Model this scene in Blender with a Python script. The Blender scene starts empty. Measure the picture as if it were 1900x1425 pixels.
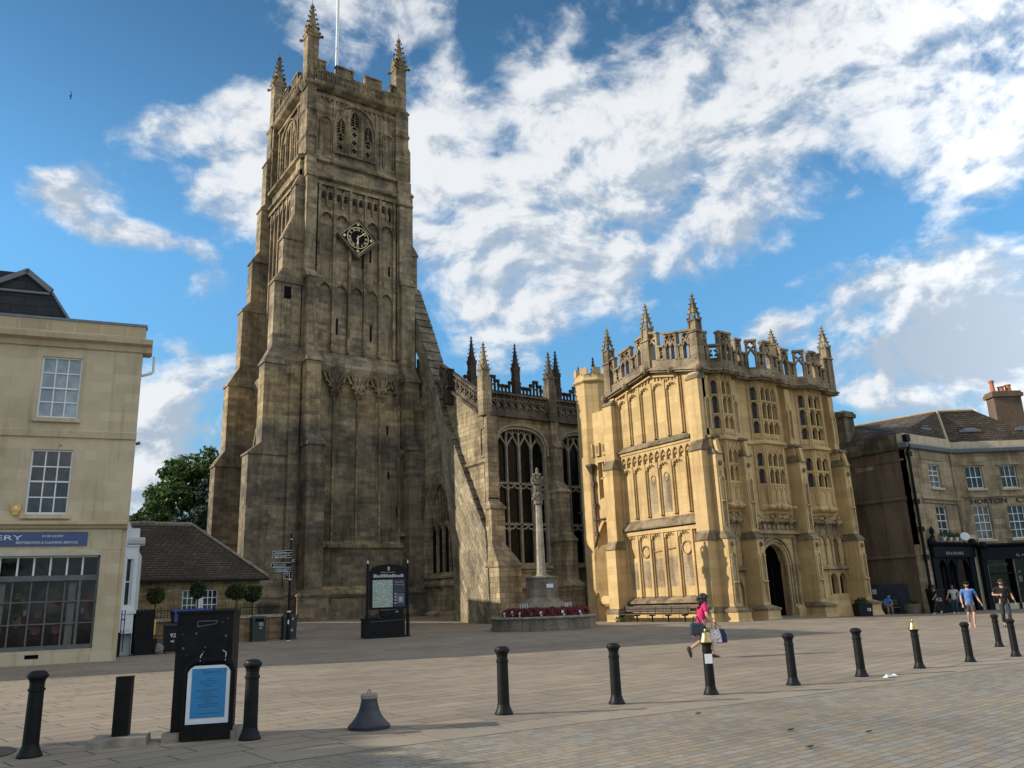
import bpy, bmesh, math, random
from mathutils import Vector, Matrix, noise
random.seed(7)
SC=bpy.context.scene; COL=SC.collection
R=math.radians
# ------------------------------------------------------------------ camera
cam=bpy.data.cameras.new('camera'); camo=bpy.data.objects.new('camera',cam); COL.objects.link(camo)
h_,p_,r_=R(34.76013905),R(15.0),R(-2.16563141)
fw=Vector((math.sin(h_)*math.cos(p_),math.cos(h_)*math.cos(p_),math.sin(p_)))
rt=Vector((math.cos(h_),-math.sin(h_),0)); up=rt.cross(fw)
rt2=math.cos(r_)*rt+math.sin(r_)*up; up2=-math.sin(r_)*rt+math.cos(r_)*up
camo.matrix_world=Matrix(((rt2.x,up2.x,-fw.x,0),(rt2.y,up2.y,-fw.y,0),(rt2.z,up2.z,-fw.z,1.6),(0,0,0,1)))
cam.sensor_fit='HORIZONTAL'; cam.sensor_width=36; cam.lens=1490.24/1900*36
cam.clip_start=0.1; cam.clip_end=3000
SC.camera=camo
# ------------------------------------------------------------------ sky and sun
SUN_AZ,SUN_EL=298.0,25.0
wd=bpy.data.worlds.new('World'); SC.world=wd; wd.use_nodes=True
nt=wd.node_tree; nt.nodes.clear()
def wn(t,**k):
    n=nt.nodes.new(t)
    for a,b in k.items(): setattr(n,a,b)
    return n
def wl(a,b): nt.links.new(a,b)
out=wn('ShaderNodeOutputWorld'); bg=wn('ShaderNodeBackground'); bg.inputs[1].default_value=0.14
sky=wn('ShaderNodeTexSky',sky_type='NISHITA',sun_disc=False); sky.sun_elevation=R(SUN_EL); sky.sun_rotation=R(SUN_AZ)
sky.altitude=100; sky.air_density=1.0; sky.dust_density=0.25; sky.ozone_density=1.6
tint=wn('ShaderNodeMix',data_type='RGBA',blend_type='MULTIPLY'); tint.inputs[0].default_value=1
tint.inputs[7].default_value=(0.50,0.86,0.98,1); wl(sky.outputs[0],tint.inputs[6])
tc=wn('ShaderNodeTexCoord'); sep=wn('ShaderNodeSeparateXYZ'); wl(tc.outputs['Generated'],sep.inputs[0])
def wm(op,a,b=None,c=None):
    n=wn('ShaderNodeMath',operation=op)
    for i,x in enumerate((a,b,c)):
        if x is None: continue
        if isinstance(x,(int,float)): n.inputs[i].default_value=x
        else: wl(x,n.inputs[i])
    return n.outputs[0]
az=wm('MULTIPLY',wm('ARCTAN2',sep.outputs[0],sep.outputs[1]),57.2958)
el=wm('MULTIPLY',wm('ARCSINE',sep.outputs[2]),57.2958)
ae=wn('ShaderNodeCombineXYZ'); wl(az,ae.inputs[0]); wl(el,ae.inputs[1])
# clouds drift at fixed compass bearings: (bearing, elevation, half width, half height, tilt)
CL=[(38,26,11,7,8,1),(44,32.6,10,5.8,0,1),(55,33.5,11,7,0,1),(66,33.5,10,6.8,0,1),(72,29,9,5,0,1),(33,23.5,6.5,4.4,-4,1),(50,26.5,7.5,5.2,20,1),
 (30.0,29.5,4.2,6.5,0,1),(14.8,28.2,4.4,3.6,-30,.8),(11.0,31.2,4.8,2.0,14,.7),(15.2,32.0,4,2.4,0,.7),(4.6,26.0,3.4,1.9,16,.75),(6.8,24.1,4.2,1.1,-3,.6),(12.8,21.2,2.2,1.6,0,.25),
 (22.5,39.8,6.5,3,0,.6),(62,18.0,7.5,2.8,-2,.75),(66,13.4,11,4.4,4,1),(54.8,17.5,4,1.7,15,.5),(11.5,12.4,5.5,3.8,0,1),(10,7.5,10,4.6,0,1),(12.2,23.6,2.0,1.1,-30,.2),(34,18.6,5,.9,0,.1),
 (-80,40,32,24,0,1),(122,42,34,28,0,1),(-135,42,62,36,0,1),(160,44,50,36,0,1),(0,84,200,17,0,1)]  # unseen clouds behind and overhead, added for neutral fill light
mx=None
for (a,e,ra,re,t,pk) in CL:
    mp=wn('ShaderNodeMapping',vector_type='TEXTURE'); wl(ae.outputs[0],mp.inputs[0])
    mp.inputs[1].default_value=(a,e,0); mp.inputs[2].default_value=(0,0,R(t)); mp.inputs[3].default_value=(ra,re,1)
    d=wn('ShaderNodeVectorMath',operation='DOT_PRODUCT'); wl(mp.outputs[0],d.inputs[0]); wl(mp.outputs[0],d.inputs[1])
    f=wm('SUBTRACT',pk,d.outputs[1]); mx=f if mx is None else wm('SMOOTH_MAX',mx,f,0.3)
mx=wm('MINIMUM',wm('MAXIMUM',mx,-1.5),.52)
def wnoise(scale,det,rough,dist,sq=(1,1,1),off=(0,0,0)):
    m=wn('ShaderNodeMapping'); wl(tc.outputs['Generated'],m.inputs[0]); m.inputs[3].default_value=sq; m.inputs[1].default_value=off
    n=wn('ShaderNodeTexNoise'); n.inputs['Scale'].default_value=scale; n.inputs['Detail'].default_value=det
    n.inputs['Roughness'].default_value=rough; n.inputs['Distortion'].default_value=dist; wl(m.outputs[0],n.inputs['Vector']); return n.outputs[0]
OF=(-.016,.006,.022)
n1=wnoise(6.5,11,.60,.3,(1,1,1.6)); n1b=wnoise(6.5,11,.60,.3,(1,1,1.6),OF); n2=wnoise(3.0,7,.55,.2,(1,1,1.8)); n3=wnoise(19,8,.6,.4,(1,1,1.4)); n3b=wnoise(19,8,.6,.4,(1,1,1.4),OF)
nz=wm('ADD',wm('MULTIPLY',wm('SUBTRACT',n1,.5),5.6),wm('MULTIPLY',wm('SUBTRACT',n3,.5),2.4))
dens=wm('ADD',wm('MULTIPLY',mx,.95),nz)
mr=wn('ShaderNodeMapRange',interpolation_type='SMOOTHSTEP'); wl(dens,mr.inputs[0]); mr.inputs[1].default_value=-.72; mr.inputs[2].default_value=.80; mr.inputs[4].default_value=.97
relief=wm('ADD',wm('MULTIPLY',wm('SUBTRACT',n1,n1b),3.2),wm('MULTIPLY',wm('SUBTRACT',n3,n3b),.9))
gsum=wm('ADD',wm('MULTIPLY',wm('SUBTRACT',n2,.5),1.3),wm('ADD',relief,wm('MULTIPLY',el,.004)))
# a darker rain-grey bank low in the east-north-east
gmp=wn('ShaderNodeMapping',vector_type='TEXTURE'); wl(ae.outputs[0],gmp.inputs[0]); gmp.inputs[1].default_value=(65,14.4,0); gmp.inputs[3].default_value=(7,2.4,1)
gd=wn('ShaderNodeVectorMath',operation='DOT_PRODUCT'); wl(gmp.outputs[0],gd.inputs[0]); wl(gmp.outputs[0],gd.inputs[1]); grey=wm('MULTIPLY',wm('MAXIMUM',wm('ADD',wm('SUBTRACT',1.0,gd.outputs[1]),wm('MULTIPLY',wm('SUBTRACT',n1,.5),5.0)),0.0),-.45)
sh=wn('ShaderNodeMapRange',interpolation_type='SMOOTHSTEP'); wl(wm('ADD',gsum,wm('MAXIMUM',grey,-.5)),sh.inputs[0]); sh.inputs[1].default_value=-.22; sh.inputs[2].default_value=.30
cc0=wn('ShaderNodeMix',data_type='RGBA'); wl(sh.outputs[0],cc0.inputs[0]); cc0.inputs[6].default_value=(1.75,2.08,2.50,1); cc0.inputs[7].default_value=(3.45,3.55,3.65,1)
# clouds opposite the sun brightened to add unseen fill light on the south faces
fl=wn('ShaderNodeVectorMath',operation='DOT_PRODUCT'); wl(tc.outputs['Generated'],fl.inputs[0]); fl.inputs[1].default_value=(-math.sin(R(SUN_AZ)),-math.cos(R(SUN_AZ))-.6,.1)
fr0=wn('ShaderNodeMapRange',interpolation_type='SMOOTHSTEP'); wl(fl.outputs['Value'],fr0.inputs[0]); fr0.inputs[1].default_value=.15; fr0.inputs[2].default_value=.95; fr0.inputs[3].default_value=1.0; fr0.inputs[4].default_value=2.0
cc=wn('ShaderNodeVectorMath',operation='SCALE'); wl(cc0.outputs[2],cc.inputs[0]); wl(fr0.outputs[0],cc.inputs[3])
low=wn('ShaderNodeMapRange'); wl(el,low.inputs[0]); low.inputs[1].default_value=0; low.inputs[2].default_value=24; low.inputs[3].default_value=.34; low.inputs[4].default_value=1.0
hi=wn('ShaderNodeMapRange',interpolation_type='SMOOTHSTEP'); wl(el,hi.inputs[0]); hi.inputs[1].default_value=14; hi.inputs[2].default_value=46; hi.inputs[3].default_value=1.0; hi.inputs[4].default_value=.52
low=wm('MULTIPLY',low.outputs[0],hi.outputs[0])
dim=wn('ShaderNodeVectorMath',operation='SCALE'); wl(tint.outputs[2],dim.inputs[0]); wl(low,dim.inputs[3])
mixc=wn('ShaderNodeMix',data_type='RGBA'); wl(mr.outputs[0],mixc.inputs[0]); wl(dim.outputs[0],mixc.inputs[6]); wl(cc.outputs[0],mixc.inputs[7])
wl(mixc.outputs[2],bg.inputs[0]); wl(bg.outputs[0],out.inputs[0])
sl=bpy.data.lights.new('sun','SUN'); sl.energy=3.35; sl.angle=R(.5); sl.color=(1,.92,.78)
so=bpy.data.objects.new('sun',sl); COL.objects.link(so)
sd=Vector((math.sin(R(SUN_AZ))*math.cos(R(SUN_EL)),math.cos(R(SUN_AZ))*math.cos(R(SUN_EL)),math.sin(R(SUN_EL))))
so.rotation_euler=sd.to_track_quat('Z','Y').to_euler(); so.location=(-60,60,60)
vs_=SC.view_settings; vs_.view_transform='Standard'; vs_.look='None'; vs_.gamma=1; vs_.use_curve_mapping=False; vs_.exposure=0.85
# ------------------------------------------------------------------ mesh helpers
def S(t):
    t=min(1,max(0,t)); return t*t*(3-2*t)
def gz(x,y):
    a=-.17*S((x-2)/13)-.1*S((x-48)/6)
    w=1-S((y-20)/12)*(1-S((x-40)/8))
    r=(.1*S((y-38)/8)+.55*S((y-47)/9))*(1-S((x-31)/4))
    return a*w+r
class MB:
    def __init__(s): s.v=[]; s.f=[]; s.mi=[]
    def add(s,vs,fs,m=0):
        b=len(s.v); s.v+= [tuple(p) for p in vs]
        for f in fs: s.f.append([b+i for i in f]); s.mi.append(m)
    def loops(s,L,m=0,caps=True,closed=True):
        n=len(L[0]); vs=[p for l in L for p in l]; fs=[]
        for k in range(len(L)-1):
            for i in range(n if closed else n-1):
                j=(i+1)%n; fs.append([k*n+i,k*n+j,(k+1)*n+j,(k+1)*n+i])
        if caps and closed: fs.append(list(range(n))[::-1]); fs.append([(len(L)-1)*n+i for i in range(n)])
        s.add(vs,fs,m)
    def box(s,x0,x1,y0,y1,z0,z1,m=0):
        s.loops([[(x0,y0,z0),(x1,y0,z0),(x1,y1,z0),(x0,y1,z0)],[(x0,y0,z1),(x1,y0,z1),(x1,y1,z1),(x0,y1,z1)]],m)
    def frus(s,a,b,z0,z1,m=0):   # a,b=(x0,x1,y0,y1)
        f=lambda q,z:[(q[0],q[2],z),(q[1],q[2],z),(q[1],q[3],z),(q[0],q[3],z)]
        s.loops([f(a,z0),f(b,z1)],m)
    def ring(s,cx,cy,z,r,n,ph=0): return [(cx+r*math.cos(ph+2*math.pi*i/n),cy+r*math.sin(ph+2*math.pi*i/n),z) for i in range(n)]
    def lathe(s,prof,cx,cy,n=16,m=0,ph=0):
        s.loops([s.ring(cx,cy,z,max(r,.0005),n,ph) for r,z in prof],m)
    def tube(s,pts,rad,n=6,m=0):
        pts=[Vector(p) for p in pts]; L=[]
        for i,p in enumerate(pts):
            d=(pts[min(i+1,len(pts)-1)]-pts[max(i-1,0)]).normalized()
            a=d.orthogonal().normalized() if i==0 else (a-d*a.dot(d)).normalized()
            b=d.cross(a); r=rad[i] if isinstance(rad,(list,tuple)) else rad
            L.append([p+(a*math.cos(2*math.pi*k/n)+b*math.sin(2*math.pi*k/n))*r for k in range(n)])
        s.loops(L,m)
    def ell(s,c,r,n=8,k=6,m=0):
        c=Vector(c); L=[]
        for j in range(1,k):
            t=math.pi*j/k; L.append([(c.x+r[0]*math.sin(t)*math.cos(2*math.pi*i/n),c.y+r[1]*math.sin(t)*math.sin(2*math.pi*i/n),c.z-r[2]*math.cos(t)) for i in range(n)])
        s.loops(L,m)
ORG={}
def world_of(o):
    m=Matrix.Identity(4)
    while o is not None:
        m=ORG.get(o,Matrix.Identity(4))@m; o=o.parent
    return m
def done(name,mb,mats,parent=None,local=False,smooth=False,recalc=True,**tags):
    me=bpy.data.meshes.new(name); me.from_pydata(mb.v,[],mb.f)
    if not isinstance(mats,(list,tuple)): mats=[mats]
    for m in mats: me.materials.append(m)
    me.polygons.foreach_set('material_index',mb.mi)
    if recalc:
        bm=bmesh.new(); bm.from_mesh(me); bmesh.ops.recalc_face_normals(bm,faces=bm.faces[:]); bm.to_mesh(me); bm.free()
    if smooth: me.polygons.foreach_set('use_smooth',[True]*len(me.polygons))
    o=bpy.data.objects.new(name,me); COL.objects.link(o)
    if parent is not None:
        o.parent=parent
        if not local: me.transform(world_of(parent).inverted())
    for k,v in tags.items(): o[k]=v
    me.update(); return o
def thing(name,label,cat,loc=(0,0,0),rz=0,group=None):
    o=bpy.data.objects.new(name,None); COL.objects.link(o); o.empty_display_size=.3
    o.location=loc; o.rotation_euler=(0,0,rz); o['label']=label; o['category']=cat
    if group: o['group']=group
    ORG[o]=Matrix.Translation(loc)@Matrix.Rotation(rz,4,'Z'); return o
def dup(root,loc,rz,label,group=None):
    r=root.copy(); COL.objects.link(r); r.location=loc; r.rotation_euler=(0,0,rz); r['label']=label
    if group: r['group']=group
    for ch in list(root.children):
        c=ch.copy(); COL.objects.link(c); c.parent=r
        for g in list(ch.children):
            d=g.copy(); COL.objects.link(d); d.parent=c
    return r
class Fr:   # facade frame: u along, v up, n outward
    def __init__(s,o,az):
        s.o=Vector(o); s.U=Vector((math.sin(R(az)),math.cos(R(az)),0)); s.N=s.U.cross(Vector((0,0,1)))
    def p(s,u,v,n=0): return s.o+s.U*u+s.N*n+Vector((0,0,v))
def fbox(mb,fr,u0,u1,v0,v1,n0,n1,m=0):
    f=lambda n:[fr.p(u0,v0,n),fr.p(u1,v0,n),fr.p(u1,v1,n),fr.p(u0,v1,n)]
    mb.loops([f(n0),f(n1)],m)
def fprism(mb,fr,pts,n0,n1,m=0):
    mb.loops([[fr.p(u,v,n0) for u,v in pts],[fr.p(u,v,n1) for u,v in pts]],m)
def fsolid(mb,fr,prof,u0,u1,m=0):   # profile in (n,v) extruded along u
    mb.loops([[fr.p(u0,v,n) for n,v in prof],[fr.p(u1,v,n) for n,v in prof]],m)
def ribbon(mb,fr,pts,w,n0,n1,m=0):
    k=len(pts)
    for i in range(k-1):
        (a,b),(c,d)=pts[i],pts[i+1]; l=math.hypot(c-a,d-b)
        if l<1e-6: continue
        tx,ty=(c-a)/l,(d-b)/l; px,py=-ty*w/2,tx*w/2; e=w*.25
        a-=tx*e; b-=ty*e; c+=tx*e; d+=ty*e
        fprism(mb,fr,[(a-px,b-py),(c-px,d-py),(c+px,d+py),(a+px,b+py)],n0,n1+.0015*(i%2),m)
def arch(u0,u1,vs,vt,n=10):
    hw=(u1-u0)/2; uc=(u0+u1)/2; h=vt-vs; P=[]
    for i in range(n+1):
        t=-1+2*i/n; a=abs(t)
        if h>=hw*.98:
            r=(hw*hw+h*h)/(2*hw); v=math.sqrt(max(0,r*r-(hw*a+r-hw)**2))
        else: v=h*(1-a**2.8)**.6*(1-.03*a)
        P.append((uc+hw*t,vs+v))
    return P
def arch_v(u,u0,u1,vs,vt):
    hw=(u1-u0)/2; a=min(1,abs(u-(u0+u1)/2)/hw); h=vt-vs
    if h>=hw*.98:
        r=(hw*hw+h*h)/(2*hw); return vs+math.sqrt(max(0,r*r-(hw*a+r-hw)**2))
    return vs+h*(1-a**2.8)**.6*(1-.03*a)
def wall(mb,fr,u0,u1,v0,v1,n0,n1,op=(),m=0):
    us=sorted({u0,u1,*[x for o in op for x in o[:2] if u0<x<u1]})
    for a,b in zip(us,us[1:]):
        mid=(a+b)/2; holes=sorted([o[2:4] for o in op if o[0]<mid<o[1]]); v=v0
        for lo,hi in holes:
            if lo>v+1e-4: fbox(mb,fr,a,b,v,lo,n0,n1,m)
            v=max(v,hi)
        if v<v1-1e-4: fbox(mb,fr,a,b,v,v1,n0,n1,m)
def spandrel(mb,fr,u0,u1,vs,vt,n0,n1,m=0,n=12):
    P=arch(u0,u1,vs,vt,n); h=n//2
    fprism(mb,fr,P[:h+1]+[(P[h][0],vt+.001),(u0,vt+.001)],n0,n1,m)
    fprism(mb,fr,P[h:]+[(u1,vt+.001),(P[h][0],vt+.001)],n0,n1,m)
def archfield(mb,fr,u0,u1,vs,vt,vtop,n0,n1,m=0):   # arch head of a blind panel: filled spandrels plus moulding
    P=arch(u0,u1,vs,vt,8)
    fprism(mb,fr,P[:5]+[(P[4][0],vtop),(u0,vtop)],n0,n1,m); fprism(mb,fr,P[4:]+[(u1,vtop),(P[4][0],vtop)],n0,n1,m)
def pinnacle(mb,x,y,z0,w,hs,hp,nc=6,m=0,pierced=False,rot=0):
    # square shaft, gablets, crocketed spire, finial
    def sq(r,z): return [(x+r*math.cos(rot+math.pi/4+i*math.pi/2),y+r*math.sin(rot+math.pi/4+i*math.pi/2),z) for i in range(4)]
    k=.7071*w
    if pierced:
        mb.loops([sq(k*.86,z0),sq(k*.86,z0+hs)]); mb.loops([sq(k*1.1,z0+hs*.9),sq(k*1.18,z0+hs),sq(k*.9,z0+hs*1.04)]); mb.loops([sq(k*1.1,z0),sq(k*1.0,z0+hs*.12)])
        for i in range(4):
            a=rot+math.pi/4+i*math.pi/2; cx,cy=x+k*.88*math.cos(a),y+k*.88*math.sin(a); e=w*.10; mb.box(cx-e,cx+e,cy-e,cy+e,z0,z0+hs)
            zt=z0+hs; mb.tube([Vector((x+k*.85*math.cos(a),y+k*.85*math.sin(a),zt)),Vector((x,y,zt+hp))],[w*.15,w*.07],4)
        mb.loops([sq(k*.55,z0+hs+hp*.30),sq(k*.1,z0+hs+hp)]); mb.loops([sq(k*.3,z0+hs),sq(k*.3,z0+hs+hp*.32)])
    else:
        mb.loops([sq(k,z0),sq(k,z0+hs)]); mb.loops([sq(k*1.13,z0+hs*.93),sq(k*1.16,z0+hs),sq(k*.8,z0+hs*1.04)])
        zs=z0+hs; mb.loops([sq(k*.84,zs),sq(k*.12,zs+hp)])
        for i in range(4):
            a=rot+i*math.pi/2; d=Vector((math.cos(a),math.sin(a),0)); t=Vector((-d.y,d.x,0)); c=Vector((x,y,zs))+d*w*.5
            mb.loops([[c-t*w*.48,c+t*w*.48,c+Vector((0,0,w*.9))],[c-t*w*.48+d*w*.12,c+t*w*.48+d*w*.12,c+Vector((0,0,w*.9))+d*w*.12]])
    zs=z0+hs
    for j in range(nc):
        t=(j+.25)/nc; r=k*(.92*(1-t)+.14*t); z=zs+hp*t; c=w*.115*(1.1-.45*t)
        for i in range(4):
            a=rot+math.pi/4+i*math.pi/2; cx,cy=x+(r+c*.9)*math.cos(a),y+(r+c*.9)*math.sin(a)
            mb.ell((cx,cy,z+c*.2),(c*1.35,c*1.35,c*.85),5,4)
    zf=zs+hp*.99; c=w*.15
    mb.ell((x,y,zf),(c*1.5,c*1.5,c*.9),6,4); mb.ell((x,y,zf+c*1.3),(c*.7,c*.7,c*1.4),6,4)
def text_mesh(txt,size,extr,font_scale_x=1):
    cu=bpy.data.curves.new('t','FONT'); cu.body=txt; cu.size=size; cu.extrude=extr; cu.resolution_u=3; cu.align_x='LEFT'
    o=bpy.data.objects.new('t',cu); COL.objects.link(o); dg=bpy.context.evaluated_depsgraph_get(); dg.update()
    me=bpy.data.meshes.new_from_object(o.evaluated_get(dg)); bpy.data.objects.remove(o); bpy.data.curves.remove(cu)
    return me
def add_text(mb,fr,txt,u0,v0,size,n,width=None,extr=.012,m=0,center=False,rot=0,sx=None):
    me=text_mesh(txt,size,extr); xs=[v.co.x for v in me.vertices]
    if not xs: return
    lo,hi=min(xs),max(xs); k=(width/(hi-lo)) if width else (sx or 1); ys=[v.co.y for v in me.vertices]; yc=(min(ys)+max(ys))/2
    vs=[]
    for v in me.vertices:
        x=(v.co.x-lo)*k; y=v.co.y
        if center: x-=(hi-lo)*k/2; y-=yc
        if rot: x,y=x*math.cos(rot)-y*math.sin(rot),x*math.sin(rot)+y*math.cos(rot)
        vs.append(fr.p(u0+x,v0+y,n+v.co.z))
    mb.add(vs,[list(p.vertices) for p in me.polygons],m); bpy.data.meshes.remove(me)
# ------------------------------------------------------------------ materials
class NT:
    def __init__(s,name):
        s.m=bpy.data.materials.new(name); s.m.use_nodes=True; s.t=s.m.node_tree; s.b=s.t.nodes['Principled BSDF']
    def n(s,t,**k):
        n=s.t.nodes.new(t)
        for a,b in k.items(): setattr(n,a,b)
        return n
    def l(s,a,b): s.t.links.new(a,b)
    def set(s,n,i,v):
        if isinstance(v,(int,float)): n.inputs[i].default_value=v
        elif isinstance(v,tuple): n.inputs[i].default_value=v if len(v)!=3 or n.inputs[i].type=='VECTOR' else (*v,1)
        else: s.l(v,n.inputs[i])
    def math(s,op,a,b=None,c=None):
        n=s.n('ShaderNodeMath',operation=op)
        for i,x in enumerate((a,b,c)):
            if x is not None: s.set(n,i,x)
        return n.outputs[0]
    def mix(s,f,a,b,mode='MIX'):
        n=s.n('ShaderNodeMix',data_type='RGBA',blend_type=mode); s.set(n,0,f); s.set(n,6,a); s.set(n,7,b); return n.outputs[2]
    def noise(s,vec,scale,det=4,rough=.55,dist=0):
        n=s.n('ShaderNodeTexNoise'); s.l(vec,n.inputs['Vector']); s.set(n,'Scale',scale); s.set(n,'Detail',det); s.set(n,'Roughness',rough); s.set(n,'Distortion',dist); return n.outputs[0]
    def ramp(s,v,a,b,c=0,d=1):
        n=s.n('ShaderNodeMapRange',interpolation_type='SMOOTHSTEP'); s.set(n,0,v); s.set(n,1,a); s.set(n,2,b); s.set(n,3,c); s.set(n,4,d); return n.outputs[0]
    def pos(s):
        if not hasattr(s,'_p'): s._p=s.n('ShaderNodeNewGeometry').outputs['Position']
        return s._p
    def scl(s,v,sc):
        n=s.n('ShaderNodeMapping'); s.l(v,n.inputs[0]); n.inputs[3].default_value=sc; return n.outputs[0]
    def bump(s,h,st,dist=.02):
        n=s.n('ShaderNodeBump'); s.set(n,'Strength',st); s.set(n,'Distance',dist); s.l(h,n.inputs['Height']); s.l(n.outputs[0],s.b.inputs['Normal'])
def plain(name,col,rough=.6,metal=0,var=.15,spec=.5,scale=3.0,bump=0):
    t=NT(name); p=t.n('ShaderNodeTexCoord').outputs['Object']
    a=t.noise(p,scale,5); c=t.mix(t.ramp(a,.3,.7),tuple(x*(1-var) for x in col),tuple(min(1,x*(1+var)) for x in col))
    t.l(c,t.b.inputs['Base Color']); t.set(t.b,'Roughness',rough); t.set(t.b,'Metallic',metal); t.set(t.b,'Specular IOR Level',spec)
    if bump: t.bump(t.noise(p,scale*8,4),bump)
    return t.m
def stone(name,c1,c2,mort,bw=.62,bh=.3,msize=.012,sgn=1,rot=0,stain=(.35,.33,.32),stain_lo=.42,stain_hi=.68,patch=None,bands=(),streak=.5,rough=.92,bump=.5,blk=.8,mfac=1.0,gr=.74,gs=9,tone=.2):
    t=NT(name); p=t.pos(); s=t.n('ShaderNodeSeparateXYZ'); t.l(p,s.inputs[0])
    u=t.math('ADD' if sgn>0 else 'SUBTRACT',s.outputs[0],s.outputs[1]); v=s.outputs[2]
    wob=t.math('MULTIPLY',t.math('SUBTRACT',t.noise(p,1.3,2),.5),.05); v=t.math('ADD',v,wob)
    if rot:
        c,q=math.cos(rot),math.sin(rot); u,v=t.math('ADD',t.math('MULTIPLY',u,c),t.math('MULTIPLY',v,q)),t.math('SUBTRACT',t.math('MULTIPLY',v,c),t.math('MULTIPLY',u,q))
    cv=t.n('ShaderNodeCombineXYZ'); t.l(u,cv.inputs[0]); t.l(v,cv.inputs[1])
    b=t.n('ShaderNodeTexBrick'); t.l(cv.outputs[0],b.inputs['Vector']); t.set(b,'Scale',1.0); t.set(b,'Brick Width',bw); t.set(b,'Row Height',bh); t.set(b,'Mortar Size',msize); t.set(b,'Mortar Smooth',.4); t.set(b,'Bias',0.0)
    b.offset=.47; b.squash=1.3; b.squash_frequency=3
    t.set(b,'Color1',c1); t.set(b,'Color2',c2); t.set(b,'Mortar',tuple(a*mfac+b_*(1-mfac) for a,b_ in zip(mort,c1)))
    b2=t.n('ShaderNodeTexBrick'); t.l(cv.outputs[0],b2.inputs['Vector']); t.set(b2,'Scale',1.0); t.set(b2,'Brick Width',bw*1.31); t.set(b2,'Row Height',bh); t.set(b2,'Mortar Size',0.0); b2.offset=.36; b2.squash=1.3; b2.squash_frequency=3
    t.set(b2,'Color1',(0,0,0)); t.set(b2,'Color2',(1,1,1)); col=t.mix(1.0,b.outputs['Color'],t.mix(t.ramp(b2.outputs['Color'],0,1),(1-tone,1-tone,1-tone*.9),(1+tone,1+tone*.98,1+tone*.9)),'MULTIPLY')
    if patch is not None: col=t.mix(t.ramp(t.noise(p,.33,4,.6),.46,.62,0,.85),col,t.mix(1.0,col,patch,'MULTIPLY'))
    for (z0,z1,soft,colr,amt) in bands:   # courses built of another stone
        zz=t.math('ADD',s.outputs[2],t.math('MULTIPLY',t.math('SUBTRACT',t.noise(p,.7,4,.7),.5),2.2))
        f=t.math('MULTIPLY',t.ramp(zz,z0-soft,z0+soft),t.ramp(zz,z1-soft,z1+soft,1,0)); col=t.mix(t.math('MULTIPLY',f,amt),col,t.mix(1.0,col,colr,'MULTIPLY'))
    st=t.noise(t.scl(p,(1,1,.22)),1.1,6,.62,.4); col=t.mix(t.math('MULTIPLY',t.ramp(st,stain_lo,stain_hi),blk),col,t.mix(1.0,col,stain,'MULTIPLY'))
    s2=t.noise(t.scl(p,(2.2,2.2,.12)),1.7,4,.6); col=t.mix(t.math('MULTIPLY',t.ramp(s2,.52,.7),streak),col,t.mix(1.0,col,(.42,.36,.30),'MULTIPLY'))
    g=t.noise(p,gs,6,.65); col=t.mix(1.0,col,t.mix(t.ramp(g,.25,.75),(gr,gr,gr),(2-gr-.02,2-gr-.03,2-gr-.05)),'MULTIPLY')
    t.l(col,t.b.inputs['Base Color']); t.set(t.b,'Roughness',rough); t.set(t.b,'Specular IOR Level',.2)
    hgt=t.math('ADD',t.math('MULTIPLY',b.outputs['Fac'],-.6),t.math('MULTIPLY',t.noise(p,14,5,.7),.9)); t.bump(hgt,bump,.025)
    return t.m
def glassy(name,col,rough=.08,spec=.5,var=.4,scale=2.0):
    t=NT(name); p=t.pos(); a=t.noise(p,scale,3); c=t.mix(t.ramp(a,.35,.65),tuple(x*(1-var) for x in col),tuple(x*(1+var) for x in col))
    t.l(c,t.b.inputs['Base Color']); t.set(t.b,'Roughness',rough); t.set(t.b,'Specular IOR Level',spec); t.bump(t.noise(p,1.2,2),.08,.05); return t.m
M={}
M['tower']=stone('tower_limestone',(.34,.26,.155),(.22,.172,.115),(.27,.225,.165),.62,.30,.016,patch=(.52,.56,.62),stain=(.46,.44,.43),bands=((-2,14.6,.5,(.60,.62,.68),.8),(15.4,18.8,.5,(1.12,1.06,.90),.8)),streak=.5,blk=.75,gr=.7)
M['towerhi']=stone('tower_upper_limestone',(.33,.25,.150),(.23,.178,.112),(.16,.125,.082),.60,.3,.014,patch=(.52,.55,.60),stain=(.40,.38,.36),streak=.6,stain_lo=.42,stain_hi=.66,gr=.7)
M['trim']=stone('weathered_dark_stone',(.19,.155,.11),(.14,.115,.085),(.10,.085,.065),.9,.4,.012,stain=(.45,.43,.41),streak=.5)
M['aisle']=stone('aisle_limestone',(.38,.30,.185),(.275,.218,.14),(.18,.145,.098),.66,.34,.018,patch=(.66,.66,.67),stain=(.42,.40,.38),streak=.5,gr=.7)
M['rake']=stone('sloping_course_limestone',(.37,.305,.205),(.255,.21,.145),(.155,.128,.092),.72,.3,.022,rot=R(56),patch=(.68,.70,.72),stain=(.46,.44,.42),streak=.25,gr=.7)
M['parapet']=stone('sooty_parapet_stone',(.125,.10,.072),(.09,.073,.056),(.06,.05,.038),.8,.4,.008,stain=(.4,.38,.36),streak=.4)
M['nave']=stone('sooty_nave_stone',(.07,.05,.037),(.05,.036,.028),(.04,.03,.022),.8,.4,.006,stain=(.5,.45,.4))
M['porch']=stone('porch_golden_limestone',(.53,.375,.185),(.475,.333,.162),(.43,.30,.15),1.1,.48,.010,patch=(.84,.83,.82),stain=(.60,.54,.48),stain_lo=.52,stain_hi=.76,streak=.36,bump=.3,gr=.86,gs=16,tone=.07)
M['porchtrim']=stone('porch_carved_stone',(.35,.265,.155),(.29,.22,.132),(.21,.16,.10),1.2,.6,.006,patch=(.76,.75,.75),stain=(.44,.41,.39),stain_lo=.44,stain_hi=.68,streak=.5)
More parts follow.
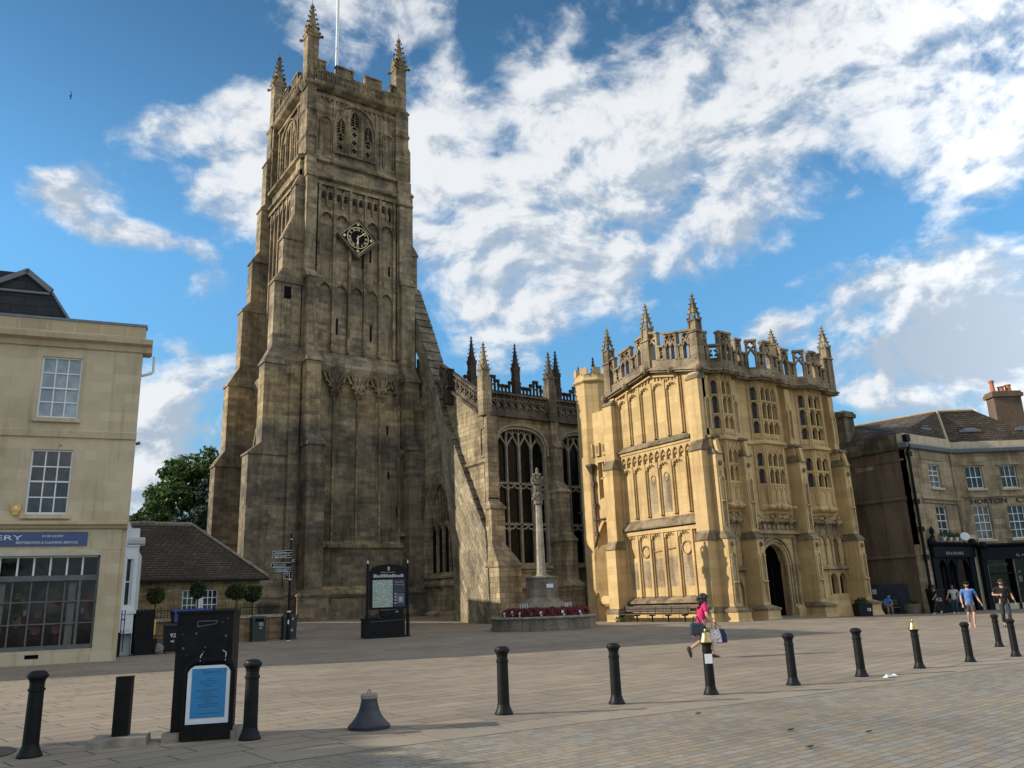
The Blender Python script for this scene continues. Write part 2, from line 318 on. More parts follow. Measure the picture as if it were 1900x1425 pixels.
M['porchpar']=stone('porch_parapet_stone',(.31,.24,.155),(.245,.19,.128),(.18,.14,.095),1.1,.5,.006,patch=(.72,.72,.74),stain=(.46,.44,.42),stain_lo=.42,stain_hi=.68,streak=.5)
M['porchledge']=stone('mossy_ledge_stone',(.25,.195,.125),(.19,.15,.10),(.14,.11,.075),.95,.4,.010,stain=(.42,.40,.36),stain_lo=.40,stain_hi=.64,streak=.5)
M['ledge']=stone('lichen_ledge_stone',(.17,.135,.09),(.125,.10,.068),(.09,.07,.05),.9,.4,.012,stain=(.40,.38,.35),stain_lo=.38,stain_hi=.6)
M['bath']=stone('bath_ashlar',(.50,.415,.29),(.45,.37,.255),(.44,.36,.245),.95,.38,.006,sgn=-1,patch=(.86,.84,.80),stain=(.66,.58,.47),stain_lo=.54,stain_hi=.78,streak=.3,bump=.12,blk=.75,gr=.93,gs=30,tone=.06)
M['bathpale']=stone('pale_bath_ashlar',(.47,.385,.255),(.44,.36,.238),(.435,.355,.235),.95,.38,.005,sgn=-1,patch=(.9,.87,.8),stain=(.68,.55,.40),stain_lo=.57,stain_hi=.80,streak=.25,bump=.12,blk=.75,gr=.93,gs=30,tone=.05)
M['bathpar']=stone('parapet_ashlar_blocks',(.43,.345,.222),(.385,.305,.195),(.56,.48,.34),1.1,.42,.014,sgn=-1,gr=.92,gs=28,tone=.07,stain=(.7,.62,.52),stain_lo=.6,stain_hi=.85,streak=.2,bump=.15)
M['rubble']=stone('rubble_walling',(.33,.25,.135),(.24,.185,.105),(.20,.155,.095),.34,.12,.016,stain=(.5,.46,.42),streak=.4)
M['lowwall']=stone('brick_coursed_wall',(.36,.25,.14),(.27,.19,.115),(.16,.125,.085),.3,.1,.014,stain=(.5,.46,.42),streak=.35)
M['hort']=stone('shop_row_limestone',(.33,.265,.175),(.28,.225,.15),(.23,.185,.125),.85,.34,.009,sgn=-1,patch=(.8,.76,.72),stain=(.50,.45,.40),streak=.45)
M['render']=stone('brown_render',(.17,.118,.078),(.15,.103,.07),(.155,.107,.072),3,1.5,.001,tone=.03,patch=(.8,.82,.9),stain=(.55,.5,.48),streak=.35,bump=.25)
M['memorial']=stone('memorial_stone',(.21,.18,.135),(.18,.155,.118),(.14,.12,.09),1.4,.7,.006,stain=(.40,.38,.36),stain_lo=.42,stain_hi=.7,streak=.6)
def slates(name,c1,c2,gap,bw,bh,axis,lich=(.3,.28,.22),ms=.02):
    t=NT(name); p=t.pos(); s=t.n('ShaderNodeSeparateXYZ'); t.l(p,s.inputs[0]); u=t.math('ADD',t.math('MULTIPLY',s.outputs[0],axis[0]),t.math('MULTIPLY',s.outputs[1],axis[1]))
    cv=t.n('ShaderNodeCombineXYZ'); t.l(t.math('ADD',u,t.math('MULTIPLY',t.noise(p,2.0,2),.12)),cv.inputs[0]); t.l(t.math('ADD',s.outputs[2],t.math('MULTIPLY',t.noise(p,1.5,2),.08)),cv.inputs[1])
    b=t.n('ShaderNodeTexBrick'); t.l(cv.outputs[0],b.inputs['Vector']); t.set(b,'Scale',1.0); t.set(b,'Brick Width',bw); t.set(b,'Row Height',bh); t.set(b,'Mortar Size',ms); t.set(b,'Mortar Smooth',.3)
    t.set(b,'Color1',c1); t.set(b,'Color2',c2); t.set(b,'Mortar',gap)
    c=t.mix(t.ramp(t.noise(p,3.5,6,.7),.58,.72),b.outputs['Color'],lich); c=t.mix(1.0,c,t.mix(t.ramp(t.noise(p,.5,4),.3,.7),(.7,.68,.68),(1.25,1.2,1.12)),'MULTIPLY')
    t.l(c,t.b.inputs['Base Color']); t.set(t.b,'Roughness',.85); t.set(t.b,'Specular IOR Level',.3)
    t.bump(t.math('ADD',t.math('MULTIPLY',b.outputs['Fac'],-1),t.math('MULTIPLY',t.noise(p,6,5),.8)),.9,.04); return t.m
M['stoneslate']=slates('stone_slate_roof',(.070,.055,.040),(.045,.036,.028),(.012,.01,.008),.34,.13,(1,.3),lich=(.13,.115,.085))
M['stoneslate2']=slates('stone_tile_roof',(.105,.08,.06),(.06,.045,.036),(.018,.014,.012),.5,.16,(.82,-.57),lich=(.20,.175,.14))
M['blueslate']=slates('blue_slate_roof',(.035,.038,.045),(.028,.030,.036),(.012,.013,.016),.9,.34,(1,-.2),lich=(.045,.048,.055),ms=.012)
M['lead']=plain('lead_sheet',(.13,.145,.165),.55,.2)
M['white']=plain('white_paint',(.62,.64,.66),.5,var=.06)
M['cream']=plain('cream_paint',(.42,.385,.27),.55,var=.1)
M['void']=plain('dark_interior',(.006,.006,.007),.9,var=.2,spec=.1)
M['leadglass']=glassy('leaded_church_glass',(.004,.0045,.0055),.25,.2)
M['bayglass']=glassy('leaded_blue_glass',(.007,.009,.013),.22,.3,var=.7,scale=6)
M['pane']=glassy('window_pane',(.028,.032,.036),.06,.5)
M['curtainpane']=glassy('curtained_window_pane',(.26,.31,.34),.12,.5,var=.25,scale=1.4)
M['greyedpane']=glassy('net_curtain_pane',(.12,.125,.115),.15,.4,var=.3)
M['shopglass']=glassy('shop_window_glass',(.009,.0075,.0065),.06,.35,var=.8,scale=2.6)
M['iron']=plain('black_cast_iron',(.006,.006,.0065),.5,var=.3,scale=6,bump=.08,spec=.2)
M['ironmat']=plain('black_painted_steel',(.005,.005,.0055),.6,var=.5,scale=5,bump=.1,spec=.18)
M['rust']=plain('rusty_brown_iron',(.045,.022,.016),.6,var=.3)
M['brass']=plain('polished_brass',(.40,.32,.14),.38,1.0,var=.15)
M['clockface']=plain('clock_black',(.004,.004,.008),.7,spec=.1)
M['gilt']=plain('gilded_metal',(.85,.68,.34),.5,.0,var=.1)
M['greyframe']=plain('grey_painted_timber',(.085,.09,.092),.5)
M['bluesign']=plain('blue_sign_board',(.045,.075,.17),.5,var=.06)
M['signwhite']=plain('sign_white_lettering',(.62,.66,.72),.5,var=.03)
M['blackletters']=plain('black_lettering',(.010,.010,.011),.5)
M['silver']=plain('silver_lettering',(.32,.32,.33),.4,.2)
M['darkshop']=plain('dark_navy_shopfront',(.005,.0065,.011),.55,spec=.12)
M['yellow']=plain('yellow_plastic',(.55,.36,.08),.5)
M['binblack']=plain('dark_wheelie_plastic',(.006,.0065,.007),.55,spec=.25)
M['bingreen']=plain('dark_green_plastic',(.009,.020,.020),.5)
M['binblue']=plain('blue_plastic',(.016,.035,.21),.42,var=.15)
M['poster']=plain('cyan_blue_poster',(.022,.19,.40),.45,var=.08,scale=1.2)
M['posterink']=plain('dark_blue_ink',(.012,.085,.20),.6)
M['concrete']=plain('stained_concrete',(.20,.175,.14),.9,var=.3,scale=5,bump=.3)
M['wood']=plain('weathered_bench_timber',(.075,.058,.045),.8,var=.35,scale=6)
M['fence']=plain('dark_stained_boards',(.018,.022,.032),.7,var=.4,scale=4)
M['terracotta']=plain('terracotta_pot',(.36,.13,.055),.8,var=.25)
M['litter']=plain('white_paper',(.75,.75,.75),.8,var=.05)
M['board']=plain('navy_information_panel',(.012,.016,.045),.35)
# ------------------------------------------------------------------ ground
def paving(name,rotz,bw,bh,ms,c1,c2,gap,tones,noise_sc=.5,streak=True):
    t=NT(name); p=t.pos(); mp=t.n('ShaderNodeMapping'); t.l(p,mp.inputs[0]); mp.inputs[2].default_value=(0,0,R(rotz)); mp.inputs[3].default_value=(1,1,0)
    b=t.n('ShaderNodeTexBrick'); t.l(mp.outputs[0],b.inputs['Vector']); t.set(b,'Scale',1.0); t.set(b,'Brick Width',bw); t.set(b,'Row Height',bh); t.set(b,'Mortar Size',ms); t.set(b,'Mortar Smooth',.2)
    b.offset=.41; b.squash=1.35; b.squash_frequency=3; t.set(b,'Color1',c1); t.set(b,'Color2',c2); t.set(b,'Mortar',gap)
    col=b.outputs['Color']
    # individual slab tones: a second brick grid with the same layout drives hue
    b2=t.n('ShaderNodeTexBrick'); t.l(mp.outputs[0],b2.inputs['Vector']); t.set(b2,'Scale',1.0); t.set(b2,'Brick Width',bw); t.set(b2,'Row Height',bh); t.set(b2,'Mortar Size',0.0); b2.offset=.41; b2.squash=1.35; b2.squash_frequency=3
    t.set(b2,'Color1',(0,0,0,1)); t.set(b2,'Color2',(1,1,1,1)); t.set(b2,'Bias',0.0)
    big=t.noise(t.scl(p,(.35,.8,1)),noise_sc,3,.6); k=t.math('ADD',t.math('MULTIPLY',b2.outputs['Color'],.55),t.math('MULTIPLY',big,.75))
    cr=t.n('ShaderNodeValToRGB'); t.l(k,cr.inputs[0]); e=cr.color_ramp.elements; e[0].position=.22; e[0].color=(*tones[0],1); e[1].position=.95; e[1].color=(*tones[-1],1)
    for i,c in enumerate(tones[1:-1]): q=e.new(.22+.73*(i+1)/(len(tones)-1)); q.color=(*c,1)
    col=t.mix(t.math('MULTIPLY',b.outputs['Fac'],1.0),t.mix(1.0,col,cr.outputs[0],'MULTIPLY'),gap)
    col=t.mix(t.ramp(t.noise(p,.22,5,.65),.42,.68,0,.55),col,t.mix(1.0,col,(.66,.65,.66),'MULTIPLY'))
    col=t.mix(t.ramp(t.noise(p,26,3,.6),.62,.75,0,.35),col,(.10,.09,.08)); col=t.mix(1.0,col,t.mix(t.ramp(t.noise(p,40,4,.7),.3,.7),(.84,.84,.84),(1.14,1.13,1.12)),'MULTIPLY')
    t.l(col,t.b.inputs['Base Color']); t.set(t.b,'Roughness',t.ramp(t.noise(p,.6,3),.3,.7,.72,.9)); t.set(t.b,'Specular IOR Level',.25)
    t.bump(t.math('ADD',t.math('MULTIPLY',b.outputs['Fac'],-1.2),t.math('MULTIPLY',t.noise(p,9,5,.7),.6)),.45,.012); return t.m
M['plaza']=paving('plaza_sandstone_paving',-9,.86,.44,.013,(1,1,1),(.88,.87,.86),(.085,.074,.064),[(.175,.152,.122),(.275,.222,.165),(.225,.192,.152),(.32,.262,.198)])
M['setts']=paving('buff_and_grey_setts',-6,.27,.135,.007,(1,1,1),(.82,.82,.82),(.10,.092,.08),[(.19,.18,.16),(.24,.228,.20),(.285,.225,.155),(.21,.195,.17),(.30,.24,.165)],noise_sc=.75)
M['kerbstone']=paving('kerb_stone',-4,1.05,2.0,.008,(1,1,1),(.94,.94,.94),(.10,.09,.08),[(.235,.205,.16),(.275,.23,.175),(.25,.215,.17)])
def sheet(name,xs,ys,dz,mat,kind='structure'):
    mb=MB(); n=len(xs); mb.v=[(x,y,gz(x,y)+dz) for y in ys for x in xs]
    mb.f=[[j*n+i,j*n+i+1,(j+1)*n+i+1,(j+1)*n+i] for j in range(len(ys)-1) for i in range(n-1)]; mb.mi=[0]*len(mb.f)
    o=done(name,mb,mat,smooth=True,recalc=False); o['kind']=kind; return o
fr_=lambda a,b,s:[a+s*i for i in range(int(round((b-a)/s))+1)]
def kline(x): return 9.75+.0*x
gx=[-900,-400,-150,-70]+fr_(-40,80,1.0)+[110,180,400,900]; gy=[-600,-200,-60,-25]+fr_(-10,75,1.0)+[100,200,500,1200]
sheet('ground',gx,gy,0,M['plaza'])
sheet('road',fr_(-40,80,1.0),[-25,-15]+fr_(-10,9.2,.8),.004,M['setts'])
sheet('kerb',fr_(-40,80,1.0),[9.2,9.5,9.85],.008,M['kerbstone'])
# ------------------------------------------------------------------ church tower
TW=thing('church_tower','tall brown stone church tower with crocketed corner pinnacles and a clock on its front','church tower',(24.5,61,.5))
FS=Fr((0,57,0),90)       # tower south face frame: u = x
FW=lambda X:Fr((X,0,0),180)   # west faces: u = -y
# --- wall stages
mb=MB()
mb.box(19.1,30.2,57.0,66.4,-.2,18.9); mb.frus((18.85,30.45,56.78,66.6),(19.75,29.5,57.05,66.1),19.55,20.75); mb.frus((19.1,30.2,57,66.4),(18.85,30.45,56.78,66.6),18.9,19.55)
op=[]
wall(mb,FS,20.1,29.4,20.7,37.3,-.5,0,op); mb.box(19.8,29.35,57.5,66.0,20.7,37.3)
mb.frus((18.95,30.35,56.85,66.55),(19.1,30.2,57,66.4),-.2,2.35); 
w1=done('wall',mb,M['tower'],TW)
mb=MB(); fB=FS
# belfry stage south wall with window opening
def lanc(c): return [(c-1.62,c-.86,38.3,41.55),(c-.40,c+.40,38.3,42.55),(c+.86,c+1.62,38.3,41.55)]
bel=lanc(24.24); wall(mb,fB,20.0,29.1,37.3,43.9,-.45,0,bel)
for b in bel: spandrel(mb,fB,b[0],b[1],b[3]-.75,b[3],-.45,0)
fw_=FW(20.15); belw=lanc(-61.8); wall(mb,fw_,-65.9,-57.46,37.3,43.9,-.45,0,belw)
for b in belw: spandrel(mb,fw_,b[0],b[1],b[3]-.75,b[3],-.45,0)
mb.box(28.65,29.05,57.46,65.9,37.3,43.9); mb.box(20.6,28.6,65.5,65.85,37.3,43.9)
# set-back band below belfry
mb.frus((19.7,29.45,56.9,66.1),(20.1,29.1,57.02,65.9),36.9,37.45)
done('belfry_wall',mb,M['towerhi'],TW)
M['cuspshade']=plain('cusp_shade_brown',(.030,.023,.016),.95,var=.4,scale=6,spec=.1)  # colour for flat marks that paint the shade in the panel cusps
FSq=lambda u,v,r:[(u+r*math.cos(i*math.pi/3),v+r*math.sin(i*math.pi/3)) for i in range(6)]
# --- panelling and ribs on the south face
mb=MB()
ribs=[21.17,22.5,23.85,25.2,26.5,27.8]
for x in ribs: fbox(mb,FS,x-.10,x+.10,20.75,34.95,0,.30)
for a,b in zip(ribs,ribs[1:]):
    c=(a+b)/2; fbox(mb,FS,c-.06,c+.06,32.95,34.5,0,.2)
    archfield(mb,FS,a+.11,b-.11,25.55,26.35,26.75,0,.2); archfield(mb,FS,a+.11,b-.11,31.75,32.5,32.95,0,.16)
    for k in (-.28,0,.28): fbox(mb,FS,c+k-.07,c+k+.07,32.22-abs(k)*.6,32.42-abs(k)*.6,.155,.165,2)
    for p,q in ((a+.11,c-.06),(c+.06,b-.11)):
        archfield(mb,FS,p,q,34.0,34.35,34.75,0,.12)
        m2=(p+q)/2
        for dx,dz,r in ((-.14,34.02,.075),(.14,34.02,.075),(0,34.2,.10)): fprism(mb,FS,FSq(m2+dx,dz,r),.012,.02,2)
        fprism(mb,FS,[(p+.02,33.7),(q-.02,33.7),(q-.1,33.95),(m2,34.3),(p+.1,33.95)],.0,.01,2)
fbox(mb,FS,20.9,28.1,34.8,35.05,0,.25); fbox(mb,FS,20.9,28.1,26.7,26.95,0,.14)
fsolid(mb,FS,[(0,35.3),(.28,35.5),(.28,35.7),(0,36.0)],20.0,29.3); fsolid(mb,FS,[(0,36.8),(.3,36.95),(.3,37.15),(0,37.6)],20.0,29.3)
fbox(mb,FS,20.75,20.95,27,35.3,0,.22); fbox(mb,FS,28.1,28.35,20.8,35.3,0,.22)
for x,z,h in ((22.95,22.2,1.35),(25.85,22.05,1.4),(22.6,29.3,1.1),(25.1,28.2,.8),(25.75,28.9,1.15),(27.45,28.0,.9),(27.5,32.9,.8)): fbox(mb,FS,x-.09,x+.09,z,z+h,.008,.012,1)
# lower stage: shafts with fan heads, strings, slits
for x in (22.82,24.74,26.65,28.30):
    fbox(mb,FS,x-.08,x+.08,5.95,18.2,0,.13)
    fsolid(mb,FS,[(.05,17.1),(.38,17.5),(.1,17.55)],x-.33,x+.33)
    for sgn in (-1,1):
        for q in (.55,.95): ribbon(mb,FS,[(x+sgn*.06,17.4),(x+sgn*q*.35,18.0),(x+sgn*q*.8,18.55),(x+sgn*q,18.95)],.11,.0,.30)
        for k in range(3): mb.ell(FS.p(x+sgn*(.25+.22*k),17.55+.38*k,.3),(.15,.12,.13),6,4)
for a,b in ((21.4,22.82),(22.82,24.74),(24.74,26.65),(26.65,28.3)): archfield(mb,FS,a+.05,b-.05,17.8,18.6,18.98,0,.1)
fsolid(mb,FS,[(0,5.6),(.2,5.75),(.2,5.9),(0,6.2)],21.5,28.9); fsolid(mb,FS,[(.14,2.2),(.34,2.4),(.34,2.55),(0,3.0)],19.2,30.0)
fbox(mb,FS,28.55,28.62,8,14,0,.1)
for x,z,h in ((27.35,14.5,.75),(27.45,11.0,.6),(28.2,8.2,.7)): fbox(mb,FS,x-.08,x+.08,z,z+h,.008,.012,1)
fsolid(mb,FS,[(0,12.6),(.5,13.1),(.55,13.3),(0,13.4)],28.2,28.75); fsolid(mb,FS,[(0,6.5),(.5,6.6),(.5,6.75),(0,6.95)],28.3,28.9)
done('blind_panelling',mb,[M['towerhi'],M['void'],M['cuspshade']],TW)
# --- west face panelling (seen steeply)
mb=MB(); f1=FW(19.8)
for u in (-65.2,-64.2,-63.2,-62.2,-61.2,-60.2,-59.2): fbox(mb,f1,u-.1,u+.1,20.8,35.0,0,.2)
for u in (-64.7,-63.7,-62.7,-61.7,-60.7,-59.7): archfield(mb,f1,u-.4,u+.4,33.6,34.3,34.8,0,.12); archfield(mb,f1,u-.4,u+.4,27.5,28.2,28.6,0,.12)
fbox(mb,f1,-65.3,-58.5,34.8,35.1,0,.28); fsolid(mb,f1,[(0,35.3),(.35,35.5),(.35,35.7),(0,36.0)],-66.1,-57.2); fsolid(mb,f1,[(0,36.7),(.4,36.95),(.4,37.2),(-.3,37.6)],-66.1,-57.2)
f2=FW(19.1)
for u in (-64.5,-59.5): fbox(mb,f2,u-.1,u+.1,3,18.5,0,.12)
P=arch(-64.2,-60.2,12.5,16.6,12); ribbon(mb,f2,[(-64.2,6.5)]+P+[(-60.2,6.5)],.3,0,.22); fprism(mb,f2,[(-64.0,6.5)]+[(u*.95-62.2*.05,v) for u,v in P]+[(-60.4,6.5)],.01,.02,1)
for u in (-63.2,-62.2,-61.2): fbox(mb,f2,u-.08,u+.08,6.5,15.4,.02,.12)
f3=FW(20.15)
for u in (-65.2,-64.2,-59.4,-58.4): fbox(mb,f3,u-.09,u+.09,37.6,43.4,0,.15)
fbox(mb,f3,-65.8,-57.4,43.0,43.3,0,.2)
done('west_panelling',mb,[M['towerhi'],M['void']],TW)
# --- buttresses: list of (z0,z1,x0,x1,y0,y1) blocks joined by weatherings
def buttress(name,st,mat,parent=TW,cap=True):
    mb=MB()
    for i,(z0,z1,a) in enumerate(st):
        mb.box(a[0],a[1],a[2],a[3],z0,z1)
        if i+1<len(st):
            zn=st[i+1][0]; b=st[i+1][2]; e=.09
            mb.frus((a[0]-e,a[1]+e,a[2]-e,a[3]+e),(a[0]-e,a[1]+e,a[2]-e,a[3]+e),z1,z1+.12); mb.frus((a[0]-e,a[1]+e,a[2]-e,a[3]+e),b,z1+.12,zn)
    return done(name,mb,mat,parent)
buttress('buttress',[(-.2,2.3,(19.75,22.0,55.05,57.2)),(2.8,13.0,(20.3,21.62,55.4,57.2)),(13.9,19.5,(20.2,21.3,55.8,57.3)),(20.8,26.4,(20.22,20.9,56.2,57.3)),(27.1,35.2,(20.0,20.85,56.5,57.4)),(35.9,37.0,(19.9,20.75,56.6,57.5))],M['tower'])
buttress('buttress',[(-.2,2.3,(15.9,19.3,56.75,58.6)),(2.8,12.3,(16.5,19.3,56.955,58.4)),(13.2,19.2,(17.4,19.5,56.96,58.3)),(20.6,25.8,(17.9,20.0,57.05,58.2)),(26.9,29.5,(18.45,20.1,57.1,58.1)),(31.9,34.4,(19.3,20.1,57.2,58.1)),(35.4,36.9,(19.6,20.2,57.2,58.2))],M['tower'])
buttress('buttress',[(-.2,2.3,(15.8,19.3,64.9,66.7)),(2.8,12.6,(16.3,19.3,65.0,66.4)),(13.9,19.3,(17.0,19.5,65.0,66.4)),(20.9,25.9,(17.8,20.0,65.0,66.3)),(26.8,30.5,(18.4,20.1,65.0,66.2)),(31.6,35.6,(18.95,20.2,65.0,66.2)),(36.2,40.3,(19.25,20.3,65.0,66.2)),(40.9,43.6,(19.5,20.4,65.0,66.1))],M['tower'])
buttress('buttress',[(-.2,2.3,(28.3,30.2,55.4,57.2)),(2.8,13.2,(28.65,29.9,55.75,57.2)),(14.0,18.8,(28.5,29.7,56.0,57.2)),(20.0,27.2,(28.3,29.5,56.3,57.3)),(27.9,34.6,(28.2,29.35,56.5,57.3)),(35.3,37.0,(28.1,29.25,56.6,57.4))],M['tower'])
buttress('buttress',[(-.2,19.0,(29.9,30.9,57.1,58.5)),(20.5,26.9,(29.0,30.0,57.1,58.3)),(27.3,30.4,(29.0,30.15,57.1,58.3)),(31.4,36.0,(29.0,29.75,57.1,58.2)),(36.4,37.3,(29.0,29.6,57.1,58.2))],M['tower'])
mb=MB(); 
for (a,b,c,d) in ((19.3,20.05,56.72,57.3),): mb.box(a,b,c,d,-.2,18.9); mb.frus((a,b,c,d),(19.6,20.1,57,57.3),18.9,20.3)
fbox(mb,Fr((0,57.05,0),90),18.62,19.2,21.6,24.5,-.02,.02,1); fbox(mb,Fr((0,57.05,0),90),18.62,19.2,24.5,25.5,-.02,.025,2); fbox(mb,Fr((0,57.05,0),90),18.5,18.62,21.4,25.7,-.02,.1); fbox(mb,Fr((0,57.05,0),90),19.2,19.32,21.4,25.7,-.02,.1)  # flat niche: dark plate paints its shaded head, paler plate its lit back
done('corner_fillet',mb,[M['tower'],M['aisle'],M['void']],TW)
# --- belfry corner piers
for q,(x0,x1,y0,y1) in enumerate(((19.85,20.6,56.7,58.5),(27.95,29.15,56.7,58.2),(19.6,20.5,64.6,66.1),(28.2,29.2,64.9,66.1))):
    mb=MB(); mb.box(x0,x1,y0,y1,37.2,43.8); e=.1
    for z in (38.9,41.4): mb.frus((x0-e,x1+e,y0-e,y1+e),(x0-.0,x1+.0,y0-.0,y1+.0),z,z+.4); mb.frus((x0,x1,y0,y1),(x0-e,x1+e,y0-e,y1+e),z-.12,z)
    if q==1: mb.frus((29.1,29.45,56.9,58.1),(29.1,29.16,57,58),40.2,41.0); mb.box(29.1,29.45,56.9,58.1,37.3,40.2)
    done('corner_pier',mb,M['towerhi'],TW)
# --- belfry windows
def belfry(fr,L):
    c=(L[1][0]+L[1][1])/2; o=MB(); P=arch(c-1.85,c+1.85,41.0,43.0,14); ribbon(o,fr,[(c-1.85,38.2)]+P+[(c+1.85,38.2)],.16,0,.14); fbox(o,fr,c-1.9,c+1.9,38.05,38.2,0,.2)
    for u in (-.63,.63): fbox(o,fr,c+u-.1,c+u+.1,38.2,42.4,0,.1)
    win=done('belfry_window',o,M['towerhi'],TW)
    for (a,b,v0,v1) in L:
        s=MB(); m_=(a+b)/2; top=v1-1.35
        fbox(s,fr,a,b,v0,v1,-.43,-.41,1); fbox(s,fr,a,b,v0,top-.25,-.34,-.14); ribbon(s,fr,[(a,top-.25),(m_,top+.1),(b,top-.25)],.13,-.34,-.1); fbox(s,fr,m_-.045,m_+.045,top,v1,-.34,-.12)
        z=top+.15
        while z<v1-.2: fsolid(s,fr,[(-.40,z),(-.18,z-.12),(-.18,z-.06),(-.40,z+.06)],a+.03,b-.03); z+=.24
        zq=v0+.6
        while zq<top-.3:
            for du,dv in ((0,.15),(0,-.15),(.15,0),(-.15,0),(0,0)): fprism(s,fr,FSq(m_+du,zq+dv,.10),-.142,-.13,1)
            for du in (-.25,.25):
                for dv in (-.25,.25): fprism(s,fr,FSq(m_+du,zq+dv,.04),-.142,-.13,1)
            zq+=.78
        done('pierced_light',s,[M['towerhi'],M['void']],win)
belfry(FS,bel); belfry(FW(20.15),belw)
mb=MB()
for x in (21.6,27.3):
    P=arch(x-.5,x+.5,40.7,41.3,8); ribbon(mb,FS,[(x-.5,38.1)]+P+[(x+.5,38.1)],.1,0,.12)
for x in (20.75,22.3,26.15,26.6,28.0): fbox(mb,FS,x-.07,x+.07,37.6,43.1,0,.12)
fbox(mb,FS,20.6,27.95,43.0,43.25,0,.15)
for i in range(17): x=20.8+i*.43; fprism(mb,FS,[(x,43.02),(x+.36,43.02),(x+.18,42.72)],0,.1)
done('belfry_panelling',mb,M['towerhi'],TW)
# --- parapet with stepped merlons
mb=MB()
def parapet(fr,u0,u1,merl,nb=.0):
    fsolid(mb,fr,[(nb-.1,43.55),(nb+.3,43.8),(nb+.42,44.0),(nb+.42,44.12),(nb-.1,44.3)],u0,u1)
    fbox(mb,fr,u0,u1,44.2,45.35,nb-.25,nb+.08); fbox(mb,fr,u0,u1,45.3,45.42,nb-.3,nb+.15)
    u=u0+.25
    while u<u1-.1: fbox(mb,fr,u-.05,u+.05,44.25,45.3,nb+.05,nb+.15); fprism(mb,fr,[(u+.06,45.3),(u+.36,45.3),(u+.21,45.02)],nb+.05,nb+.14); u+=.42
    for a,b in merl:
        fbox(mb,fr,a,b,45.42,46.18,nb-.22,nb+.06); fbox(mb,fr,a-.06,b+.06,46.18,46.33,nb-.28,nb+.14)
        fbox(mb,fr,a,a+.1,45.4,46.2,nb,nb+.13); fbox(mb,fr,b-.1,b,45.4,46.2,nb,nb+.13)
        k=int((b-a)/.45)
        for i in range(k): c=a+.15+(b-a-.3)*(i+.5)/k; ribbon(mb,fr,[(c-.14,45.55),(c,46.0),(c+.14,45.55)],.06,nb,nb+.11)
parapet(FS,20.4,28.1,[(20.75,21.35),(22.3,23.85),(24.9,26.5),(27.35,28.0)],.25)
parapet(FW(20.15),-65,-58.2,[(-64.6,-63.8),(-62.9,-61.5),(-60.6,-59.2)],.25)
parapet(Fr((28.95,0,0),0),58.2,65,[(58.4,59.2),(60.2,61.6),(62.6,64.2)],.1); parapet(Fr((0,65.75,0),270),-28.3,-20.4,[(-28,-27),(-25.8,-24),(-22.8,-21)],.1)
mb.box(20.3,28.7,57.4,65.6,43.6,43.75)
done('parapet',mb,M['towerhi'],TW)
for (x,y) in ((20.25,57.3),(28.55,57.4),(20.1,65.5),(28.6,65.6)):
    mb=MB(); e=.62; mb.frus((x-.5,x+.5,y-.5,y+.5),(x-e-.1,x+e+.1,y-e-.1,y+e+.1),43.5,43.85); mb.frus((x-e-.1,x+e+.1,y-e-.1,y+e+.1),(x-.48,x+.48,y-.48,y+.48),43.95,44.35); mb.frus((x-e-.1,x+e+.1,y-e-.1,y+e+.1),(x-e-.1,x+e+.1,y-e-.1,y+e+.1),43.85,43.95)
    pinnacle(mb,x,y,44.1,.98,4.7,3.0,6)
    for sx in (-1,1):
        for sy in (-1,1): mb.ell((x+sx*.68,y+sy*.68,48.55),(.17,.17,.13),6,4); mb.tube([(x+sx*.45,y+sy*.45,48.5),(x+sx*.7,y+sy*.7,48.6)],.08,4)
    for k in range(10):
        a=k*math.pi/5; mb.ell((x+.5*math.cos(a),y+.5*math.sin(a),49.25+.3*(k%2)),(.15,.15,.22),5,4)
    mb.tube([(x,y,51.9),(x,y,52.55)],.025,4)
    done('pinnacle',mb,M['towerhi'],TW)
# --- clock
cc_=(24.43,30.66); mb=MB(); hd=1.83
dia=lambda r:[(cc_[0]-r,cc_[1]),(cc_[0],cc_[1]-r),(cc_[0]+r,cc_[1]),(cc_[0],cc_[1]+r)]
o=MB()
for i in range(4):
    A=dia(hd);B=dia(hd-.24); j=(i+1)%4; fprism(o,FS,[A[i],A[j],B[j],B[i]],.05,.62)
fprism(o,FS,dia(hd-.2),.05,.45,1)
ck=done('clock',o,[M['trim'],M['clockface']],TW)
o=MB(); rr=.92
ribbon(o,FS,[(cc_[0]+rr*math.cos(i*math.pi/18),cc_[1]+rr*math.sin(i*math.pi/18)) for i in range(37)],.045,.452,.47)
for i in range(4): ribbon(o,FS,[dia(1.5)[i],dia(1.5)[(i+1)%4]],.05,.452,.468)
for (du,dv) in ((0,1.2),(1.17,0),(-1.17,0),(0,-1.17)):
    for a,b in ((.08,0),(-.08,0),(0,.08),(0,-.08)): fprism(o,FS,FSq(cc_[0]+du+a,cc_[1]+dv+b,.06),.452,.468)
done('dial_ornament',o,M['gilt'],ck)
o=MB()
for i,tx in enumerate(['XII','I','II','III','IIII','V','VI','VII','VIII','IX','X','XI']):
    a=math.pi/2-i*math.pi/6; add_text(o,FS,tx,cc_[0]+.73*math.cos(a),cc_[1]+.73*math.sin(a),.36,.47,extr=.006,center=True,rot=a-math.pi/2,sx=.75)
done('numerals',o,M['gilt'],ck)
for ang,ln,w in ((math.pi/2-R(48),.84,.07),(math.pi/2-R(184),.62,.1)):
    o=MB(); c,s_=math.cos(ang),math.sin(ang); ribbon(o,FS,[(cc_[0]-c*.15,cc_[1]-s_*.15),(cc_[0]+c*ln,cc_[1]+s_*ln)],w,.49,.51)
    fprism(o,FS,FSq(cc_[0]+c*ln*.72,cc_[1]+s_*ln*.72,w*1.1),.49,.512); done('clock_hand',o,M['gilt'],ck)
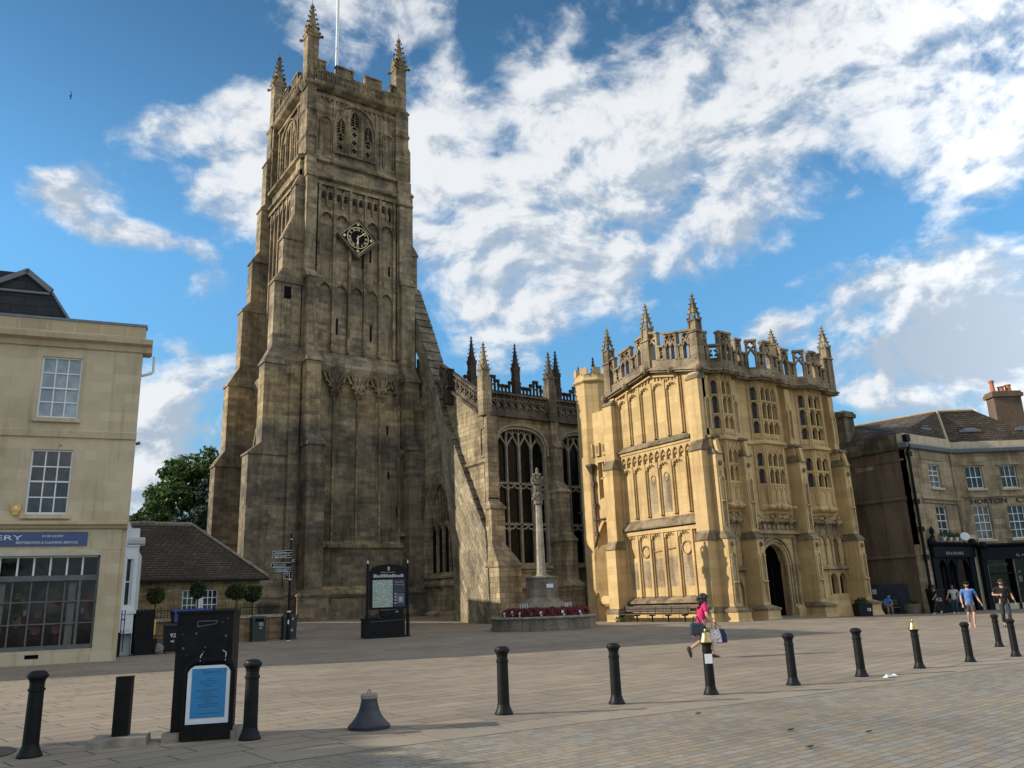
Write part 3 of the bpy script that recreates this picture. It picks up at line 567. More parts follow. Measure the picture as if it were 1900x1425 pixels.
# --- flagpole
fp=thing('flagpole','white flagpole with wire stays on top of the church tower','flagpole',(24.25,61.6,43.75))
mb=MB(); mb.tube([(24.25,61.6,43.7),(24.25,61.6,50.5),(24.25,61.6,58),(24.25,61.6,63)],[.17,.15,.13,.1],10); done('pole',mb,M['white'],fp)
for (x,y,z) in ((22.2,58.2,48),(26.6,58.3,48),(22.1,64.9,48),(26.5,64.8,48)):
    mb=MB(); mb.tube([(24.25,61.6,z),(x,y,43.9)],.035,4); done('stay',mb,M['iron'],fp)
for (x,y) in ((21.2,58.3),(27.4,58.4)):
    mb=MB(); mb.tube([(24.25,61.6,52.3),(x,y,44)],.014,3); done('stay',mb,M['iron'],fp)
# ------------------------------------------------------------------ church aisle and nave
AI=thing('church_aisle','church aisle with dark traceried windows between the brown tower and the golden porch','church aisle',(33,49,0))
M['mull']=plain('pale_mullion_stone',(.24,.205,.15),.9,var=.25,scale=2)
FA=Fr((0,46.5,0),90); FAW=Fr((30.0,0,0),180)
def tracery(mb,fr,u0,u1,v0,vs,vt,lights,trans,nb=-.34,nf=-.14,sub=True):
    w=(u1-u0)/lights
    for i in range(1,lights):
        u=u0+w*i; bw=.055 if i!=lights/2 else .08
        fbox(mb,fr,u-bw,u+bw,v0,vs-.1,nb,nf)
        fbox(mb,fr,u-.05,u+.05,vs-.1,arch_v(u,u0,u1,vs,vt)-.02,nb,nf-.03)
    for i in range(lights):
        a,b=u0+w*i,u0+w*(i+1); c=(a+b)/2; tv=min(arch_v(c,u0,u1,vs,vt)-.25,vs+w*.55)
        P=[(a,vs-.35),(a+w*.1,vs-.02),(c-w*.14,tv-.22),(c,tv),(c+w*.14,tv-.22),(b-w*.1,vs-.02),(b,vs-.35)]; ribbon(mb,fr,P,.085,nb,nf-.01)
        if sub:
            top=arch_v(c,u0,u1,vs,vt)-.03
            if top>tv+.15: fbox(mb,fr,c-.045,c+.045,tv,top,nb,nf-.03)
            for q in (a+w*.25,b-w*.25):
                t2=arch_v(q,u0,u1,vs,vt)-.05
                if t2>tv+.4: ribbon(mb,fr,[(q-w*.22,t2-.38),(q,t2-.12),(q+w*.22,t2-.38)],.06,nb,nf-.04)
        for t in trans:
            ribbon(mb,fr,[(a+.03,t-.5),(a+w*.14,t-.28),(c-w*.16,t-.3),(c,t-.08),(c+w*.16,t-.3),(b-w*.14,t-.28),(b-.03,t-.5)],.085,nb,nf-.02)
    for t in trans:
        fbox(mb,fr,u0,u1,t-.06,t+.05,nb,nf); k=lights*5
        for i in range(k): q=u0+(u1-u0)*(i+.5)/k; fbox(mb,fr,q-.035,q+.035,t+.05,t+.14,nb+.05,nf-.03)
def gothic(parent,fr,u0,u1,v0,vs,vt,lights,trans,mat,sub=True,hood=True,depth=.4):
    g=MB(); P=arch(u0,u1,vs,vt,14); fprism(g,fr,[(u0,v0)]+P+[(u1,v0)],-depth,-depth+.03)
    w=done('window',g,M['leadglass'],parent)
    t=MB(); tracery(t,fr,u0,u1,v0,vs,vt,lights,trans,-depth+.02,-.16,sub); done('tracery',t,mat,w)
    s=MB(); ribbon(s,fr,[(u0,v0)]+P+[(u1,v0)],.16,-.2,.05)
    if hood:
        H=arch(u0-.22,u1+.22,vs-.1,vt+.2,14); ribbon(s,fr,[(u0-.22,vs-.7)]+H+[(u1+.22,vs-.7)],.14,0,.16)
    fsolid(s,fr,[(-.3,v0),(.22,v0-.28),(.22,v0-.4),(0,v0-.45)],u0-.15,u1+.15); done('window_surround',s,mat,w)
# south wall
W1=(30.65,34.95,4.0,13.5); W2=(36.25,40.55,4.0,13.5)
mb=MB(); wall(mb,FA,30.0,44,-.3,14.2,-.5,0,[W1,W2])
for w in (W1,W2): spandrel(mb,FA,w[0],w[1],12.35,13.5,-.5,0,n=16)
fsolid(mb,FA,[(0,2.1),(.25,2.3),(.25,2.45),(0,2.8)],30,35.9); fsolid(mb,FA,[(0,-.3),(.3,-.3),(.3,.9),(0,1.2)],30,35.9); fsolid(mb,FA,[(0,3.3),(.12,3.35),(.12,3.5),(0,3.6)],31,35)
fbox(mb,FA,31.2,32.9,2.55,3.25,.01,.05)
done('south_wall',mb,M['aisle'],AI)
for w in (W1,W2): gothic(AI,FA,w[0],w[1],w[2],12.35,w[3],4,[6.65,9.5],M['mull'])
# west wall with raking top
Y0,Y1=46.5,57.0
ztop=lambda y:14.25+(y-46.7)*(18.3-14.25)/(52.7-46.7)
ww=(-55.2,-51.4,3.7,10.45)
mb=MB(); wall(mb,FAW,-57.0,-46.52,-.3,10.45,-.5,0,[ww]); spandrel(mb,FAW,ww[0],ww[1],6.9,10.45,-.5,0,n=16)
fprism(mb,FAW,[(-57,10.45),(-46.52,10.45),(-46.52,ztop(46.5)),(-57,ztop(57))],-.5,0)
fsolid(mb,FAW,[(0,2.55),(.25,2.75),(.25,2.95),(0,3.25)],-57,-46.6); fsolid(mb,FAW,[(0,-.3),(.35,-.3),(.35,.8),(0,1.0)],-57,-47)
fsolid(mb,FAW,[(0,10.8),(.16,10.95),(.16,11.1),(0,11.2)],-50,-46.5)
fbox(mb,FAW,-47.35,-46.6,11.3,13.6,0,.06); ribbon(mb,FAW,[(-47.2,11.5),(-47.2,13.2),(-46.97,13.45),(-46.75,13.2),(-46.75,11.5)],.09,.06,.14)
done('west_wall',mb,M['aisle'],AI)
gothic(AI,FAW,ww[0],ww[1],ww[2],6.9,ww[3],4,[],M['aisle'])
# splayed jamb order of the west window
mb=MB(); P=arch(ww[0]-.45,ww[1]+.45,6.9,10.95,14); ribbon(mb,FAW,[(ww[0]-.45,3.4)]+P+[(ww[1]+.45,3.4)],.22,0,.2)
done('outer_moulding',mb,M['aisle'],AI)
# pierced aisle parapet: rails, posts, little arches
def openpar(mb,fr,a,b,za,zb,h,step=.62,sub=True):
    n=max(1,int(round((b-a)/step))); z=lambda u:za+(zb-za)*(u-a)/(b-a)
    def rail(d0,d1,n0,n1): fprism(mb,fr,[(a,z(a)+d0),(b,z(b)+d0),(b,z(b)+d1),(a,z(a)+d1)],n0,n1)
    rail(-.35,-.1,-.3,.32); rail(-.1,.3,-.3,.1); rail(h*.60,h*.60+.14,-.24,.14); rail(h-.16,h,-.28,.2)
    for i in range(n+1):
        u=a+(b-a)*i/n; fbox(mb,fr,u-.085,u+.085,z(u)+.2,z(u)+h*.62,-.2,.16)
        fbox(mb,fr,u-.06,u+.06,z(u)+h*.62,z(u)+h-.1,-.2,.1)
        if i<n:
            c=u+(b-a)/n/2; w=(b-a)/n/2; zc=z(c)
            ribbon(mb,fr,[(u+.05,zc+h*.36),(c-w*.4,zc+h*.5),(c,zc+h*.6),(c+w*.4,zc+h*.5),(u+2*w-.05,zc+h*.36)],.09,-.18,.12)
            if sub:
                ribbon(mb,fr,[(u+.05,zc+h*.66),(c,zc+h*.86),(u+2*w-.05,zc+h*.66)],.08,-.18,.08); ribbon(mb,fr,[(c-w*.5,zc+.32),(c,zc+h*.34),(c+w*.5,zc+.32)],.08,-.16,.08)
mb=MB(); openpar(mb,FA,30.2,41.5,14.55,14.55,1.45); done('parapet',mb,M['parapet'],AI)
mb=MB(); openpar(mb,FAW,-52.9,-47.3,18.4,14.85,1.3,.6); done('parapet',mb,M['parapet'],AI)
for x,y in ((29.95,46.65),(35.65,46.45)):
    mb=MB(); mb.box(x-.36,x+.36,y-.36,y+.36,14.2,17.0); pinnacle(mb,x,y,17.0,.6,.5,2.0,6); done('pinnacle',mb,M['aisle'] if x<31 else M['parapet'],AI)
def abut(st,mat):
    mb=MB()
    for i,(z0,z1,a) in enumerate(st):
        mb.box(*a,z0,z1)
        if i+1<len(st):
            e=.08; b=st[i+1][2]; q=(a[0]-e,a[1]+e,a[2]-e,a[3]+.02); mb.frus(q,q,z1,z1+.1); mb.frus(q,b,z1+.1,st[i+1][0])
    return done('buttress',mb,mat,AI)
abut([(-.2,2.3,(35.2,36.4,44.6,46.6)),(2.8,5.4,(35.3,36.3,45.0,46.6)),(6.1,8.9,(35.35,36.25,45.5,46.6)),(9.7,12.2,(35.4,36.2,46.0,46.6)),(12.8,14.2,(35.45,36.1,46.2,46.6))],M['aisle'])
# raking (flying) buttress from the tower to the aisle corner
yz=[(58.2,27.9),(55.6,23.0),(54.3,20.3),(51.5,14.5),(48.4,9.2),(47.1,7.0),(46.6,6.2),(46.35,3.9),(46.2,-.3),(50.6,-.3),(51.0,5),(51.7,9.4),(52.4,12.8),(53.4,16),(54.8,19),(57.0,22.6)]
mb=MB(); mb.loops([[(29.62,y,z) for y,z in yz],[(30.85,y,z) for y,z in yz]])
done('flying_buttress',mb,M['rake'],AI)
mb=MB()
T=yz[:6]
for (y0,z0),(y1,z1) in zip(T,T[1:]):
    L=math.hypot(y1-y0,z1-z0); n=max(1,int(L/.75))
    for i in range(n):
        a,b=i/n,(i+1)/n; p=Vector((0,y0+(y1-y0)*a,z0+(z1-z0)*a)); q=Vector((0,y0+(y1-y0)*b,z0+(z1-z0)*b)); d=(q-p).normalized(); nn=Vector((0,-d.z,d.y)); nn=-nn if nn.y>0 else nn
        lo,hi=.03,.11; xs=(29.58,30.95)
        mb.loops([[(xs[0],p.y,p.z),(xs[1],p.y,p.z),(xs[1],p.y+nn.y*lo,p.z+nn.z*lo),(xs[0],p.y+nn.y*lo,p.z+nn.z*lo)],[(xs[0],q.y,q.z),(xs[1],q.y,q.z),(xs[1],q.y+nn.y*hi,q.z+nn.z*hi),(xs[0],q.y+nn.y*hi,q.z+nn.z*hi)]])
done('coping_slab',mb,M['trim'],AI)
abut([(-.2,3.7,(29.7,31.5,45.1,46.6)),(5.2,7.6,(29.75,30.85,45.9,46.6)),(8.2,8.4,(29.8,30.7,46.3,46.6))],M['aisle'])
abut([(8.3,14.2,(29.85,30.75,46.3,46.7))],M['aisle'])
mb=MB(); mb.box(29.5,30.3,55.7,57.1,-.2,16.5); mb.frus((29.5,30.3,55.7,57.1),(30,30.3,56.6,57.1),16.5,18.2); done('stair_pier',mb,M['tower'],AI)
# aisle lead roof and nave wall with pierced battlements
mb=MB(); mb.loops([[(30.3,46.9,14.9),(43,46.9,14.9),(43,51.2,17.3),(30.3,51.2,17.3)],[(30.3,46.9,14.7),(43,46.9,14.7),(43,51.2,17.1),(30.3,51.2,17.1)]]); done('aisle_roof',mb,M['lead'],AI)
FN=Fr((0,51.0,0),90); mb=MB(); fbox(mb,FN,29.3,46,16,17.4,-.4,0); fsolid(mb,FN,[(0,17.1),(.2,17.22),(.2,17.32),(0,17.45)],29.3,46); done('nave_wall',mb,M['nave'],AI)
mb=MB(); cw=.345; u=29.3; per=4.12; k=0; hs=[]
while u<45.5:
    ph=((u+cw/2-31.62)%per)/per; d=min(ph,1-ph,abs(ph-.5))*per/cw    # columns from the nearest merlon centre
    hs.append((u,1.32 if d<.75 else 1.0 if d<1.75 else .66)); u+=cw
fbox(mb,FN,29.3,46,17.4,17.55,-.2,0)
ph_=.75
for i,(u,h) in enumerate(hs):
    hl=hs[i-1][1] if i else h
    fbox(mb,FN,u-.062,u+.062,17.5,17.45+max(h,hl),-.16,0); fbox(mb,FN,u-.062,u+cw+.062,17.45+h-.17,17.45+h,-.2,.05)
    for q,s in ((u+.06,1),(u+cw-.06,-1)): fprism(mb,FN,[(q,17.45+h-.17),(q+s*.12,17.45+h-.17),(q,17.45+h-.34)],-.14,-.02)
    if h>1.2: fbox(mb,FN,u,u+cw,17.98,18.08,-.14,-.01)
done('nave_parapet',mb,M['nave'],AI)
for x in (31.62,35.74,39.86,43.98):
    mb=MB(); pinnacle(mb,x,50.95,17.0,.5,2.5,2.0,6); done('pinnacle',mb,M['nave'],AI)
# ------------------------------------------------------------------ porch
PO=thing('church_porch','tall golden stone porch with oriel windows, canted bays and pierced battlements','church porch',(42,36,0))
FP=Fr((0,31.9,0),90); FPW=Fr((35.6,0,0),180); GS=lambda y:14.45+.95*max(0,1-abs(y-35.8)/4.2)
mb=MB()
# south wall
door=(39.75,42.05,-.2,4.3); slit1=(36.75,37.1,3.0,4.6); slit3=(46.9,47.25,3.0,4.6); pw=(46.1,47.8,1.2,2.55)
wall(mb,FP,35.6,49.0,-.5,6.0,-.6,0,[door,slit1,slit3,pw]); spandrel(mb,FP,door[0],door[1],3.1,4.3,-.6,0,n=14)
op3=[]
wall(mb,FP,35.6,49,6.0,14.5,-.6,0)
fsolid(mb,FP,[(0,10.2),(.16,10.28),(.16,10.42),(0,10.55)],35.7,48.9); mb.box(48.4,49.0,32.5,40,-.5,14.5)
fsolid(mb,FP,[(0,-.5),(.3,-.5),(.3,.45),(0,.78)],35.6,39.6); fsolid(mb,FP,[(0,-.5),(.3,-.5),(.3,.45),(0,.78)],42.2,49.1)
done('south_wall',mb,M['porch'],PO)
# west wall: recessed panel face, sloped gable top
mb=MB(); mb.loops([[(35.78,31.95,-.4),(36.3,31.95,-.4),(36.3,40.1,-.4),(35.78,40.1,-.4)],[(35.78,31.95,14.45),(36.3,31.95,14.45),(36.3,40.1,14.45),(35.78,40.1,14.45)]])
fprism(mb,FPW,[(-40.1,14.45),(-31.95,14.45),(-35.8,15.4)],-.7,-.18)
fsolid(mb,FPW,[(-.18,-.4),(.16,-.4),(.16,.45),(0,.8),(-.18,.8)],-39.5,-32.6)
fbox(mb,FPW,-33.0,-31.9,.8,14.4,-.18,0); fbox(mb,FPW,-40.1,-39.1,.8,14.4,-.18,0)
done('west_wall',mb,M['porch'],PO)
mb=MB(); mu=[-39.1,-38.1,-36.98,-35.84,-34.66,-33.46,-32.9]
def tier(z0,z1,zs,za,frieze=None):
    for i,u in enumerate(mu):
        if 0<i<6:
            zt=(min(z1,GS(-u)-.35) if z1>12 else z1)
            fbox(mb,FPW,u-.075,u+.075,z0,zt,-.18,.02); fbox(mb,FPW,u-.16,u+.16,z0,zt,-.18,-.08)
    for a,b in zip(mu,mu[1:]):
        if b-a<.7:
            continue
        lift=(GS(-(a+b)/2)-14.45)*.75 if z1>12 else 0
        archfield(mb,FPW,a+.075,b-.075,zs+lift,za+lift,(za+lift+.1),-.18,-.03)
        c=(a+b)/2
        for k in (-.33,-.17,0,.17,.33):
            v=arch_v(c+k*(b-a),a+.075,b-.075,zs+lift,za+lift); mb.ell(FPW.p(c+k*(b-a),v-.07,-.09),(.07,.05,.07),5,4)
tier(1.42,5.25,4.75,5.15); tier(6.25,9.5,8.95,9.45); tier(11.0,14.6,13.35,13.85)
# frieze of small arches over the middle tier
n=12
for i in range(n):
    a=-39.1+(39.1-32.9)*i/n; b=a+(39.1-32.9)/n; archfield(mb,FPW,a+.04,b-.04,9.85,10.25,10.4,-.18,-.01); fbox(mb,FPW,a-.04,a+.04,9.5,10.4,-.18,.0)
    mb.ell(FPW.p((a+b)/2,9.98,-.1),(.06,.1,.1),5,4); mb.ell(FPW.p((a+b)/2-.1,9.9,-.1),(.05,.07,.07),5,4); mb.ell(FPW.p((a+b)/2+.1,9.9,-.1),(.05,.07,.07),5,4)
fbox(mb,FPW,-39.15,-32.9,10.38,10.52,-.18,.05); fbox(mb,FPW,-39.15,-32.9,5.2,5.42,-.18,.05)
for a,b in zip(mu,mu[1:]):
    if b-a<.7: continue
    l0=GS(-a)-.38; l1=GS(-b)-.38; fprism(mb,FPW,[(a,l0),(b,l1),(b,l1+.1),(a,l0+.1)],-.18,.02)
    for q in (.25,.5,.75): u=a+(b-a)*q; fbox(mb,FPW,u-.03,u+.03,14.0+(GS(-u)-14.45)*.8,GS(-u)-.3,-.18,-.08)
done('blind_tracery',mb,M['porch'],PO)
for pr in ([(-.18,10.52),(.16,10.56),(.16,10.64),(-.18,10.98)],[(-.18,5.45),(.18,5.52),(.18,5.6),(-.18,6.12)],[(-.18,1.0),(.2,1.04),(.2,1.14),(-.18,1.45)],[(0,.62),(.22,.68),(.22,.8),(0,.95)]):
    mb=MB(); fsolid(mb,FPW,pr,-39.22,-32.85); done('sill_ledge',mb,M['porchledge'],PO)
# carved inscriptions, wreath rings on the memorial panels
M['inscr']=stone('inscribed_stone',(.36,.28,.18),(.35,.272,.175),(.34,.265,.17),1.1,1.0,.004,streak=.1,bump=.1)
for (a,b,z0,z1) in ((-36.86,-35.95,6.4,8.55),(-35.72,-34.78,6.4,8.6),(-39.0,-38.2,1.9,3.55),(-37.98,-37.1,2.0,3.6),(-36.86,-35.96,2.0,3.7),(-35.7,-34.8,2.0,3.75),(-34.5,-33.6,2.0,3.75)):
    mb=MB(); fbox(mb,FPW,a,b,z0,z1,-.19,-.168,0); z=z1-.08; rg=random.Random(int(-a*10))
    while z>z0+.06:
        w=rg.uniform(.2,.42)*(b-a); c=(a+b)/2; fbox(mb,FPW,c-w,c+w,z-.028,z,-.172,-.164,1); z-=.075
    done('inscribed_panel',mb,[M['inscr'],M['porchtrim']],PO)
mb=MB()
for (u,z,r) in ((-37.55,4.15,.34),(-34.05,4.2,.38)):
    ribbon(mb,FPW,[(u+r*math.cos(i*math.pi/10),z+r*math.sin(i*math.pi/10)) for i in range(21)],.07,-.18,-.1)
ribbon(mb,FPW,[(-36.85,4.25),(-36.8,4.1),(-36.0,4.15),(-35.98,4.18)],.06,-.18,-.12); ribbon(mb,FPW,[(-35.68,4.18),(-34.9,4.25),(-34.85,4.4)],.06,-.18,-.12)
for (u,z) in ((-36.4,8.85-.35),(-35.25,8.9-.35)): ribbon(mb,FPW,[(u+.2*math.cos(i*math.pi/8),z+.28*math.sin(i*math.pi/8)) for i in range(17)],.06,-.17,-.14)
done('wreath_carving',mb,M['porchtrim'],PO)
# door
mb=MB(); fbox(mb,FP,39.75,42.05,-.3,4.3,-2.6,-2.5); g=done('doorway',mb,M['void'],PO)
mb=MB(); fbox(mb,FP,39.75,39.8,-.3,4.3,-2.5,-.55); fbox(mb,FP,42.0,42.05,-.3,4.3,-2.5,-.55); fbox(mb,FP,39.75,42.05,4.25,4.3,-2.5,-.6); done('passage_wall',mb,M['void'],g)
mb=MB(); fbox(mb,FP,41.6,41.68,0,3.0,-2.0,-.9); done('door_leaf',mb,M['ironmat'],g)
mb=MB(); fbox(mb,FP,39.6,42.2,-.3,.06,-.6,.25); done('door_step',mb,M['memorial'],g)
mb=MB(); P=arch(39.75,42.05,3.1,4.3,14)
for e,n0,n1 in ((.0,-.3,-.05),(.16,-.1,.08),(.36,0,.14)):
    Q=arch(39.75-e,42.05+e,3.1,4.3+e,14); ribbon(mb,FP,[(39.75-e,0)]+Q+[(42.05+e,0)],.13,n0,n1)
ribbon(mb,FP,[(39.1,0),(39.1,4.72),(42.75,4.72),(42.75,0)],.14,0,.16); fsolid(mb,FP,[(0,4.75),(.34,4.85),(.34,5.0),(0,5.15)],38.7,43.2)
fbox(mb,FP,42.95,43.05,3.0,4.8,0,.1); mb.ell(FP.p(43.0,2.85,.1),(.12,.12,.2),6,4)
done('door_surround',mb,M['porchtrim'],PO)
# carved friezes with angels under the bays
mb=MB(); rg=random.Random(3)
for (a,b) in ((36.2,37.9),(38.75,43.1),(43.95,47.8)):
    fsolid(mb,FP,[(0,5.5),(.3,5.55),(.3,5.7),(0,5.85)],a,b)
    c=(a+b)/2
    for k in (-.42,0,.36):
        u=c+k*(b-a)*.9
        mb.ell(FP.p(u,5.62,.35),(.2,.18,.24),7,5); mb.ell(FP.p(u+.02,5.92,.42),(.12,.12,.14),7,5)
        for s in (-1,1): mb.ell(FP.p(u+s*.35,5.62,.3),(.22,.12,.10),6,4); mb.ell(FP.p(u+s*.55,5.7,.26),(.12,.09,.16),6,4)
    fbox(mb,FP,a,b,4.95,5.5,0,.04)
u=38.9
while u<43: fprism(mb,FP,FSq(u,5.28,.16),.04,.12); ribbon(mb,FP,[(u-.16,5.1),(u,5.0),(u+.16,5.1)],.05,.04,.1); u+=.42
for (a,b) in ((36.2,38.0),(44.1,47.9)):
    k=int((b-a)/.55)
    for i in range(k+1):
        u=a+(b-a)*i/k; fbox(mb,FP,u-.05,u+.05,2.9,5.2,0,.1)
        if i<k: archfield(mb,FP,u+.05,u+(b-a)/k-.05,4.35,4.8,5.5,0,.09); mb.ell(FP.p(u,4.3,.1),(.1,.1,.16),5,4); ribbon(mb,FP,[(u,4.5),(u+.12,5.0),(u+.3,5.4)],.05,.09,.16)
fsolid(mb,FP,[(0,2.62),(.28,2.72),(.28,2.85),(0,3.0)],44.2,48.2); fsolid(mb,FP,[(0,2.62),(.28,2.72),(.28,2.85),(0,3.0)],36.1,38.0)
fbox(mb,FP,44.9,45.3,2.3,2.75,0,.12)
P=arch(36.4,37.7,1.7,2.3,8); ribbon(mb,FP,[(36.4,.8)]+P+[(37.7,.8)],.1,0,.1)
done('carved_frieze',mb,M['porchtrim'],PO)
def pwin(name,fr,a,b,z0,z1,n=-.35,arched=.0):
    g=MB(); fbox(g,fr,a,b,z0,z1,n,n+.02); w=done(name,g,M['bayglass'],PO); return w
pwin('slit_window',FP,*slit1); pwin('slit_window',FP,*slit3)
w=pwin('window',FP,*pw); mb=MB(); c=(pw[0]+pw[1])/2; fbox(mb,FP,c-.1,c+.1,1.2,2.55,-.35,.02)
for a,b in ((pw[0],c-.1),(c+.1,pw[1])): archfield(mb,FP,a,b,2.05,2.48,2.56,-.34,.0)
ribbon(mb,FP,[(pw[0]-.08,1.2),(pw[0]-.08,2.62),(pw[1]+.08,2.62),(pw[1]+.08,1.2)],.12,-.05,.06); done('mullion',mb,M['porch'],w)
# oriel bays: canted, projecting half a metre, two storeys of lights
D=.5
def bay(xa,xb,nl):
    faces=[(Fr((xa-D,31.9,0),135),D*1.4142,1),(Fr((xa,31.9-D,0),90),xb-xa,nl),(Fr((xb,31.9-D,0),45),D*1.4142,1)]
    body=MB(); panes=[]; tr=MB()
    rows=[(6.85,7.65,0),(7.86,8.80,1),(8.90,9.78,1),(10.97,11.78,1),(11.90,13.0,1),(13.08,13.98,1)]
    for fr,L,k in faces:
        op=[]; m=.13 if k>1 else .12; w=(L-2*m)/k; mw=.06 if k>1 else .1
        for i in range(k):
            for (z0,z1,g) in rows:
                if g: op.append((m+w*i+mw*(i>0)*.5+.02,m+w*(i+1)-mw*(i<k-1)*.5-.02,z0,z1))
        wall(body,fr,0,L,6.5,14.5,-.3,0,op)
        for (a,b,z0,z1) in op:
            q_=MB(); fbox(q_,fr,a,b,z0,z1,-.25,-.23); panes.append(q_); archfield(tr,fr,a,b,z1-.28,z1-.04,z1+.01,-.25,-.01); ribbon(tr,fr,[(a,z1-.25)]+arch(a,b,z1-.25,z1+.02,6)+[(b,z1-.25)],.05,-.02,.05)
        for i in range(k):
            a,b=m+w*i+.05,m+w*(i+1)-.05; ribbon(tr,fr,[(a,6.8),(a,7.4)]+arch(a,b,7.4,7.66,6)+[(b,7.4),(b,6.8)],.07,0,.05)
            for zz in (9.86,14.05): ribbon(tr,fr,[(a,zz-.05),(a+.1*w,zz+.1),((a+b)/2,zz+.24),(b-.1*w,zz+.1),(b,zz-.05)],.06,0,.06); fbox(tr,fr,(a+b)/2-.05,(a+b)/2+.05,zz-.1,zz+.15,-.02,.045)
            for q in (.25,.75): fprism(tr,fr,FSq(a+(b-a)*q,10.72,.1),0,.05)
        for u in (.06,L-.06): fbox(tr,fr,u-.06,u+.06,6.6,14.4,0,.06)
        for z in (7.72,8.84,11.82,13.0,): fbox(tr,fr,.05,L-.05,z,z+.08,-.01,.04)
        fsolid(tr,fr,[(-.1,10.2),(.22,10.30),(.22,10.44),(-.1,10.6)],-.09,L+.09)
    # corbelled base and floor
    o=lambda e,z:[(xa-D-e*.4,31.9,z),(xa-e*.4,31.9-D-e,z),(xb+e*.4,31.9-D-e,z),(xb+D+e*.4,31.9,z)]
    tr.loops([o(-.42,5.78),o(-.36,5.95),o(-.16,6.1),o(-.18,6.18),o(.08,6.28),o(.16,6.36),o(.16,6.48),o(.0,6.62)])
    for k in range(int((xb-xa)/.55)+2): u=xa-.2+k*.55; tr.ell((u,31.9-D-.14,6.42),(.17,.1,.1),6,4)
    tr.ell(((xa+xb)/2,31.9-D-.2,6.45),(.2,.14,.2),7,5)
    for k in (-.5,0,.5): tr.ell(((xa+xb)/2+k,31.7,5.85),(.2,.2,.14),6,4)
    b=done('oriel_bay',body,M['porch'],PO); [done('pane',q_,M['bayglass'],b) for q_ in panes]; done('bay_tracery',tr,M['porch'],b)
bay(36.97,38.02,2); bay(40.55,42.28,3); bay(45.35,46.9,2)
# buttresses of the porch
def pbut(st,mat=None):
    mb=MB()
    for i,(z0,z1,a) in enumerate(st):
        mb.box(*a,z0,z1)
        if i+1<len(st):
            b=st[i+1][2]; e=.07; q=(a[0]-e,a[1]+e,a[2]-e,a[3]+e*0); 
            mb.frus(q,q,z1,z1+.09,1); mb.frus(q,b,z1+.09,st[i+1][0],1)
    return mb
for x in (35.52,37.98,43.2,47.86):
    w=.62; mb=pbut([(-.5,.5,(x-.22,x+w+.25,30.35,32)),(.78,4.45,(x,x+w,30.75,32)),(4.9,9.3,(x,x+w,31.0,32)),(9.75,10.25,(x+.03,x+w-.03,31.3,32)),(10.5,14.1,(x+.06,x+w-.06,31.5,32))])
    mb.frus((x-.45,x+w+.45,30.1,32),(x-.22,x+w+.25,30.35,32),-.5,.12)
    F=Fr((x,30.75,0),90); F2=Fr((x,31.0,0),90); F3=Fr((x,31.5,0),90)
    for fr,z0,z1,i0 in ((F,1.0,2.0,0),(F,2.1,3.5,1),(F2,5.1,6.5,0),(F2,6.6,7.8,1),(F3,10.9,12.6,1)):
        fbox(mb,fr,.17,w-.17,z0,z1,.0,.008,2);  # darker flat panel paints the shade of a niche recess
        for u in (.12,w-.12): fbox(mb,fr,u-.045,u+.045,z0-.05,z1+.02,0,.06)
        if i0: ribbon(mb,fr,[(.1,z1-.02),(w/2,z1+.26),(w-.1,z1-.02)],.08,0,.085); fbox(mb,fr,w/2-.04,w/2+.04,z1+.2,z1+.55,0,.06)
        else: fsolid(mb,fr,[(0,z1),(.14,z1+.04),(.14,z1+.1),(0,z1+.12)],.1,w-.1)
    for fr,z in ((F2,8.75),(F,4.15)): mb.ell(fr.p(w/2,z,.05),(.13,.1,.16),6,5,1)
    mb.loops([[F2.p(.14,9.3,.0),F2.p(w-.14,9.3,.0),F2.p(w-.14,9.3,.12),F2.p(.14,9.3,.12)],[F2.p(.2,10.2,-.32),F2.p(w-.2,10.2,-.32),F2.p(w-.2,10.2,-.05),F2.p(.2,10.2,-.05)]]); mb.frus((x-.08,x+w+.08,31.1,32),(x-.08,x+w+.08,31.1,32),10.25,10.4,1)
    done('buttress',mb,[M['porch'],M['porchledge'],M['porchtrim']],PO)
for (y0,y1) in ((31.5,32.45),(39.25,40.15)):
    mb=pbut([(-.4,.5,(34.55,35.7,y0-.12,y1+.12)),(.78,4.4,(34.72,35.8,y0,y1)),(4.95,9.55,(34.95,35.8,y0,y1)),(10.2,13.9,(35.2,35.8,y0,y1)),(14.3,14.4,(35.5,35.8,y0,y1))])
    mb.frus((34.35,35.7,y0-.3,y1+.3),(34.55,35.7,y0-.12,y1+.12),-.4,.1)
    mb.box(34.62,35.7,y0-.1,y1+.1,.62,.78,1)
    done('buttress',mb,[M['porch'],M['porchledge']],PO)
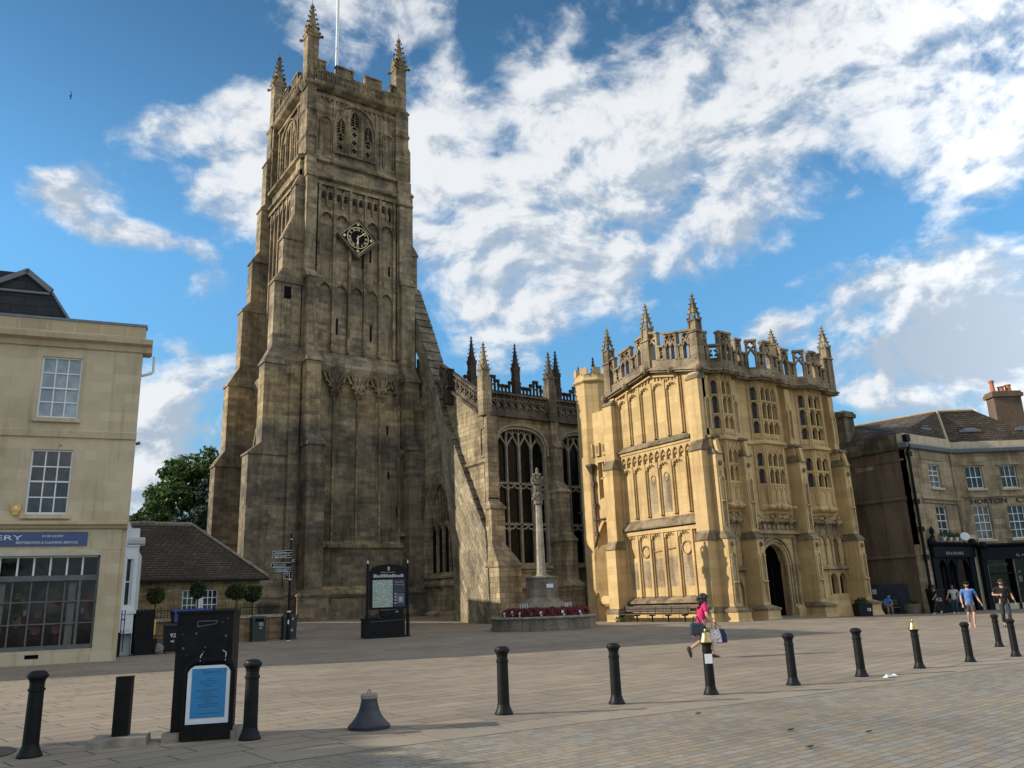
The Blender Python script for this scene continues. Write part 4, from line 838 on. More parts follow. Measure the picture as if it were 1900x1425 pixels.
# cornice and pierced parapet
def cornice(fr,a,b,za,zb,mb):
    for (d0,d1,n) in ((-.12,0,.22),(0,.1,.34),(.1,.2,.2)):
        fprism(mb,fr,[(a,za+d0),(b,zb+d0),(b,zb+d1),(a,za+d1)],-.2,n)
    fprism(mb,fr,[(a,za+.2),(b,zb+.2),(b,zb+.72),(a,za+.72)],-.18,.06)
def panel(mb,fr,a,b,z0,z1,n0=-.24,n1=.06,za=0.0):   # pierced panel: frame, mullion, lancets, roundels; za = slope
    s=za; q=lambda u:z0+s*(u-a)
    w=b-a; f=.15 if b-a>.7 else .12
    fprism(mb,fr,[(a-.04,q(a)+z1-z0-.11),(b+.04,q(b)+z1-z0-.11),(b+.04,q(b)+z1-z0+.02),(a-.04,q(a)+z1-z0+.02)],n0-.05,n1+.07,1)
    fprism(mb,fr,[(a,q(a)),(a+f,q(a)),(a+f,q(a)+z1-z0-.1),(a,q(a)+z1-z0-.1)],n0,n1); fprism(mb,fr,[(b-f,q(b)),(b,q(b)),(b,q(b)+z1-z0-.1),(b-f,q(b)+z1-z0-.1)],n0,n1)
    k=2 if w>.75 else 1; h=z1-z0
    k=1 if w<.95 else 2
    for i in range(k):
        u0=a+f+(w-2*f)*i/k; u1=a+f+(w-2*f)*(i+1)/k; c=(u0+u1)/2; zc=q(c)
        if i: fbox(mb,fr,u0-.05,u0+.05,q(u0),q(u0)+h-.1,n0,n1)
        hw=(u1-u0)/2
        if h>1.1:
            zt=zc+h-.62; ribbon(mb,fr,[(u0,zt-.3),(c-hw*.35,zt-.06),(c,zt+.06),(c+hw*.35,zt-.06),(u1,zt-.3)],.12,n0,n1); zr=zt+.3
        else: zr=zc+h*.48; ribbon(mb,fr,[(u0,zc+.06),(u1,zc+.06)],.1,n0,n1)
        rr=min(hw*.7,.2)
        for dx in (-1,1):
            for dz in (-1,1): fprism(mb,fr,[(c+dx*hw,zr+dz*rr*1.15),(c+dx*rr*.25,zr+dz*rr*1.15),(c+dx*rr*.62,zr+dz*rr*.62),(c+dx*hw,zr+dz*rr*.2)],n0,n1)
ZB=15.15
mb=MB()
segs=[((35.6,31.6),(36.45,31.6)),((36.45,31.6),(36.95,31.1)),((36.95,31.1),(38.05,31.1)),((38.05,31.1),(38.55,31.6)),((38.55,31.6),(40.0,31.6)),((40.0,31.6),(40.5,31.1)),((40.5,31.1),(42.35,31.1)),((42.35,31.1),(42.85,31.6)),((42.85,31.6),(44.8,31.6)),((44.8,31.6),(45.3,31.1)),((45.3,31.1),(46.95,31.1)),((46.95,31.1),(47.45,31.6)),((47.45,31.6),(49.0,31.6))]
pat=[['M'],['C'],['M'],['C'],['C','M','C'],['M'],['C','M','C'],['M'],['C','M','C'],['M'],['C','M','C'],['M'],['C','M']]
corn=MB()
for (a,b),pp in zip(segs,pat):
    v=Vector((b[0]-a[0],b[1]-a[1])); L=v.length; fr=Fr((a[0],a[1],0),math.degrees(math.atan2(v.x,v.y)))
    cornice(fr,-.04,L+.04,14.42,14.42,corn)
    ws=[1.0 if x=='M' else .7 for x in pp]; tot=sum(ws); u=0
    for x,wg in zip(pp,ws):
        w=L*wg/tot; panel(mb,fr,u+.01,u+w-.01,ZB,16.95 if x=='M' else 16.1); u+=w
# west gable parapet (rises to an apex)
sl=.95/4.2
for (y0,y1,hh,sg) in ((31.65,32.85,1.85,1),(32.85,33.2,.95,1),(33.2,34.3,1.8,1),(34.3,34.85,.95,1),(34.85,35.8,1.9,1),(35.8,36.85,1.9,-1),(36.85,37.35,.95,-1),(37.35,38.5,1.8,-1),(38.5,39.0,.95,-1),(39.0,40.1,1.85,-1)):
    zz=GS(y1)+.7; panel(mb,FPW,-y1+.01,-y0-.01,zz,zz+hh,za=(-sl if sg>0 else sl))
cornice(FPW,-40.2,-35.8,GS(40.0),GS(35.8),corn); cornice(FPW,-35.8,-31.5,GS(35.8),GS(31.6),corn)
for (x,y,z) in ((35.3,40.0,14.5),(35.3,35.8,15.4),(35.3,31.5,14.5),(37.5,30.85,14.45),(41.4,30.85,14.45),(46.1,30.85,14.45),(39.3,31.3,14.45),(43.8,31.3,14.45),(35.3,37.9,14.9),(35.3,33.7,14.9)): corn.ell((x,y,z),(.22,.22,.27),7,5)
done('parapet',mb,[M['porchpar'],M['porchpar']],PO); done('cornice',corn,M['porchpar'],PO)
# solid end piers and pinnacles
for (x,y,z0,zt,hs,hp,rot) in ((35.75,39.75,14.5,16.95,.95,1.5,0),(35.7,35.8,15.4,17.45,.85,1.55,0),(35.85,31.85,14.6,16.95,.75,1.6,0),(43.5,32.1,14.6,16.7,.35,1.2,0),(48.7,31.75,14.6,16.95,.85,1.45,0)):
    mb=MB(); mb.box(x-.3,x+.3,y-.3,y+.3,z0,zt); mb.frus((x-.38,x+.38,y-.38,y+.38),(x-.3,x+.3,y-.3,y+.3),zt-.08,zt+.05)
    pinnacle(mb,x,y,zt,.55,hs,hp,5,pierced=True); done('pinnacle',mb,M['porchpar'],PO)
mb=MB(); mb.loops([[(36,32,14.6),(49,32,14.6),(49,35.8,15.6),(36,35.8,15.6)],[(36,32,14.4),(49,32,14.4),(49,35.8,15.4),(36,35.8,15.4)]]); mb.loops([[(36,35.8,15.6),(49,35.8,15.6),(49,40,14.6),(36,40,14.6)],[(36,35.8,15.4),(49,35.8,15.4),(49,40,14.4),(36,40,14.4)]]); done('porch_roof',mb,M['lead'],PO)
# link block and stair turret on the north-west
mb=MB(); fL=Fr((36.0,0,0),180); ah=(-42.3,-40.4,-.3,6.4); mb.box(36.5,41,40.13,43.0,-.3,14.0)
wall(mb,fL,-43.0,-40.12,-.3,14.0,-.5,0,[ah,(-41.75,-41.15,8.0,10.4)]); spandrel(mb,fL,ah[0],ah[1],4.4,6.4,-.5,0)
fbox(mb,fL,-42.5,-40.2,-.3,6.5,-.9,-.55); fsolid(mb,fL,[(0,.9),(.2,1.1),(.2,1.3),(0,1.6)],-43,-40.2); fsolid(mb,fL,[(0,2.6),(.15,2.7),(.15,2.85),(0,3)],-43,-42.4)
P=arch(ah[0]-.15,ah[1]+.15,4.4,6.6,10); ribbon(mb,fL,[(ah[0]-.15,1.6)]+P+[(ah[1]+.15,1.6)],.2,0,.15)
for u in (-42.4,-41.7,-41.0): fbox(mb,fL,u-.22,u+.22,10.9,11.8,0,.16); fbox(mb,fL,u-.1,u+.1,11.1,11.6,.16,.18,1)
ribbon(mb,fL,[(-41.85,8),(-41.85,10.5),(-41.05,10.5),(-41.05,8)],.12,0,.08); fbox(mb,fL,-41.5,-41.4,8,10.4,-.3,-.05); fbox(mb,fL,-41.75,-41.15,9.3,9.4,-.3,-.05)
fbox(mb,fL,-41.75,-41.15,8,10.4,-.45,-.4,2); fbox(mb,fL,-42.75,-42.62,7.0,8.1,.006,.01,2); fbox(mb,fL,-41.0,-40.85,2.7,3.5,-.55,-.54,2)
done('link_block',mb,[M['porch'],M['porchtrim'],M['void']],PO)
mb=MB(); mb.lathe([(1.25,0),(1.25,16.25),(1.25,16.25),(1.42,16.4),(1.42,16.5),(1.25,16.65),(1.25,16.95)],36.85,42.95,8,0,R(22.5))
for i in range(8):
    a0=R(22.5)+i*math.pi/4; 
    for t0,t1 in ((-.22,.22),):
        A=[(36.85+r*math.cos(a0+t),42.95+r*math.sin(a0+t)) for r,t in ((1.27,t0),(1.27,t1),(1.0,t1),(1.0,t0))]
        mb.loops([[(x,y,16.9) for x,y in A],[(x,y,17.4) for x,y in A]])
done('stair_turret',mb,M['porch'],PO)
mb=MB(); pinnacle(mb,38.6,46.5,16.5,.35,.9,1.4,5); done('pinnacle',mb,M['nave'],PO)
# drainpipe with hopper
mb=MB(); X=35.9
mb.tube([(X-.1,42.3,9.7),(X-.1,42.15,5.4),(X-.1,42.7,4.3),(X-.1,42.65,.3)],.085,7); mb.frus((X-.18,X-.02,42.2,42.4),(X-.4,X,42.02,42.58),9.7,10.25); mb.box(X-.42,X,42.0,42.6,10.25,10.4)
for z in (8.9,7.4,5.5,3.9,1.5): mb.box(X-.2,X-.0,42.1-.02*(9-z)+(.45 if z<4.5 else 0),42.35-.02*(9-z)+(.45 if z<4.5 else 0),z,z+.3)
mb.tube([(X-.12,42.4,6.6),(X-.12,40.2,6.55)],.06,6); mb.tube([(X-.12,44.0,7.2),(X-.12,42.9,7.15)],.07,6)
done('drainpipe',mb,M['rust'],PO)
# ------------------------------------------------------------------ left building (shop with sash windows)
LB=thing('corner_shop_building','three storey pale ashlar shop building with slate mansard roof, at the left edge','building',(4.56,33.35,0))
FL=Fr((4.56,33.35,0),102)
M['blind']=plain('dim_window_blind',(.10,.10,.09),.8)
def sash(parent,fr,u0,u1,v0,v1,cols,rows_,glass,meet=None,n=-.12,fw=.06,bar=.022,arg='window',sill=True,sillmat=None):
    f=MB(); fbox(f,fr,u0,u0+fw,v0,v1,n-.04,n+.04); fbox(f,fr,u1-fw,u1,v0,v1,n-.04,n+.04); fbox(f,fr,u0+fw,u1-fw,v0,v0+fw*1.3,n-.04,n+.04); fbox(f,fr,u0+fw,u1-fw,v1-fw,v1,n-.04,n+.04)
    m=meet if meet else None
    if m: fbox(f,fr,u0+fw,u1-fw,m-.03,m+.03,n-.035,n+.05)
    for i in range(1,cols): u=u0+fw+(u1-u0-2*fw)*i/cols; fbox(f,fr,u-bar,u+bar,v0+fw,v1-fw,n-.02,n+.02)
    for i in range(1,rows_):
        v=v0+fw+(v1-v0-2*fw)*i/rows_
        if m and abs(v-m)<.12: continue
        fbox(f,fr,u0+fw,u1-fw,v-bar,v+bar,n-.019,n+.022)
    w=done(arg,f,M['white'],parent)
    g=MB(); fbox(g,fr,u0+.02,u1-.02,v0+.02,v1-.02,n-.05,n-.015); done('pane',g,glass,w)
    if sill: s=MB(); fbox(s,fr,u0-.12,u1+.12,v0-.16,v0-.01,-.1,.12); done('sill',s,sillmat or M['bath'],w)
    return w
wA=(-2.67,-1.31,8.78,11.16); wB=(-2.67,-1.31,5.2,7.58)
mb=MB(); wall(mb,FL,-30,.75,4.95,11.55,-.35,0,[wA,wB]+[(u,u+1.36,z0,z1) for u in (-6.2,-9.7,-13.2,-16.7,-20.2,-23.7) for z0,z1 in ((8.78,11.16),(5.2,7.58))])
fsolid(mb,FL,[(0,8.04),(.06,8.06),(.09,8.3),(0,8.36)],-30,.78)
done('upper_wall',mb,[M['bath']],LB)
mb=MB(); fbox(mb,FL,-30,.8,12.1,12.62,-.35,.02); done('parapet',mb,M['bathpar'],LB)
mb=MB(); fbox(mb,FL,-30,.84,12.62,12.72,-.4,.06); done('lead_coping',mb,M['lead'],LB)
mb=MB(); fsolid(mb,FL,[(-.3,11.5),(.08,11.55),(.14,11.75),(.36,11.82),(.4,12.0),(.3,12.03),(0,12.14),(-.3,12.14)],-30,1.08); done('cornice',mb,M['bath'],LB)
# east flank and back
AZb=8.0; FE=Fr(FL.p(.75,0,0),AZb)
mb=MB(); fbox(mb,FE,1.0,27,-.1,12.1,-6.5,-.01); fbox(mb,FE,.1,1.0,-.1,12.1,-.5,-.015); done('side_wall',mb,M['bathpale'],LB)
mb=MB(); fbox(mb,FE,0,27,12.1,12.6,-.4,.01); fbox(mb,FE,.2,.6,11.55,12.08,-.3,.3); done('side_parapet',mb,M['bathpar'],LB)
mb=MB(); fbox(mb,FL,-30,.0,-.1,12.0,-9,-.4); done('rear_wall',mb,M['bathpale'],LB)
# ground floor
mb=MB(); fbox(mb,FL,-.07,.56,-.2,3.98,-.3,.04); fbox(mb,FL,-.12,.62,-.2,.28,-.3,.06); done('pilaster',mb,M['bath'],LB)
mb=MB(); wall(mb,FL,-30,.56,-.2,.47,-.3,.02,[(-2.15,-1.72,.2,.34)]); fbox(mb,FL,-30,.57,3.98,4.66,-.3,.03); fbox(mb,FL,-30,.6,3.93,3.985,-.2,.05)
fbox(mb,FL,-2.2,-1.7,.18,.36,-.2,-.1,1)
done('shop_wall',mb,[M['bath'],M['void']],LB)
mb=MB(); fsolid(mb,FL,[(-.2,4.66),(.1,4.68),(.16,4.78),(.26,4.82),(.26,4.92),(-.1,5.0),(-.3,5.0)],-30,.74); done('fascia_cornice',mb,M['bathpale'],LB)
# sign
mb=MB(); fbox(mb,FL,-6.2,-.55,4.06,4.56,.04,.075); sg=done('shop_sign',mb,M['bluesign'],LB)
mb=MB(); 
for a_ in (('GALLERY',-4.62,4.28,.24,2.0),('01285 652947',-2.0,4.375,.105,.66),('RESTORATION & CLEANING SERVICES',-2.8,4.145,.118,1.95)): mb=MB(); add_text(mb,FL,*a_[:4],.08,width=a_[4],extr=.004); done('sign_lettering',mb,M['signwhite'],sg)
# shop window
mb=MB(); fbox(mb,FL,-8,-.07,3.72,3.93,-.02,.1); done('awning_box',mb,M['cream'],LB)
mb=MB(); n=-.18
fbox(mb,FL,-8,-.09,2.84,3.03,n-.06,n+.1); fbox(mb,FL,-8,-.09,.47,.62,n-.05,n+.16); fbox(mb,FL,-.16,-.07,.5,3.72,n-.05,n+.06)
for u in (-.66,-3.35): fbox(mb,FL,u-.045,u+.045,.6,2.86,n-.05,n+.07)
for u in (-1.14,-1.68,-2.2,-2.78,-3.9,-4.5): fbox(mb,FL,u-.025,u+.025,.6,2.86,n-.03,n+.03)
for v in (1.36,2.12): fbox(mb,FL,-8,-.09,v-.022,v+.022,n-.028,n+.034)
sf=done('shop_window',mb,M['greyframe'],LB)
mb=MB()
for u in (-.64,-1.14,-1.67,-2.19,-2.7,-3.25,-3.8): fbox(mb,FL,u-.03,u+.03,3.03,3.72,n-.03,n+.03)
fbox(mb,FL,-8,-.09,3.66,3.73,n-.03,n+.04); done('transom_light',mb,M['white'],sf)
mb=MB(); fbox(mb,FL,-8,-.09,.5,3.72,n-.06,n-.035); done('pane',mb,M['shopglass'],sf)
for a_,b_ in ((-1.02,-.78),(-3.2,-3.0)): mb=MB(); fbox(mb,FL,a_,b_,.62,2.84,n-.036,n-.031); done('window_blind',mb,M['blind'],sf)
rg=random.Random(5); GD=[plain('dim_red_goods',(.05,.016,.012),.7,var=.6,scale=9),plain('dim_ochre_goods',(.05,.034,.018),.7,var=.6,scale=9)]
for i in range(14):
    u=rg.uniform(-3.1,-.2); v=rg.uniform(.9,2.4); q=rg.uniform(.1,.22); mb=MB(); fprism(mb,FL,[(u+q*rg.uniform(.5,1)*math.cos(k*.9),v+q*1.3*rg.uniform(.6,1)*math.sin(k*.9)) for k in range(7)],n-.037,n-.032); done('display_item',mb,rg.choice(GD),sf)
mb=MB(); fbox(mb,FL,-2.36,-2.26,1.66,1.86,n-.036,n-.030); done('window_notice',mb,M['blind'],sf); mb=MB(); fbox(mb,FL,-.56,-.48,1.68,1.86,n-.036,n-.030); done('window_notice',mb,M['blind'],sf)
sash(LB,FL,*wA,3,4,M['curtainpane'],meet=9.94); sash(LB,FL,*wB,3,4,M['pane'],meet=6.4)
for u in (-6.2,-9.7,-13.2,-16.7,-20.2,-23.7):
    for z0,z1 in ((8.78,11.16),(5.2,7.58)): sash(LB,FL,u,u+1.36,z0,z1,3,4,M['pane'],meet=(z0+z1)/2)
# mansard
mb=MB(); pr=[(-1.82,12.6),(-2.86,14.2),(-3.72,14.9),(-9,14.95),(-9,12.6)]
A=[FL.p(u,z,-1.3) for u,z in ((-1.8,12.6),(-2.86,14.22),(-3.74,14.92),(-12,14.92),(-12,12.6))]; B=[FL.p(u,z,-6.5) for u,z in ((-1.8,12.6),(-2.86,14.22),(-3.74,14.92),(-12,14.92),(-12,12.6))]
mb.loops([A,B]); done('mansard_roof',mb,M['blueslate'],LB)
mb=MB(); 
for (a,b) in (((-2.86,14.26),(-3.74,14.98)),((-3.74,14.98),(-4.9,14.3))): ribbon(mb,FL,[a,b],.2,-1.32,-1.16)
ribbon(mb,FL,[(-2.9,14.12),(-12,14.12)],.09,-1.3,-1.22); ribbon(mb,FL,[(-1.78,12.65),(-2.84,14.26)],.07,-1.32,-1.24); done('lead_flashing',mb,M['lead'],LB)
mb=MB(); fbox(mb,FL,-1.8,-1.1,12.7,12.83,-2.0,-.5); fbox(mb,FL,-12,-3.6,12.72,12.9,-.9,-.75); done('roof_kerb',mb,M['bathpar'],LB)
mb=MB(); p=FL.p; mb.tube([p(.74,10.72,-.4),p(1.1,10.85,-.4),p(1.17,10.95,-.4),p(1.17,11.55,-.4)],.055,8); done('flue_pipe',mb,M['white'],LB)
mb=MB(); mb.tube([p(.76,7.95,-.3),p(.92,8.0,-.3)],.06,6); mb.tube([p(-1.75,7.75,0),p(-1.75,7.75,.03)],.03,5); done('overflow_pipe',mb,M['greyframe'],LB)
mb=MB(); fbox(mb,FL,-3.08,-2.78,5.3,5.56,.0,.12); fprism(mb,FL,[(-3.05,5.3),(-2.81,5.3),(-2.86,5.16),(-3.0,5.16)],.0,.1); fbox(mb,FL,-2.98,-2.88,5.38,5.48,.12,.125,1); al=thing('alarm_box','yellow alarm box on the pale wall beside the lower sash window','alarm box',tuple(FL.p(-2.93,5.35,0)))
done('housing',mb,[M['yellow'],M['white']],al)
# ------------------------------------------------------------------ white bay-fronted house behind
WB=thing('white_bay_house','white painted rusticated house with a narrow bay window between the shop and the cottage','house',(5.9,36.5,0))
fb=Fr((5.55,35.6,0),102)
mb=MB(); fbox(mb,fb,-.6,.12,.9,4.6,-2,0)
for i in range(9): fbox(mb,fb,-.6,.135,.95+i*.41,.95+i*.41+.37,-1,.02)
mb2=MB(); fbox(mb2,fb,-.6,.16,-.2,.9,-2,.03); done('quoined_wall',mb,M['white'],WB); done('black_plinth',mb2,M['ironmat'],WB)
fq=Fr((5.85,36.3,0),102)
mb=MB(); wall(mb,fq,-.2,.42,1.75,4.25,-.5,0,[(.03,.27,1.95,3.75)]); fbox(mb,fq,-.2,.46,4.25,4.32,-.5,.05); fsolid(mb,fq,[(-.4,4.3),(.1,4.36),(.18,4.5),(.2,4.6),(-.4,4.6)],-.2,.62); fbox(mb,fq,-.15,.4,4.6,4.98,-.5,.02)
fbox(mb,fq,-.2,.42,.85,1.6,-.5,0); fbox(mb,fq,-.1,.36,.95,1.5,0,.03); fbox(mb,fq,-.2,.5,1.6,1.75,-.5,.06)
fs=Fr(fq.p(.42,0,0),8); wall(mb,fs,0,1.4,1.75,4.25,-.06,-.0,[(.3,1.1,1.95,3.75)]); fbox(mb,fs,0,1.4,.85,1.6,-.3,0)
bw=done('bay',mb,M['white'],WB)
mb=MB(); fbox(mb,fq,.03,.27,1.95,3.75,-.12,-.09); done('pane',mb,M['pane'],bw)
mb=MB(); fbox(mb,fq,.03,.27,2.83,2.87,-.09,-.05); fbox(mb,fq,.17,.27,1.95,3.75,-.095,-.088); done('sash_bar',mb,M['white'],bw)
mb=MB(); fbox(mb,fb,-3,.0,-.1,5.5,-6,-1.9); fbox(mb,fq,-1.2,.35,-.1,4.2,-6,-.5); done('rear_wall',mb,M['white'],WB)
mb=MB()
for u in (.0,.11): mb.tube([fb.p(.2+u,.2,.3),fb.p(.2+u,1.75,.3)],.018,5)
mb.tube([fb.p(.2,1.4,.3),fb.p(.31,1.4,.3)],.02,5); done('handrail',mb,M['iron'],WB)
# ------------------------------------------------------------------ stone roofed cottage
CT=thing('cottage','low stone cottage with a moss-streaked stone slate hipped roof in front of the tower','cottage',(11,48,0))
mb=MB(); wall(mb,Fr((0,46.4,0),90),7.0,14.4,-.1,3.4,-.35,0,[(10.35,12.2,1.5,2.72)]); mb.box(14.05,14.4,46.75,53,-.1,3.4); mb.box(7,14.0,52.6,53,-.1,3.4); mb.box(7,7.3,46.75,52.6,-.1,3.4); done('wall',mb,M['rubble'],CT)
mb=MB(); e=[(6.8,46.05,3.3),(14.75,46.05,3.3),(14.75,53.3,3.3),(6.8,53.3,3.3)]; r1,r2=(6.8,49.7,6.5),(11.35,49.7,6.5)
mb.add(e+[r1,r2]+[(x,y,z-.14) for x,y,z in e],[[0,1,5,4],[1,2,5],[2,3,4,5],[0,4,3],[0,6,7,1],[1,7,8,2],[2,8,9,3],[3,9,6,0],[6,9,8,7]]); rf=done('roof',mb,M['stoneslate'],CT)
mb=MB(); mb.tube([r1,r2],.13,6); mb.tube([r2,(14.78,46.03,3.36)],.1,6); mb.tube([r2,(14.78,53.3,3.36)],.1,6); mb.box(8.6,9.3,49.55,49.9,6.5,6.66); done('ridge_tiles',mb,M['concrete'],rf)
sash(CT,Fr((0,46.4,0),90),10.35,11.15,1.5,2.72,3,3,M['pane'],sill=False); sash(CT,Fr((0,46.4,0),90),11.4,12.2,1.5,2.72,3,3,M['pane'],sill=False)
mb=MB(); fbox(mb,Fr((0,46.4,0),90),11.15,11.4,1.5,2.72,-.3,-.0); done('mullion',mb,M['white'],CT)
mb=MB(); mb.box(7,14.85,45.93,46.05,3.14,3.24); done('gutter',mb,M['ironmat'],CT)
# low wall and railings in front of the cottage
LW=thing('low_stone_wall','low coursed stone wall carrying black spiked railings in front of the cottage','wall',(11.5,42.2,0))
mb=MB(); mb.box(7.2,14.35,42.1,42.4,-.1,1.18); mb.box(14.05,14.35,42.4,46.0,-.1,1.18); done('masonry',mb,M['lowwall'],LW)
mb=MB(); mb.frus((7.2,14.42,42.02,42.48),(7.2,14.38,42.12,42.38),1.18,1.32); mb.frus((13.97,14.42,42.48,46),(14.07,14.38,42.48,46),1.18,1.32); done('coping',mb,M['concrete'],LW)
RL=thing('railing','black iron spiked railings on top of the low cottage wall','railing',(11,42.25,1.3))
mb=MB(); x=7.3
mb.box(7.2,14.3,42.23,42.27,1.66,1.70)
while x<14.3: mb.tube([(x,42.25,1.28),(x,42.25,1.8),(x,42.25,1.9)],[.014,.014,.003],4); x+=.15
done('front_bars',mb,M['iron'],RL)
mb=MB(); y=42.4; mb.box(14.18,14.22,42.3,46,1.66,1.7)
while y<46: mb.tube([(14.2,y,1.28),(14.2,y,1.8),(14.2,y,1.9)],[.014,.014,.003],4); y+=.15
done('side_bars',mb,M['iron'],RL)
# ------------------------------------------------------------------ right-hand shop row
HB=thing('shop_row_building','stone shop building with brown rendered side wall, stone tiled roof and dormers, right edge','building',(55,29,0))
fW=Fr((52,0,0),180); f1=Fr((52,29.05,0),90); f2=Fr((57.93,29.05,0),124.76); zb=-.6
mb=MB(); fbox(mb,fW,-48,-29.46,zb,10.42,-.4,0)
for z in (7.0,3.25): fsolid(mb,fW,[(0,z),(.1,z+.05),(.1,z+.15),(0,z+.25)],-48,-29.4)
fbox(mb,fW,-48,-29.2,9.65,9.8,0,.06); fprism(mb,fW,[(-33.0,9.75),(-32.7,9.3),(-31.5,9.35),(-31.2,9.8)],.0,.012,1); done('side_wall',mb,[M['render'],M['hort']],HB)
mb=MB(); fbox(mb,fW,-48,-29.47,10.45,11.5,-.4,.03); fsolid(mb,fW,[(-.3,10.3),(.2,10.42),(.2,10.5),(-.3,10.55)],-48,-28.9); done('side_parapet',mb,M['ledge'],HB)
wins1=[(2.65,4.1,7.95,9.55),(2.7,4.12,4.6,6.7)]; 
mb=MB(); wall(mb,f1,0,5.93,4.1,10.5,-.4,0,wins1); fbox(mb,f1,0,.95,zb,10.45,-.4,.03); fbox(mb,f1,5.6,5.93,4.1,10.5,0,.12); fsolid(mb,f1,[(0,7.05),(.08,7.1),(.08,7.25),(0,7.3)],1.2,5.6); fsolid(mb,f1,[(0,6.82),(.08,6.86),(.08,6.95),(0,7.0)],1.2,5.6)
for i in range(12): fbox(mb,f1,.0,.5+.35*(i%2),zb+i*.9,zb+i*.9+.42,0,.05)
fbox(mb,f1,1.8,4.6,9.85,9.95,0,.06); fbox(mb,f1,1.3,5.3,10.05,10.4,0,.02)
done('bay_wall',mb,M['hort'],HB)
wins2=[(.84,2.02,7.95,9.55),(3.28,4.44,7.92,9.52),(.88,2.04,4.42,6.73),(3.28,4.46,4.42,6.72),(5.7,6.86,7.92,9.52),(5.7,6.86,4.42,6.72)]
mb=MB(); wall(mb,f2,0,22,4.05,10.45,-.4,0,wins2); fsolid(mb,f2,[(0,7.28),(.1,7.33),(.1,7.45),(0,7.55)],.15,22); fbox(mb,f2,0,.3,4.1,10.4,0,.1)
for a,b,c,d in wins2[:2]: fbox(mb,f2,a-.2,b+.2,d+.02,d+.12,0,.1)
done('front_wall',mb,M['hort'],HB)
mb=MB(); fsolid(mb,f1,[(-.3,10.4),(.28,10.5),(.34,10.72),(.3,10.8),(-.3,10.85)],-.2,6.0); fsolid(mb,f2,[(-.3,10.4),(.28,10.5),(.34,10.72),(.3,10.8),(-.3,10.85)],-.05,22); done('cornice',mb,M['lead'],HB)
mb=MB(); fbox(mb,f1,-.02,6.0,10.85,11.5,-.4,.02); fbox(mb,f2,0,22,10.85,11.3,-.4,-.05); done('front_parapet',mb,M['bath'],HB)
for a in wins1: sash(HB,f1,*a,2,4,M['pane'] if a[2]<6 else M['greyedpane'],meet=(a[2]+a[3])/2+.05,n=-.18)
for i,a in enumerate(wins2): sash(HB,f2,*a,3,4 if a[2]<6 else 2,[M['pane'],M['pane'],M['greyedpane'],M['pane'],M['pane'],M['pane']][i],meet=(a[2]+a[3])/2,n=-.18)
# roof
mb=MB(); P=lambda x,y,z:(x,y,z)
A=[fW.p(-29.1,11.5,-.1),f1.p(5.95,11.5,-.1),f2.p(.2,11.32,-.1),f2.p(22,11.32,-.1)]
r0,r1_,r2_=(53.9,35.5,13.1),(58.14,29.6,13.72),(60.3,28.1,13.72); eH=f2.p(6.9,11.32,-.1); eB=f2.p(9.0,11.32,-6)
hv=f2.p(5.6,12.2,-1.6)
mb.add([A[0],A[1],A[2],eH,r0,r1_,r2_,eB,(52.1,44,11.5),(53.9,44,13.1)],[[0,1,5,4],[1,2,5],[2,3,6,5],[3,7,6],[8,0,4,9]]); rf=done('roof',mb,M['stoneslate2'],HB)
mb=MB(); mb.tube([r1_,A[1]],.12,5); mb.tube([r1_,r2_],.1,5); mb.tube([r0,r1_],.1,5); done('hip_tiles',mb,M['bath'],rf)
mb=MB(); mb.loops([[(52.3,30.2,11.5),(56,29.4,11.55),(54.6,33,12.6)],[(52.3,30.2,11.45),(56,29.4,11.5),(54.6,33,12.5)]]); 
mb.loops([[(52.1,29.3,11.52),(52.1,44,11.52),(54.0,44,13.2),(54.0,33,12.95),(53.6,30.5,12.2)],[(52.1,29.3,11.4),(52.1,44,11.4),(54.0,44,13.0),(54.0,33,12.8),(53.6,30.5,12.0)]]); done('slate_slope',mb,M['blueslate'],rf)
# dormers
def dormer(fr,u0,u1,v0,v1,n,back):
    mb=MB(); fbox(mb,fr,u0-.1,u1+.1,v1,v1+.12,n-back,n+.1); fprism(mb,fr,[(u0-.1,v1+.12),(u1+.1,v1+.12),((u0+u1)/2+.3,v1+.3),((u0+u1)/2-.3,v1+.3)],n-back,n+.05); fbox(mb,fr,u0-.08,u0,v0,v1,n-back,n-.02); fbox(mb,fr,u1,u1+.08,v0,v1,n-back,n-.02); d=done('dormer',mb,M['lead'],rf)
    sash(HB,fr,u0,u1,v0,v1,4,2,M['pane'],n=n-.02,fw=.07,bar=.03,sill=False)
dormer(f2,1.15,2.5,11.42,12.05,-.28,1.5); dormer(f2,5.2,6.5,11.40,12.03,-.28,1.5); dormer(f1,3.1,4.2,11.62,12.1,-.3,1.4)
# drainpipe
mb=MB(); mb.tube([f1.p(.15,11.2,.14),f1.p(.15,10.6,.3),f1.p(.2,10.2,.14),f1.p(.2,zb,.14)],.085,7)
for z in (9.9,6.7,4.9,3.1,1.2): fbox(mb,f1,.02,.42,z,z+.32,.02,.27)
fbox(mb,f1,-.08,.36,10.9,11.35,.03,.35); done('drainpipe',mb,M['ironmat'],HB)
